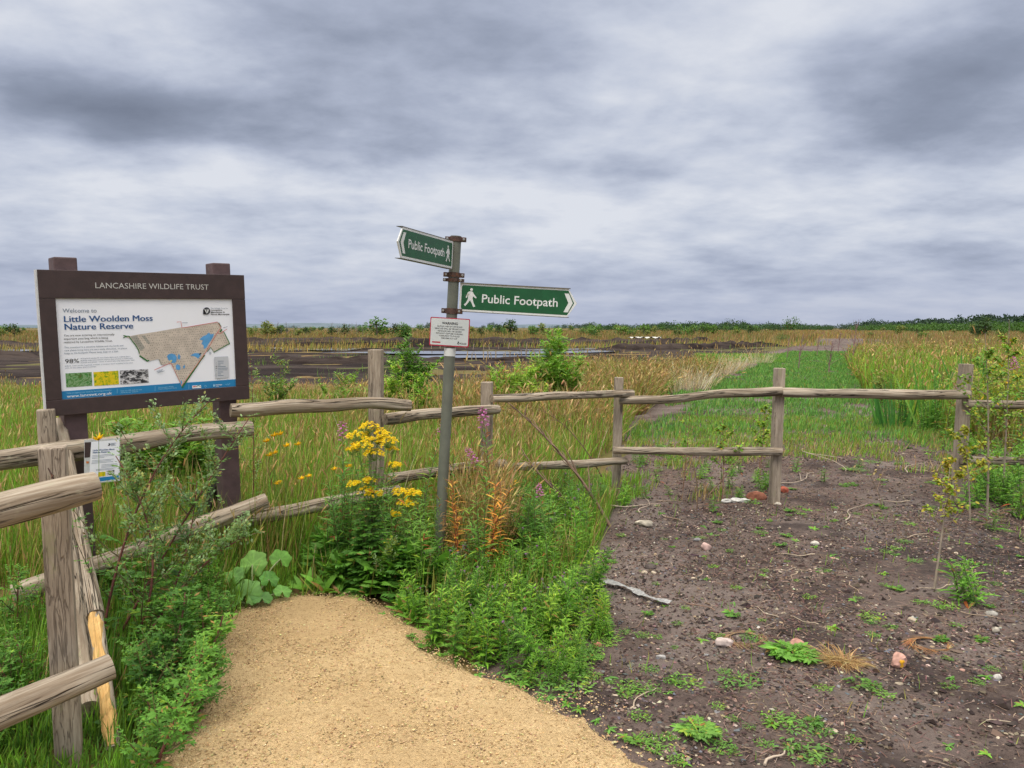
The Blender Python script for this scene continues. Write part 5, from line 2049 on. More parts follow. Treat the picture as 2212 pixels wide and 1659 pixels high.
spread(wil, scatter(gpoly([(640, 1262), (1010, 1295), (1200, 1260), (1230, 1150), (1130, 1130), (900, 1180), (700, 1200)]), 40, np.random.default_rng(10)), .5, 1.0, -.02)
spread(wil, scatter(gpoly([(1120, 1150), (1290, 1130), (1330, 1085), (1240, 1060), (1130, 1080)]), 34, np.random.default_rng(14)), .35, .6, -.02, label='low green willowherb round the foot of the dead branches')
spread(wil, [gr(px, py)[:2] for px, py in ((1120, 1240), (1150, 1235), (1170, 1225), (1140, 1215), (1105, 1220), (1185, 1210), (905, 1215), (700, 1240), (740, 1235))], 0.8, 1.05, -.02, label='tall green willowherb standing above the thistles')
spread(wil, scatter(gpoly([(1890, 930), (2320, 985), (2320, 890), (1920, 865)]), 60, np.random.default_rng(150)), .85, 1.5, -.02, label='tall green willowherb on the bank beyond the right-hand rail', group='willowherbs on the right-hand bank')
spread(wil, [gr(px, py)[:2] for px, py in ((790, 1190), (815, 1195), (835, 1188), (860, 1192), (770, 1200), (845, 1200))], .6, .85, -.02, label='green willowherb at the foot of the tall fence post')
spread(low_mug, scatter(gpoly([(190, 1330), (420, 1345), (470, 1270), (440, 1200), (200, 1230)]), 24, np.random.default_rng(151)), .45, .75, -.02, label='leafy green mugwort under the front of the welcome board', group='mugworts under the welcome board', tilt=.2)
aut = kinds('willowherb', 'orange and red autumn-tinted willowherb right of the signpost', 'plant', 'autumn-tinted willowherbs', [
    (lambda t_, q=q: willowherb_mesh(t_, 70 + q, .78, 'autumn', False, 2)) for q in range(2)])
spread(aut, [gr(px, py)[:2] for px, py in ((1058, 1258), (1070, 1250), (985, 1255))], .85, 1.1, -.02)
ded = kinds('willowherb', 'dead brown willowherb with curled leaves near the signpost', 'plant', 'dead willowherbs', [
    (lambda t_, q=q: willowherb_mesh(t_, 80 + q, .62, 'dead', False, 2)) for q in range(2)])
spread(ded, [gr(px, py)[:2] for px, py in ((1095, 1240), (1000, 1245), (1110, 1228), (1020, 1230))], .7, 1.0, -.02)
pink = kinds('rosebay_willowherb', 'pink flowered rosebay willowherb', 'wildflower', None, [
    (lambda t_, q=q: willowherb_mesh(t_, 90 + q, .95, 'green', True, 1)) for q in range(2)])
for i, (px, py, top, lab) in enumerate((
        (745, 1235, 925, 'pink flowered rosebay willowherb just left of the yellow ragwort'), (903, 1240, 925, 'pink flowered rosebay willowherb between the ragwort and the signpost'),
        (1062, 1230, 895, 'taller pink rosebay willowherb in front of the second fence post'), (1088, 1240, 978, 'shorter pink rosebay willowherb right of the autumn-tinted stems'),
        (1182, 1275, 1055, 'low pink rosebay willowherb among the thistles right of the dead branch'))):
    p = gr(px, py)
    hgt = at(px, top, p.y).z
    put(pink[i % 2], (p.x, p.y, -.01), PR.random() * 6, hgt / .88, lab, tilt=(0, 0))

YR = 4.75
ragwort(gr(800, 1262), [(at(px, py, YR - .05 + dy), r_ / F * YR * 1.05) for px, py, r_, dy in ((797, 914, 20, 0), (773, 934, 24, .05), (815, 928, 28, .03), (838, 944, 22, 0), (800, 950, 30, -.06), (770, 962, 12, -.05), (808, 972, 20, -.08), (848, 967, 11, .04), (852, 999, 15, -.04), (760, 968, 12, .0))],
        1, 'tallest bright yellow ragwort standing in front of the rail overlap', 90)
ragwort(gr(785, 1275), [(at(px, py, YR - .12), r_ / F * YR * 1.05) for px, py, r_ in ((768, 1041, 16), (797, 1033, 14), (790, 1053, 16), (808, 1060, 18))], 2, 'shorter yellow ragwort in front of the lower rail', 80)
ragwort(gr(885, 1290), [(at(px, py, YR - .2), r_ / F * YR * 1.05) for px, py, r_ in ((866, 1057, 17), (893, 1060, 17), (880, 1078, 20), (856, 1108, 9))], 3, 'low yellow ragwort nearest the signpost', 80)
rag0 = kinds('ragwort', 'dark green ragwort leaves without open flowers under the fence', 'plant', 'leafy ragworts under the fence', [lambda t_: basal_mesh(t_, 5, 22, .20, .3, MID, 1.2, True), lambda t_: basal_mesh(t_, 6, 24, .17, .3, MID, 1.3, True)])
spread(rag0, scatter(gpoly([(690, 1265), (900, 1290), (930, 1230), (700, 1210)]), 20, np.random.default_rng(12)), .8, 1.5, 0)
bud = thing('ragwort', 'ragwort in greenish yellow bud low beside the path edge', 'wildflower', gr(840, 1285))
mugwort_mesh(bud, bez((0, 0, 0), (0, 0, .2), (.02, 0, .34), 10), 33, nb=6, size=.7, buds=True, stemcol=(.13, .2, .05), leafcol=(MID, (.42, .42, .04)))

# --- big round leaves at the path edge, docks
b0 = gr(545, 1310)
burdock(b0, [(at(545, 1220, 4.40), (-.05, -.75, .60), .082), (at(606, 1208, 4.46), (.35, -.6, .7), .062), (at(532, 1283, 4.22), (.0, -.7, .62), .082), (at(566, 1292, 4.22), (.3, -.3, .9), .058), (at(445, 1275, 4.20), (-.1, -.5, .8), .08), (at(483, 1290, 4.20), (.1, -.3, .95), .07), (at(505, 1245, 4.32), (-.2, -.6, .7), .06), (at(582, 1252, 4.34), (.4, -.5, .7), .055), (at(500, 1300, 4.16), (-.1, -.4, .9), .05), (at(610, 1278, 4.3), (.3, -.4, .9), .05)],
        'broad round-leaved butterbur at the head of the sandy path beside the brown post')
b0 = gr(1310, 1085)
burdock(b0, [(at(1306, 1061, 6.9), (.1, -.55, .75), .075), (at(1318, 1072, 6.9), (.3, -.3, .9), .05)], 'small round-leaved plant at the foot of the middle fence post')
doc = kinds('dock', 'broad-leaved dock at the edge of the sandy path', 'plant', 'docks at the path edge', [lambda t_: basal_mesh(t_, 11, 11, .20, .27, FRESH, 1.0), lambda t_: basal_mesh(t_, 12, 12, .15, .3, (.10, .28, .04), .9)])
spread(doc, [gr(px, py)[:2] for px, py in ((790, 1286), (850, 1306), (872, 1326), (892, 1345), (660, 1280), (700, 1282), (880, 1310), (735, 1284))], .45, .75, .0)

# --- yellow hawkbits in the grass behind the lower rail
def hawkbit(t_, seed):
    r = random.Random(seed)
    st, fl, lfm = MB(), MB(), MB()
    pf, lf = Leafer(), Leafer()
    tube(st, bez((0, 0, 0), (.01, 0, .3), (.03 * r.gauss(0, 1), .0, .6), 9), .0014, 4, (.16, .26, .06))
    top = np.array(bez((0, 0, 0), (.01, 0, .3), (.0, .0, .6), 9)[-1])
    for k in range(22):
        pf.add(np.zeros(3), unit(az_dir(k * 2.4, .25 + .5 * (k / 22)) + np.array([0, -.35, 0])), .028, .009, .1, (.80, .50, .01))
    pf.flush(fl, OVAL, jit=.06)
    for k in range(6):
        lf.add(np.zeros(3), az_dir(k * 1.05, .3), .12, .02, .4, MID)
    lf.flush(lfm)
    s_ = st.obj('stem', M['stem'], t_)
    o = fl.obj('flower_head', M['petal'], t_, smooth=False)
    v = np.empty(len(s_.data.vertices) * 3, np.float32)
    s_.data.vertices.foreach_get('co', v)
    v = v.reshape(-1, 3)
    o.location = tuple(v[v[:, 2].argmax()])
    lfm.obj('foliage', M['leaf'], t_, smooth=False)


hk = kinds('hawkbit', 'single yellow hawkbit flower in the grass behind the lower rail', 'wildflower', 'hawkbits in the grass', [lambda t_, q=q: hawkbit(t_, q) for q in range(3)])
for px, py in ((570, 943), (596, 940), (567, 955), (610, 965), (570, 985), (585, 980), (629, 1035), (658, 1030), (590, 1043), (700, 1015), (745, 1009), (742, 962), (622, 962), (700, 1075), (590, 1046), (780, 1082)):
    Y = 4.85 + .35 * PR.random()
    p = at(px, py, Y)
    put(hk[PR.randrange(3)], (p.x, p.y, 0), PR.random() * 6.28 * 0, (1, 1, p.z / .6))
p = at(201, 951, 3.75)
put(hk[0], (p.x, p.y, 0), 0, (1, 1, p.z / .6), 'yellow hawkbit flower rising just left of the hanging notice')

# --- willow shrubs in the field
BR, BR2, BR3 = (.25, .47, .05), (.34, .54, .08), (.17, .36, .04)
DKS = ((.07, .19, .03), (.12, .27, .04), (.05, .13, .025))
YG = ((.36, .43, .05), (.24, .40, .045), (.45, .41, .05))
def shrub(px, py, top, w, seed, cols, label, nst=16, L=.075, dens=1.0, Y=None, **kw):
    p = gr(px, py) if Y is None else at(px, py, Y)
    p.z = -.03
    hgt = at(px, top, p.y).z
    t_ = thing('willow_shrub', label, 'shrub', p)
    shrub_mesh(t_, seed, hgt, w / F * p.y, cols, nst, L, dens, **kw)
    return t_


shrub(1200, 905, 742, 140, 1, ((.21, .41, .05), (.28, .47, .07), BR3), 'largest bright green willow shrub in the field right of the signpost', 24, .11, 1.1)
shrub(1085, 925, 800, 90, 2, (BR, BR2, BR3), 'low bright willow shoots right beside the signpost pole', 12, .085, 1)
shrub(1140, 920, 790, 110, 3, (BR2, BR, BR3), 'bright willow shoots left of the largest shrub', 12, .09, 1)
shrub(890, 905, 752, 100, 4, ((.10, .24, .035), (.16, .33, .045), (.08, .19, .03)), 'darker green willow shrub between the tall post and the signpost', 22, .10, 1.2)
shrub(912, 945, 800, 45, 5, (BR2, BR, BR3), 'pale green willow shoot in front of the darker shrub', 5, .085, 1)
shrub(850, 930, 790, 60, 6, (BR, BR3, BR2), 'bright willow shoots just right of the tall fence post', 8, .08, 1)
shrub(755, 905, 800, 120, 7, (BR3, BR, OLIVE), 'low pale willow shoots left of the tall fence post', 10, .085, .8)
shrub(600, 895, 785, 90, 8, (BR3, (.16, .27, .09), OLIVE), 'sparse greyish willow shoots right of the welcome board', 8, .085, .7)
shrub(300, 1125, 905, 190, 9, ((.17, .33, .04), BR3, (.13, .26, .03)), 'low green sallow growth under the middle of the welcome board', 18, .08, 1.1)
shrub(410, 1120, 905, 140, 10, ((.17, .33, .04), BR3, (.13, .26, .03)), 'low green sallow growth under the right side of the welcome board', 14, .08, 1.1)
shrub(1045, 1060, 960, 60, 11, (BR, BR3, BR2), 'leafy sallow shoot at the foot of the second fence post', 7, .06, 1)
# right-hand bank beyond the fence
for i, (px, py, top, w, cols, lab) in enumerate((
        (2120, 965, 760, 190, YG, 'yellow-green sallow behind the right-hand post'),
        (2190, 960, 740, 150, (YG[2], YG[0], BR3), 'golden-leaved sallow at the far right edge'),
        (1905, 872, 805, 55, (OLIVE, BROWN, BR3), 'brownish sallow on the near rim of the green track'),
        (1880, 838, 770, 90, (OLIVE, RUSSET, BR3), 'russet low scrub on the right rim of the green track'),
        (2060, 850, 765, 150, (YG[1], BR3, OLIVE), 'olive sallow in the middle of the right-hand bank'),
        (1960, 820, 760, 110, (BR3, YG[1], BR), 'green sallow standing at the back of the right-hand bank'),
        (2150, 835, 755, 170, (YG[1], BR3, YG[0]), 'wide yellow-green sallow at the back of the right-hand bank'),
        (2280, 960, 730, 200, (YG[1], BR3, YG[0]), 'yellow-green sallow just outside the right edge'))):
    shrub(px, py, top, w * 1.15, 30 + i, cols, lab, 12, .07 + .004 * gr(px, py).y / 3, .36)


def blades_thing(px, py, top, w, n, seed, label, col=((.10, .30, .055), (.15, .36, .06), (.08, .24, .05))):
    p = gr(px, py)
    hgt = at(px, top, p.y).z
    t_ = thing('flag_iris', label, 'plant', p)
    r = random.Random(seed)
    lf, b_ = Leafer(), MB()
    for i in range(n):
        a = r.random() * 6.28
        q = math.sqrt(r.random()) * w / F * p.y * .3
        d = unit(np.array([math.cos(a) * .42 * r.random(), math.sin(a) * .42 * r.random(), 1]))
        lf.add((math.cos(a) * q, math.sin(a) * q, 0), d, hgt * (.6 + .45 * r.random()), .032, .15 * r.random(), col[r.randrange(3)])
    lf.flush(b_, BLADE, up=(0, -1, .1), seed=seed)
    b_.obj('leaves', M['leaf'], t_, smooth=False)
    return t_


blades_thing(1928, 925, 818, 120, 20, 1, 'clump of broad upright flag leaves beyond the right-hand rail')
blades_thing(2000, 930, 775, 55, 22, 2, 'taller clump of flag leaves left of the right-hand post', ((.14, .32, .06), (.2, .36, .07), (.1, .26, .05)))
blades_thing(2092, 900, 745, 40, 18, 3, 'flag leaves with a dark seed spike just right of the right-hand post')
for i, (px, py, top, lab) in enumerate(((2040, 985, 830, 'fading pink willowherb left of the right-hand post'), (2195, 985, 750, 'pink willowherb at the right edge of the picture'), (2206, 1000, 780, 'second pink willowherb at the right edge, lower than its neighbour'))):
    p = gr(px, py)
    put(pink[i % 2], (p.x, p.y, 0), PR.random() * 6, at(px, top, p.y).z / .88, lab)


# --- young birches on the right
def sapling(base, tip, seed, label, cols, nl=9, trunkr=.009, bl=.42, name='birch_sapling', tw=(.33, .27, .21), dens=1.0, low=.35, L=.030):
    r = random.Random(seed)
    root = thing(name, label, 'sapling', base)
    tip = np.array(tip) - np.array(base)
    H = np.linalg.norm(tip)
    path = bez((0, 0, 0), tip * np.array([.3, .3, .5]) + np.array([.02, 0, 0]), tip, 16)
    tr, lfm = MB(), MB()
    lf = Leafer()
    tube(tr, path, np.linspace(trunkr, .0018, 16), 6, tw)
    for k in range(nl):
        t = low + (.97 - low) * k / nl
        p = path[int(t * 15)]
        d = az_dir(k * 2.39 + r.random(), .45 + .4 * r.random())
        Lb = H * bl * (1.1 - t) * (.7 + .6 * r.random())
        bp = bez(p, p + d * Lb * .5, p + d * Lb + np.array([0, 0, .12 * Lb]), 9)
        tube(tr, bp, np.linspace(.0035, .001, 9), 4, lerp3(tw, (.2, .1, .07), .5), caps=False)
        tws = [bp]
        for m_ in range(3):
            q = bp[3 + r.randrange(5)]
            d2 = unit(d + az_dir(r.random() * 6.28, .3))
            s2 = bez(q, q + d2 * Lb * .2, q + d2 * Lb * .4, 6)
            tube(tr, s2, .0011, 3, lerp3(tw, (.2, .1, .07), .5), caps=False)
            tws.append(s2)
        for s_ in tws:
            for i in range(1, len(s_)):
                for _ in range(int(dens * 2.2 + r.random())):
                    q = s_[i] + (s_[i - 1] - s_[i]) * r.random()
                    lf.add(q, az_dir(r.random() * 6.28, r.gauss(-.1, .5)), L * (.7 + .6 * r.random()), L * .68, .2, cols[r.randrange(len(cols))])
    tr.obj('trunk', M['stem'], root)
    if lf.a:
        lf.flush(lfm, OVAL, seed=seed)
        lfm.obj('foliage', M['leaf'], root, smooth=False)
    return root


sapling(gr(2018, 1272), at(2052, 1010, 4.6), 1, 'nearest thin birch sapling with yellow-green leaves and a bare lower stem', (YG[0], YG[1], (.45, .38, .05)), 9, .008, .45, low=.5, dens=.55, L=.026)
sapling(gr(2132, 1120), at(2128, 720, 6.2), 2, 'tall loose birch sapling in front of the right-hand post', (YG[0], YG[1], BR3), 17, .010, .32, low=.22)
sapling(gr(2165, 1085), at(2180, 690, 6.7), 3, 'tall birch sapling nearest the right edge', (YG[1], YG[2], BR3), 16, .010, .30, low=.3)
sapling(gr(2095, 1130), at(2075, 900, 6.1), 4, 'short birch sapling left of the right-hand post', (YG[0], YG[2]), 9, .007, .4, low=.4)
sapling(gr(2060, 1100), at(2040, 985, 6.4), 5, 'smallest yellowing birch sapling beside the right-hand post', (YG[0], (.5, .40, .05)), 6, .006, .5)
sapling(gr(1905, 1095), at(1850, 985, 6.5), 6, 'dry leafless stem in the gap between the right-hand posts', (STRAW,), 4, .004, .5, tw=(.36, .28, .2), dens=.1)
for i, (px, py, top, tx_, lab) in enumerate(((1858, 1010, 865, 1745, 'yellow-leaved sallow shoot behind the lower rail left of the second tall post'), (1560, 1085, 905, 1560, 'sparse young birch behind the lower rail'), (1475, 1060, 890, 1490, 'reddish bare birch stem behind the middle rail'), (1640, 1045, 900, 1650, 'thin yellowing birch close left of the middle post'))):
    p = gr(px if i else 1640, py)
    sapling(p, at(tx_ if i else 1655, top, p.y), 10 + i, lab, (YG[1], YG[0], BR3), 8, .005, .4, tw=(.26, .15, .10), dens=(.9, .7, .15, .8)[i])

weedy = kinds('bushy_weed', 'bushy green weed on the dark soil under the birch saplings', 'bushy weed', 'bushy weeds under the saplings', [lambda t_: thistle_mesh(t_, 95, .26, 0, FRESH, 3), lambda t_: willowherb_mesh(t_, 96, .24, 'green', False, 4)])
spread(weedy, [gr(px, py)[:2] for px, py in ((2085, 1290), (2100, 1300), (2150, 1150), (2190, 1120), (2130, 1080), (2170, 1060), (2140, 1050), (2195, 1040), (2120, 1060), (2180, 1020))], .8, 1.2, -.01)
spread(weedy, [gr(px, py)[:2] for px, py in ((1540, 1105), (1390, 1080), (1450, 1070), (1350, 1090), (1420, 1040), (1510, 1030), (1600, 1020), (1380, 1010), (1720, 1020), (1780, 1040), (1580, 1000), (1860, 1010), (1480, 980), (1530, 960), (1420, 985))], .5, .85, -.01, label='small green weed on the bare ground behind the fence', group='weeds behind the fence')


# --- bare stems and dead branches
def twigs(path, root, seed, r0, col=(.20, .13, .09), subs=6, sl=.35, name='branch', cone=.7):
    r = random.Random(seed)
    b_ = MB()
    n = len(path)
    tube(b_, path, np.linspace(r0, r0 * .25, n), 6, col)
    H = np.linalg.norm(path[-1] - path[0])
    T = unit(np.gradient(path, axis=0))
    for k in range(subs):
        i = int((.25 + .7 * k / subs) * (n - 1))
        d = unit(T[i] + np.array([r.gauss(0, cone), r.gauss(0, cone), r.gauss(.1, cone * .6)]))
        L = H * sl * (.5 + .8 * r.random()) * (1.15 - i / n)
        bp = bez(path[i], path[i] + d * L * .5 + np.array([0, 0, .03]), path[i] + d * L, 7)
        tube(b_, bp, np.linspace(r0 * .45, r0 * .15, 7), 4, col, caps=False)
    return b_.obj(name, M['stem'], root)


def dead(pts, seed, label, r0=.009, name='dead_branch', **kw):
    p0 = at(*pts[0])
    root = thing(name, label, 'branch', p0)
    q = [np.array(at(*p)) - np.array(p0) for p in pts]
    pth = bez(q[0], 2 * q[1] - .5 * q[0] - .5 * q[2], q[2], 18)
    twigs(pth, root, seed, r0, **kw)
    return root


dead([(1318, 1138, 5.95), (1215, 985, 6.1), (1085, 860, 6.4)], 1, 'longer dead branch leaning from the soil up across the rails', .015, subs=12, sl=.22, cone=.45)
dead([(1312, 1132, 5.98), (1200, 1060, 5.9), (1118, 955, 6.0)], 2, 'shorter dark dead branch lying under the longer one', .013, subs=10, sl=.25, cone=.4)
dead([(1300, 1030, 6.9), (1230, 930, 6.8), (1150, 880, 6.7)], 3, 'thin grey dead stem behind the middle rails', .006, subs=7, sl=.3)
dead([(1505, 1105, 6.55), (1495, 1000, 6.5), (1440, 975, 6.6)], 4, 'arching pale dead stem in front of the lower rail', .005, subs=2, sl=.15)
dead([(1530, 1070, 7.0), (1590, 1000, 7.2), (1640, 930, 7.5)], 5, 'straight dark stem slanting right behind the lower rail', .006, subs=3, sl=.2)
dead([(1395, 1000, 8.3), (1410, 930, 8.4), (1390, 860, 8.6)], 6, 'upright bare stem on the brown edge of the track', .006, subs=4, sl=.2)
dead([(1690, 960, 9.6), (1640, 920, 9.6), (1590, 860, 9.9)], 7, 'spreading bare twigs in front of the green sward', .006, subs=8, sl=.4)
for i, (px, py, top) in enumerate(((1840, 800, 690), (1790, 808, 735), (1725, 800, 722), (1700, 775, 728), (1765, 770, 725), (1810, 765, 715))):
    p = gr(px, py)
    root = thing('bare_sapling', ('tallest purplish leafless sapling at the far end of the green track', 'thin leafless sapling standing on the green track', 'purplish leafless sapling on the left rim of the far track', 'small leafless sapling on the bog lawn beside the track', 'leafless sapling on the brown far part of the track', 'leafless sapling near the vanishing end of the track')[i], 'sapling', p)
    hgt = at(px, top, p.y).z
    twigs(bez((0, 0, 0), (.02, 0, hgt * .5), (.1 * hgt, 0, hgt), 12), root, 40 + i, .02, (.25, .15, .15), 16, .5, 'trunk', .55)

# ------------------------------------------------------------------ on the soil
def stone_mesh(seed, flatn=.7, ang=.25, sub=2):
    import bmesh
    bm = bmesh.new()
    bmesh.ops.create_icosphere(bm, subdivisions=sub, radius=1)
    r = np.random.default_rng(seed)
    ax = unit(r.normal(size=(9, 3)))
    cut = .55 + .4 * r.random(9)
    V = []
    for v in bm.verts:
        p = np.array(v.co)
        for a, c in zip(ax, cut):
            d_ = p @ a
            if d_ > c:
                p = p - a * (d_ - c) * .85
        V.append(p * (1 + ang * .15 * r.normal()) * np.array([1, .8, flatn]))
    Fq = [[v.index for v in f.verts] for f in bm.faces]
    bm.free()
    return np.array(V), Fq


SCOL = {'cream': (.43, .36, .27), 'grey': (.22, .215, .22), 'white': (.52, .50, .46), 'dark': (.08, .065, .06), 'pink': (.48, .28, .22), 'tan': (.40, .30, .19)}


def stone_proto(name, label, group, col, seed, flatn=.6):
    V, Fq = stone_mesh(seed, flatn, .2, 2)
    b_ = MB()
    b_.add(V, Fq, 0, np.clip(np.array(col)[None] * (1 + .12 * np.random.default_rng(seed).normal(size=(len(V), 1))), 0, 1))
    o = b_.obj(name, M['stone'])
    tag(o, label, 'stone', group)
    return [o, False]


SV = gpoly([(1210, 1470), (1300, 1330), (1300, 1180), (1340, 1095), (1700, 1090), (2060, 1090), (2330, 1120), (2420, 1659), (1450, 1659), (1330, 1590)])
stones = {}
for i, (cname, ct) in enumerate((('cream', 70), ('grey', 40), ('white', 12), ('dark', 22), ('pink', 16), ('tan', 50))):
    lab = {'cream': 'small cream pebble on the dark peaty soil', 'grey': 'small grey pebble on the dark peaty soil', 'white': 'small white pebble on the dark peaty soil',
           'dark': 'small dark clod-like stone on the peaty soil', 'pink': 'small pinkish brick pebble on the peaty soil', 'tan': 'small tan pebble on the dark peaty soil'}[cname]
    ks = [stone_proto('pebble', lab, cname + ' pebbles on the soil', SCOL[cname], 300 + i * 5 + q, .55) for q in range(3)]
    stones[cname] = ks
    for x, y in scatter(SV, ct, np.random.default_rng(400 + i)):
        s_ = .007 + .014 * PR.random() ** 2.4
        put(ks[PR.randrange(3)], (x, y, soil_z(x, y) - .001), PR.random() * 6.28, s_, tilt=(PR.gauss(0, .3), PR.gauss(0, .3)))


pth_k = [stone_proto('pebble', 'small tan pebble lying on the sandy path', 'pebbles on the path', (.40, .29, .16), 390 + q, .6) for q in range(3)]
for x, y in scatter(gpoly([(420, 1600), (470, 1400), (640, 1300), (800, 1310), (980, 1440), (1200, 1540), (1330, 1650)]), 16, np.random.default_rng(77)):
    put(pth_k[PR.randrange(3)], (x, y, .024), PR.random() * 6.28, .006 + .008 * PR.random() ** 2)


def rock(px, py, w, col, seed, label, flatn=.6, name='stone', rz=0, sink=.15, tall=1.0):
    p = gr(px, py)
    s_ = w / F * p.y / 2
    V, Fq = stone_mesh(seed, flatn, .3, 3)
    b_ = MB()
    r = np.random.default_rng(seed)
    b_.add(V * s_ * np.array([1, 1, tall]), Fq, 0, np.clip(np.array(col)[None] * (1 + .15 * r.normal(size=(len(V), 1))), 0, 1))
    o = b_.obj(name, M['stone'])
    o.location = (p.x, p.y, float(soil_z(p.x, p.y)) + s_ * flatn * tall * (.55 - sink))
    o.rotation_euler = (0, 0, rz)
    return tag(o, label, 'stone')


rock(1524, 1186, 26, (.52, .36, .32), 1, 'rounded pinkish stone in the middle of the soil right of the flat slab', .9)
rock(1505, 1172, 18, SCOL['grey'], 2, 'flat grey pebble just left of the rounded pinkish stone', .5)
rock(1392, 1136, 46, (.40, .36, .29), 3, 'flat pale stone slab near the foot of the dead branches', .38)
rock(1563, 1394, 44, (.47, .39, .36), 4, 'jagged whitish stone left of the bright green rosette', .5)
rock(1720, 1396, 34, (.50, .27, .21), 5, 'salmon pink stone behind the bright green rosette', .6)
rock(1634, 1076, 44, (.30, .12, .075), 6, 'red-brown brick lump beside the white litter', .6)
rock(1692, 1062, 24, (.48, .13, .08), 7, 'orange-red brick piece just right of the tall middle post', .8)
rock(1680, 1090, 16, (.55, .50, .42), 8, 'cream pebble at the foot of the tall middle post', .6)
rock(1405, 1228, 26, (.075, .06, .055), 9, 'dark lump of peat lying with two cream pebbles', .6)
rock(1392, 1240, 14, SCOL['cream'], 10, 'left cream pebble of the pair below the dark lump', .7)
rock(1412, 1240, 14, SCOL['cream'], 11, 'right cream pebble of the pair below the dark lump', .7)
rock(1428, 1418, 24, (.30, .29, .28), 12, 'grey angular stone below the right end of the thistle mass', .5)
rock(1292, 1390, 22, (.42, .17, .12), 13, 'small red brick fragment at the edge of the thistles', .6)
rock(2142, 1328, 26, (.46, .44, .39), 14, 'white stone with a dark hollow near the right edge', .7)
rock(2150, 1366, 22, (.42, .38, .31), 15, 'cream stone just below the white hollowed stone', .7)
rock(1760, 1180, 20, (.43, .41, .36), 16, 'cream pebble in the centre of the trodden soil', .6)
rock(1970, 1345, 22, SCOL['cream'], 17, 'cream pebble at the back of the right-hand soil', .5)
rock(2155, 1470, 20, SCOL['white'], 18, 'white pebble low at the right edge', .7)
rock(1800, 1640 - 60, 22, SCOL['cream'], 19, 'long cream pebble low in the right of the soil', .45)
# broken brick with a yellow paint mark
p = gr(1942, 1442)
p.z = float(soil_z(p.x, p.y))
tb = thing('broken_brick', 'broken pinkish brick with a yellow paint mark on the soil', 'brick', p, .25)
s_ = 44 / F * p.y / 2
V, Fq = stone_mesh(55, .85, .25, 3)
b = MB()
b.add(V * s_ * np.array([1, .8, 1.0]) + np.array([0, 0, s_ * .6]), Fq, 0, np.clip(np.array((.50, .29, .23))[None] * (1 + .14 * np.random.default_rng(5).normal(size=(len(V), 1))), 0, 1))
b.obj('brick', M['stone'], tb, smooth=False)
b = MB()
front = V * s_ * np.array([1, .8, 1.0]) + np.array([0, 0, s_ * .6])
msk = (front[:, 1] < -.3 * s_) & (np.abs(front[:, 0] + .1 * s_) < .34 * s_) & (front[:, 2] < .95 * s_)
fk = [f for f in Fq if all(msk[k] for k in f)]
if fk:
    ids = sorted({k for f in fk for k in f})
    mp_ = {k: i for i, k in enumerate(ids)}
    b.add(front[ids] + np.array([0, -.0022, .001]), [[mp_[k] for k in f] for f in fk], 0, (.75, .40, .03))
    b.obj('paint_mark', M['stone'], tb, smooth=False)

# rosettes and creeping mats
ros = kinds('rosette_weed', 'small green rosette weed on the bare soil', 'rosette weed', 'rosette weeds on the soil', [
    lambda t_: basal_mesh(t_, 21, 11, .075, .32, FRESH, .5), lambda t_: basal_mesh(t_, 22, 12, .085, .3, MID, .55, True), lambda t_: basal_mesh(t_, 23, 9, .06, .4, (.15, .34, .06), .45)])
mts = kinds('creeping_weed', 'creeping mat of small green leaves on the bare soil', 'creeping weed', 'creeping weeds on the soil', [
    lambda t_: mat_mesh(t_, 24, 80, .11, FRESH), lambda t_: mat_mesh(t_, 25, 60, .085, MID), lambda t_: mat_mesh(t_, 26, 100, .14, (.11, .27, .06))])
spread(ros, scatter(SV, 105, np.random.default_rng(31)), .25, .62, soil_z, tilt=.05)
spread(mts, scatter(SV, 95, np.random.default_rng(32)), .18, .5, soil_z, tilt=.03)
spread(mts, [gr(px, py)[:2] for px, py in ((1515, 1590), (1560, 1620), (1720, 1570), (1770, 1585), (1840, 1595), (1680, 1560), (1745, 1625), (1760, 1640), (1450, 1470), (1480, 1475), (1360, 1485), (1400, 1490), (1600, 1475), (1440, 1600), (1460, 1650), (1780, 1490), (1890, 1490), (1860, 1480), (1990, 1300), (1880, 1340), (2040, 1310), (1350, 1500), (1240, 1480), (1420, 1620), (1280, 1460))], .35, .8, soil_z, tilt=.03)
BACK = np.concatenate([gpoly([(1340, 1098), (1345, 1010), (1400, 950)]), [[2.6, 11.6], [6.8, 11.4], [7.4, 9.5], [7.6, 7.2]], gpoly([(2330, 1120)])])
spread(ros, scatter(BACK, 45, np.random.default_rng(131)), .35, .8, soil_z, label='small green rosette weed on the bare ground beyond the fence', group='rosette weeds beyond the fence', tilt=.05)
spread(mts, scatter(BACK, 45, np.random.default_rng(132)), .4, .9, soil_z, label='creeping mat of small leaves on the bare ground beyond the fence', group='creeping weeds beyond the fence', tilt=.03)
spread(weedy, scatter(gpoly([(1345, 1085), (1660, 1080), (1660, 1000), (1360, 1000)]), 22, np.random.default_rng(140)), .35, .7, soil_z, label='small green weed on the bare ground behind the fence', group='weeds behind the fence')
spread(weedy, scatter(gpoly([(2040, 1120), (2330, 1140), (2300, 960), (2060, 980)]), 34, np.random.default_rng(141)), .6, 1.25, soil_z, label='green weed in the growth round the right-hand post', group='weeds round the right-hand post')
T3 = gpoly([(1060, 1470), (1180, 1500), (1260, 1460), (1320, 1380), (1310, 1300), (1260, 1380), (1180, 1440)])
spread(mts, scatter(T3, 26, np.random.default_rng(133)), .4, .8, soil_z, label='creeping mat of small leaves along the outer edge of the thistles', group='creeping weeds at the thistle edge', tilt=.05)
spread(thi, scatter(T3, 18, np.random.default_rng(134)), .2, .36, soil_z, label='small young thistle straying out from the edge of the green mass', tilt=.2)
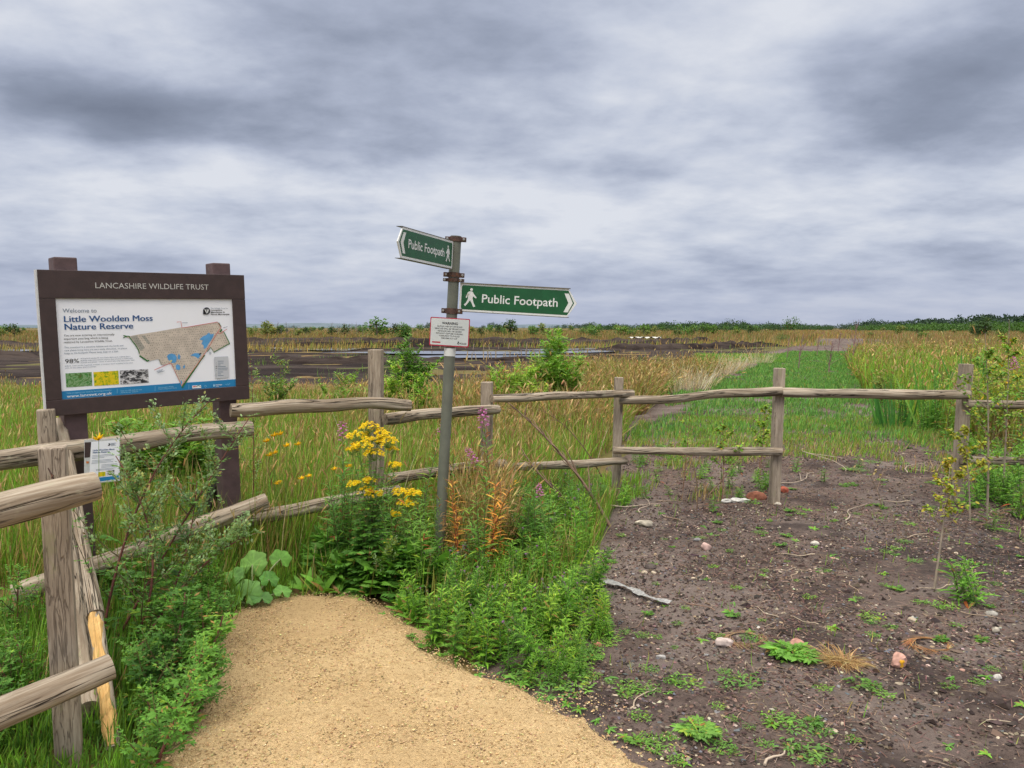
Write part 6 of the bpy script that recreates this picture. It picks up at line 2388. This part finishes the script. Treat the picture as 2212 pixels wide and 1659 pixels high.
gstand = scatter(SV, 900, np.random.default_rng(33))
gstand = gstand[vnoise(gstand[:, 0], gstand[:, 1], .22, 44) > .58]
stand('soil_grass', gstand, .06, .004, [GREEN, LUSH, OLIVE], [3, 3, 2], .6, 0, seed=45, z=0, label='thin scattered young grass on the bare soil')
def on_soil(px, py):
    q_ = gr(px, py)
    return Vector((q_.x, q_.y, float(soil_z(q_.x, q_.y)) + .003))


edge_pts = []
for q0, q1 in zip(PATH[:-8], PATH[1:-7]):
    for _ in range(4):
        q = q0 + (q1 - q0) * PR.random()
        edge_pts.append((q[0] + PR.gauss(0, .03), q[1] + PR.gauss(0, .03)))
spread(mts, edge_pts[:30], .18, .42, .016, label='tiny creeping weed growing onto the edge of the sandy path', group='weeds creeping onto the path edge', tilt=.05)
spread(ros, edge_pts[30:], .25, .5, .016, label='tiny rosette weed at the edge of the sandy path', group='rosette weeds at the path edge', tilt=.05)
bigr = thing('rosette_weed', 'largest bright green rosette in the middle of the right-hand soil', 'rosette weed', on_soil(1712, 1418))
basal_mesh(bigr, 51, 26, .115, .3, FRESH, .5, True)
bigr2 = thing('rosette_weed', 'broad-leaved rosette at the bottom of the soil near the gravel', 'rosette weed', on_soil(1510, 1588))
basal_mesh(bigr2, 52, 14, .085, .3, (.14, .33, .06), .5, True)
# dead grass tuft
dt = thing('dead_grass_tuft', 'clump of dead straw-brown grass beside the large rosette', 'grass tuft', on_soil(1815, 1432))
r = np.random.default_rng(3)
n = 420
b = MB()
a = r.random(n) * 6.28
Dv = np.stack([np.cos(a) + .4, np.sin(a) * .7, .15 + .35 * r.random(n)], -1)
leaves(b, np.stack([r.normal(size=n) * .035, r.normal(size=n) * .02, np.full(n, .004)], -1), Dv, (0, 0, 1), .07 + .10 * r.random(n), .0030, .35, BLADE, jitcol(r, n, [(.42, .26, .10), (.30, .16, .06), STRAW], [2, 2, 2])[0])
b.obj('blades', M['grass'], dt, smooth=False)
for q, (px, py, lab) in enumerate(((1610, 1385, 'flattened ring of dead brown stalks on the soil'), (2010, 1400, 'rusty brown moss patch near the right edge of the soil'))):
    t_ = thing('dead_grass_tuft', lab, 'grass tuft', on_soil(px, py))
    b = MB()
    n = 160
    a = r.random(n) * 6.28
    P_ = np.stack([np.cos(a) * .11 * (.6 + .4 * r.random(n)), np.sin(a) * .07, np.full(n, .006)], -1)
    leaves(b, P_, np.stack([-np.sin(a), np.cos(a), .12 * r.random(n)], -1), (0, 0, 1), .05 + .08 * r.random(n), .0032, .2, BLADE, jitcol(r, n, [((.24, .13, .07), (.36, .17, .06))[q], (.34, .24, .13)], [2, 1])[0])
    b.obj('blades', M['grass'], t_, smooth=False)


# twigs and sticks lying about
def stick(p, L, az, seed, r0, col, name, label, group=None, fork=0):
    r = random.Random(seed)
    root = thing(name, label, 'stick', p, az, group)
    n = 9
    pts = [np.array([L * (i / (n - 1) - .5), .06 * L * math.sin(i * .8 + seed) + r.gauss(0, .008 * L), .006 + r0 + abs(.03 * L * math.sin(i * .5 + seed))]) for i in range(n)]
    b_ = MB()
    tube(b_, pts, np.linspace(r0, r0 * .5, n), 5, col)
    for k in range(fork):
        i = 3 + k
        d_ = np.array([L * .3, (-1) ** k * L * .15, .03])
        tube(b_, [pts[i], pts[i] + d_ * .6, pts[i] + d_], [r0 * .6, r0 * .5, r0 * .3], 4, col)
    b_.obj('stick', M['stem'], root)
    return root


tp = [[stick((0, 0, 0), 1.0, 0, 700 + q, .018, ((.36, .27, .19), (.22, .14, .10), (.42, .34, .25))[q], 'twig', 'thin dry twig lying on the dark peaty soil', 'twigs on the soil', q % 2), False] for q in range(3)]
for x, y in scatter(np.concatenate([SV[:4], gpoly([(1420, 1010), (1900, 960), (2040, 1000)]), SV[6:]]), 120, np.random.default_rng(61)):
    put(tp[PR.randrange(3)], (x, y, soil_z(x, y)), PR.random() * 6.28, .05 + .22 * PR.random() ** 2)
SW = (.44, .36, .28)
for i, (x0, y0, x1, y1, lab) in enumerate(((1690, 1048, 1768, 1022, 'forked pale stick behind the tall middle post'), (1730, 975, 1825, 1030, 'long bent pale branch beyond the tall middle post'), (1815, 1130, 1865, 1095, 'curved pale stick in the middle of the trodden soil'),
                                           (1950, 1030, 1990, 1005, 'tangle stick near the bank beyond the right-hand post'), (1650, 1659, 1695, 1630, 'pale stick at the very bottom of the soil'), (1385, 1115, 1400, 1085, 'curved stick behind the flat stone slab'), (1300, 1100, 1430, 1098, 'long straight straw stick along the foot of the fence'))):
    a_, b_ = gr(x0, y0), gr(x1, y1)
    m_ = (a_ + b_) / 2
    m_.z = float(soil_z(m_.x, m_.y)) if m_.y < 9 else 0
    stick(m_, (b_ - a_).length, math.atan2(b_.y - a_.y, b_.x - a_.x), 800 + i, .006, SW, 'stick', lab, None, 1 if i < 2 else 0)

# litter
def strip(px0, py0, px1, py1, label):
    a_, b_ = gr(px0, py0), gr(px1, py1)
    a_.z = float(soil_z(a_.x, a_.y)) + .01
    b_.z = float(soil_z(b_.x, b_.y)) + .005
    root = thing('plastic_strip', label, 'litter', a_)
    d_ = np.array(b_ - a_)
    n = 26
    s2 = unit(np.array([-d_[1], d_[0], 0]))
    r = np.random.default_rng(4)
    V, Fq = [], []
    for i in range(n):
        t = i / (n - 1)
        w_ = .012 + .008 * math.sin(t * 9) ** 2 + .012 * r.random() + .02 * max(0, .12 - t) * 8
        for k in (-1, -.3, .4, 1):
            V.append(d_ * t + s2 * (k * w_ + .02 * math.sin(t * 6)) + np.array([0, 0, .010 + .012 * abs(math.sin(t * 7 + k)) + .004 * r.random()]))
    for i in range(n - 1):
        for k in range(3):
            Fq.append([i * 4 + k, i * 4 + k + 1, i * 4 + 5 + k, i * 4 + 4 + k])
    b_ = MB()
    b_.add(V, Fq)
    b_.obj('strip', M['film'], root, smooth=False)
    return root


strip(1302, 1256, 1449, 1312, 'torn strip of clear grey plastic on the soil right of the thistles')
lt = thing('litter', 'crumpled white litter beside the red-brown brick lump', 'litter', gr(1590, 1086))
r = np.random.default_rng(8)
for k in range(3):
    V, Fq = stone_mesh(900 + k, .5, 1.2, 2)
    b = MB()
    b.add(V * np.array([.06, .03, .05]) + np.array([(k - 1) * .075, .0, .02]), Fq)
    b.obj('crumpled_sheet', M['litter'], lt, smooth=False)


# grit, chips and fibres too many to count
def grit(name, P_, smin, smax, cols, wts, seed, label, z=.0, flatn=.55, zf=None):
    r_ = np.random.default_rng(seed)
    n_ = len(P_)
    s = smin + (smax - smin) * r_.random(n_) ** 2
    base = np.array([[1, 0, 0], [.3, .9, .1], [-.8, .6, 0], [-.8, -.6, .1], [.4, -.9, 0], [.1, .1, 1], [0, 0, -1]])
    Fb = np.array([[0, 1, 5], [1, 2, 5], [2, 3, 5], [3, 4, 5], [4, 0, 5], [1, 0, 6], [2, 1, 6], [3, 2, 6], [4, 3, 6], [0, 4, 6]])
    a = r_.random(n_) * 6.28
    c_, s_ = np.cos(a), np.sin(a)
    B = base[None] * (1 + .35 * r_.normal(size=(n_, 7, 1))) * np.array([1, .75, flatn])
    V = np.stack([B[..., 0] * c_[:, None] - B[..., 1] * s_[:, None], B[..., 0] * s_[:, None] + B[..., 1] * c_[:, None], B[..., 2]], -1) * s[:, None, None]
    zz = np.full(n_, z) if zf is None else soil_z(P_[:, 0], P_[:, 1]) + z
    V += np.column_stack([P_, zz + s * .2])[:, None]
    col, _ = jitcol(r_, n_, cols, wts, .2)
    b_ = MB()
    b_.add(V.reshape(-1, 3), (np.arange(n_)[:, None, None] * 7 + Fb[None]).reshape(-1, 3), 0, np.repeat(col, 7, 0))
    o = b_.obj(name, M['grit'], smooth=False)
    o['kind'] = 'stuff'
    o['label'] = label
    return o


pv = PATH[(PATH[:, 1] > 2.2)]
pin = scatter(np.concatenate([gpoly([(330, 1740), (345, 1640), (395, 1520), (385, 1420), (430, 1345), (525, 1300), (640, 1287), (760, 1287), (830, 1308), (880, 1352), (905, 1392), (1000, 1432), (1070, 1466), (1180, 1512), (1255, 1565), (1330, 1622), (1420, 1700)]), [[.6, 2.0], [-1.3, 2.0]]]), 24000, np.random.default_rng(91))
grit('path_gravel', pin, .0018, .0058, [(.50, .37, .19), (.57, .43, .235), (.42, .295, .145), (.26, .175, .09)], [4, 2.5, 3, 2.2], 92, 'loose sandy gravel chips covering the path', .0225)
edge = scatter(gpoly([(1150, 1520), (1260, 1490), (1420, 1560), (1520, 1660), (1390, 1680), (1250, 1580)]), 600, np.random.default_rng(93))
grit('path_gravel', edge, .002, .008, [(.46, .32, .16), (.30, .22, .14), (.50, .39, .24)], [3, 2, 2], 94, 'sandy gravel chips spilling from the path onto the soil', .008)
sp_ = scatter(SV, 62000, np.random.default_rng(95))
sp_ = sp_[vnoise(sp_[:, 0], sp_[:, 1], .55, 71) * .6 + vnoise(sp_[:, 0], sp_[:, 1], .18, 72) * .4 + .12 * np.random.default_rng(1).normal(size=len(sp_)) > .46]
cl_ = scatter(np.concatenate([SV, ]), 2600, np.random.default_rng(105))
grit('soil_clods', cl_[vnoise(cl_[:, 0], cl_[:, 1], .5, 66) > .42], .006, .026, [(.07, .05, .043), (.04, .03, .027), (.12, .09, .078)], [3, 3, 2], 106, 'crumbled clods of dark peat on the bare soil', -.002, .5, zf=0)
grit('soil_grit', sp_, .0025, .012, [(.11, .075, .06), (.045, .033, .03), (.20, .15, .12), (.42, .36, .28), (.12, .12, .13)], [4, 4.5, 2, .5, 1], 96, 'dark crumbs of peat and fine grit over the bare soil', .0, zf=0)
side_ = scatter(np.array([[2.6, 2.0], [3.0, 6.6], [5.6, 6.8], [5.2, 1.5], [1.6, .6], [1.2, 1.9]]), 26000, np.random.default_rng(295))
grit('soil_grit', side_, .003, .013, [(.11, .075, .06), (.045, .033, .03), (.20, .15, .12), (.40, .34, .27), (.12, .12, .13)], [4, 4.5, 2, .5, 1], 296, 'dark crumbs of peat over the bare ground on the right', .0, zf=0)
bk = scatter(BACK, 20000, np.random.default_rng(195))
grit('soil_grit', bk, .004, .017, [(.11, .075, .06), (.045, .033, .03), (.20, .15, .12), (.34, .28, .22), (.12, .12, .13)], [4, 4.5, 2, .4, 1], 196, 'dark crumbs of peat over the bare ground beyond the fence', .0, zf=0)
sp2 = scatter(np.concatenate([gpoly([(1340, 1095), (1330, 1040), (1400, 960), (1900, 930), (2040, 980), (2200, 1060)]), SV[7:9], SV[4:5]]), 14000, np.random.default_rng(97))
r_ = np.random.default_rng(98)
fib = np.concatenate([sp2, side_[:7000], scatter(BACK, 16000, r_), scatter(SV, 8500, r_)])
fib = fib[vnoise(fib[:, 0], fib[:, 1], .6, 73) * .6 + vnoise(fib[:, 0], fib[:, 1], .2, 74) * .4 + .12 * r_.normal(size=len(fib)) > .44]
n = len(fib)
a = r_.random(n) * 6.28
b = MB()
leaves(b, np.column_stack([fib, soil_z(fib[:, 0], fib[:, 1]) + .006]), np.stack([np.cos(a), np.sin(a), .08 * r_.random(n)], -1), (0, 0, 1), .02 + .09 * r_.random(n) ** 2, .0022 + .0006 * fib[:, 1] / 3, .1, BLADE2, jitcol(r_, n, [(.22, .15, .11), (.34, .25, .18), (.12, .075, .06), (.2, .11, .09)], [3, 2, 3, 2])[0])
o = b.obj('soil_litter', M['grit'], smooth=False)
o['kind'] = 'stuff'
o['label'] = 'dry fibres and stalk fragments strewn over the bare soil'

# ------------------------------------------------------------------ far bushes, stakes and woods
DG, FG, PG = ((.035, .085, .022), (.05, .11, .028)), ((.10, .22, .035), (.14, .28, .045), (.07, .16, .03)), ((.16, .22, .06), (.2, .24, .07))


def fbush(px, py, top, w, seed, cols, label, name='bush', group=None, **kw):
    p = gr(px, py)
    p.z = -.05
    hgt = at(px, top, p.y).z + .05
    t_ = thing(name, label, 'tree' if 'tree' in name else 'bush', p, group=group)
    crown_tree(t_, seed, hgt, w / F * p.y, cols, **kw)
    return t_


fbush(872, 738, 700, 34, 1, ((.06, .15, .03), (.09, .2, .035)), 'dense green bush on the peat left of the warning plate', n=900, lumps=14)
fbush(876, 735, 699, 20, 2, FG, 'taller light green birch behind the dense bush on the peat', 'young_tree', n=500)
fbush(791, 722, 711, 26, 3, FG, 'small round bush left of the dense bush', n=350)
fbush(553, 722, 706, 26, 4, FG, 'small fresh green tree just right of the welcome board', 'young_tree', n=350)
fbush(578, 722, 704, 18, 5, FG, 'narrow green tree second from the welcome board', 'young_tree', n=350)
fbush(1180, 730, 708, 26, 6, PG, 'greyish sallow tree on the golden band right of the largest shrub', 'young_tree', n=350)
fbush(1090, 725, 704, 20, 7, FG, 'small green tree on the golden band left of the largest shrub', 'young_tree', n=300)
fbush(1272, 722, 702, 30, 8, FG, 'fresh green birch standing against the dark wood', 'young_tree', n=350)
fbush(1707, 716, 682, 34, 9, ((.06, .14, .03), (.08, .17, .035)), 'tall solitary tree rising above the scrub left of the track end', 'young_tree', n=500, lumps=12)
fbush(1690, 740, 722, 34, 10, FG, 'bright round bush in the golden grass left of the track', n=350)
fbush(1820, 706, 688, 28, 11, DG, 'dark round tree at the vanishing end of the track', 'young_tree', n=420)
fbush(1585, 712, 689, 40, 12, DG, 'dark domed tree above the middle of the scrub belt', 'young_tree', n=420)
fbush(2130, 724, 709, 46, 13, DG, 'dark low bush in front of the right-hand wood', n=420)
fb = kinds('bush', 'small green bush scattered on the far moor', 'bush', 'bushes on the far moor', [
    (lambda t_, q=q: crown_tree(t_, 200 + q, 1.0, (.9, 1.2, .7, 1.0)[q], (FG, FG, PG, DG)[q], n=260, leaf=.13, lumps=8)) for q in range(4)])
r = random.Random(12)
for i in range(230):
    left = i < 165
    px = r.uniform(530, 1640) if left else r.uniform(1860, 2330)
    if i > 210:
        px = r.uniform(-120, 75)
    py = 708 + 6 + (r.random() ** 2.2) * (16 if left else 20)
    p = gr(px, py)
    hgt = (708 - r.uniform(-5, 7) - HOR) * 0 + r.uniform(1.2, 2.6) * (1 + .5 * (r.random() < .15))
    if p.y < 120:
        hgt *= .6
    put(fb[r.choice((0, 0, 1, 2, 2, 3))], (p.x, p.y, -.05), r.random() * 6.28, (hgt * r.uniform(.8, 1.5), hgt * r.uniform(.8, 1.5), hgt))
gh = kinds('bare_tree', 'thin leafless grey tree on the moor right of the welcome board', 'tree', 'leafless trees on the moor', [(lambda t_, q=q: twigs(bez((0, 0, 0), (.05, 0, 1.2), (.15, 0, 2.6), 12), t_, 500 + q, .035, (.20, .17, .16), 16, .45, 'trunk', .5)) for q in range(3)])
for i in range(26):
    px = r.uniform(570, 830)
    p = gr(px, r.uniform(722, 727))
    put(gh[i % 3], (p.x, p.y, -.05), r.random() * 6.28, r.uniform(.75, 1.25))
sk = kinds('wooden_stake', 'short wooden stake standing in the peat behind the signpost', 'stake', 'stakes in the peat', [lambda t_: (lambda b_: (tube(b_, [(0, 0, -.1), (0, 0, .2), (.01, 0, .42)], [.03, .03, .026], 6, (.36, .29, .20)), b_.obj('stake', M['stem'], t_)))(MB())])
for i in range(16):
    p = gr(1010 + i * 10.5 + r.uniform(-4, 4), 776.5 - i * .25)
    put(sk[0], (p.x, p.y, 0), r.random() * 6, r.uniform(.6, 1.1), tilt=(r.gauss(0, .1), r.gauss(0, .1)))
for i in range(14):
    p = gr(890 + i * 19 + r.uniform(-6, 6), 754 + r.uniform(-1, 1))
    put(sk[0], (p.x, p.y, 0), r.random() * 6, r.uniform(.6, 1.2), 'short wooden stake on the far side of the bog water', 'stakes across the bog water', tilt=(r.gauss(0, .1), r.gauss(0, .1)))
p = gr(1393, 742)
ts = thing('plastic_sheet', 'pale sheet lying on the far peat bank', 'litter', p)
b = MB()
V = [(x * 1.6 + .2 * math.sin(y * 5), y * .5, .2 + .2 * math.sin(x * 6 + y * 3) ** 2 + .3) for x in np.linspace(-1, 1, 14) for y in np.linspace(-1, 1, 5)]
b.add(V, [[i * 5 + j, i * 5 + j + 5, i * 5 + j + 6, i * 5 + j + 1] for i in range(13) for j in range(4)])
b.obj('sheet', M['litter'], ts)


def wood_mass(name, label, trees, seed, leafs=.16):
    r_ = np.random.default_rng(seed)
    b_ = MB()
    for (x, y, h_, w_, col) in trees:
        n_ = 90
        v = unit(r_.normal(size=(n_, 3))) * (r_.random((n_, 1)) ** .3)
        lump = 1 + .25 * np.sin(v[:, :1] * 5 + x) * np.cos(v[:, 2:] * 4 + y)
        p_ = np.array([x, y, h_ * .52]) + v * lump * np.array([w_ * .5, w_ * .4, h_ * .5])
        p_[:, 2] = np.maximum(p_[:, 2], 0)
        c = np.clip(np.array(col)[None] * (1 + .25 * r_.normal(size=(n_, 1))), .005, 1)
        leaves(b_, p_, v + .7 * r_.normal(size=(n_, 3)), r_.normal(size=(n_, 3)), h_ * leafs * (.6 + .8 * r_.random(n_)), h_ * leafs * .75, .1, OVAL, c)
    o_ = b_.obj(name, M['leaf'], smooth=False)
    o_['kind'] = 'stuff'
    o_['label'] = label
    return o_


def skyline(px0, px1, Y, tops, seed, cols, n, rows=2, h0=.7):
    r_ = random.Random(seed)
    out = []
    for i in range(n):
        px = r_.uniform(px0, px1)
        yy = Y * r_.uniform(.96, 1.1)
        top = np.interp(px, [t_[0] for t_ in tops], [t_[1] for t_ in tops]) + abs(r_.gauss(0, 2.3)) * (1 if r_.random() < .8 else -.9)
        hgt = max(1.5, at(px, top, yy).z)
        p_ = at(px, top, yy)
        out.append((p_.x, yy, hgt, hgt * r_.uniform(.9, 1.6) if hgt > 6 else hgt * r_.uniform(1.5, 3), cols[r_.randrange(len(cols))]))
    return out


BLU = ((.040, .075, .050), (.048, .088, .050), (.056, .098, .060))
wood_mass('far_wood', 'dark broadleaved wood along the right-hand horizon', skyline(1770, 2420, 620, [(1770, 705), (1830, 700), (1880, 693), (1920, 696), (2000, 690), (2080, 688), (2130, 680), (2160, 686), (2212, 682), (2420, 678)], 1, BLU, 230), 1)
wood_mass('far_wood', 'pale green scrub in front of the right-hand wood', skyline(1840, 2420, 330, [(1840, 703), (2000, 699), (2212, 697), (2420, 695)], 2, ((.07, .15, .035), (.09, .18, .04), (.06, .12, .03)), 230), 2)
wood_mass('far_wood', 'green birch scrub belt along the horizon left of the track', skyline(1285, 1800, 420, [(1285, 704), (1380, 700), (1480, 698), (1560, 701), (1640, 700), (1720, 700), (1800, 704)], 3, ((.045, .10, .03), (.06, .13, .035), (.04, .085, .028)), 200), 3)
wood_mass('far_wood', 'distant dark tree clumps on the horizon behind the signpost', skyline(905, 990, 1500, [(905, 703), (930, 698), (990, 702)], 4, BLU, 26) + skyline(1035, 1105, 1500, [(1035, 704), (1060, 699), (1105, 703)], 5, BLU, 22) + skyline(1170, 1300, 1400, [(1170, 705), (1200, 701), (1235, 704), (1270, 697), (1300, 699)], 6, BLU, 40)
          + skyline(500, 905, 1600, [(500, 706), (905, 705)], 7, BLU, 70) + skyline(990, 1300, 1600, [(990, 705.5), (1300, 705)], 8, BLU, 50) + skyline(1560, 1620, 900, [(1560, 699), (1590, 690), (1620, 699)], 10, BLU, 16) + skyline(1290, 1800, 1000, [(1290, 703), (1400, 700), (1520, 698), (1660, 700), (1800, 703)], 11, BLU, 90) + skyline(-250, 90, 1300, [(-250, 704), (90, 706)], 9, BLU, 60), 4)
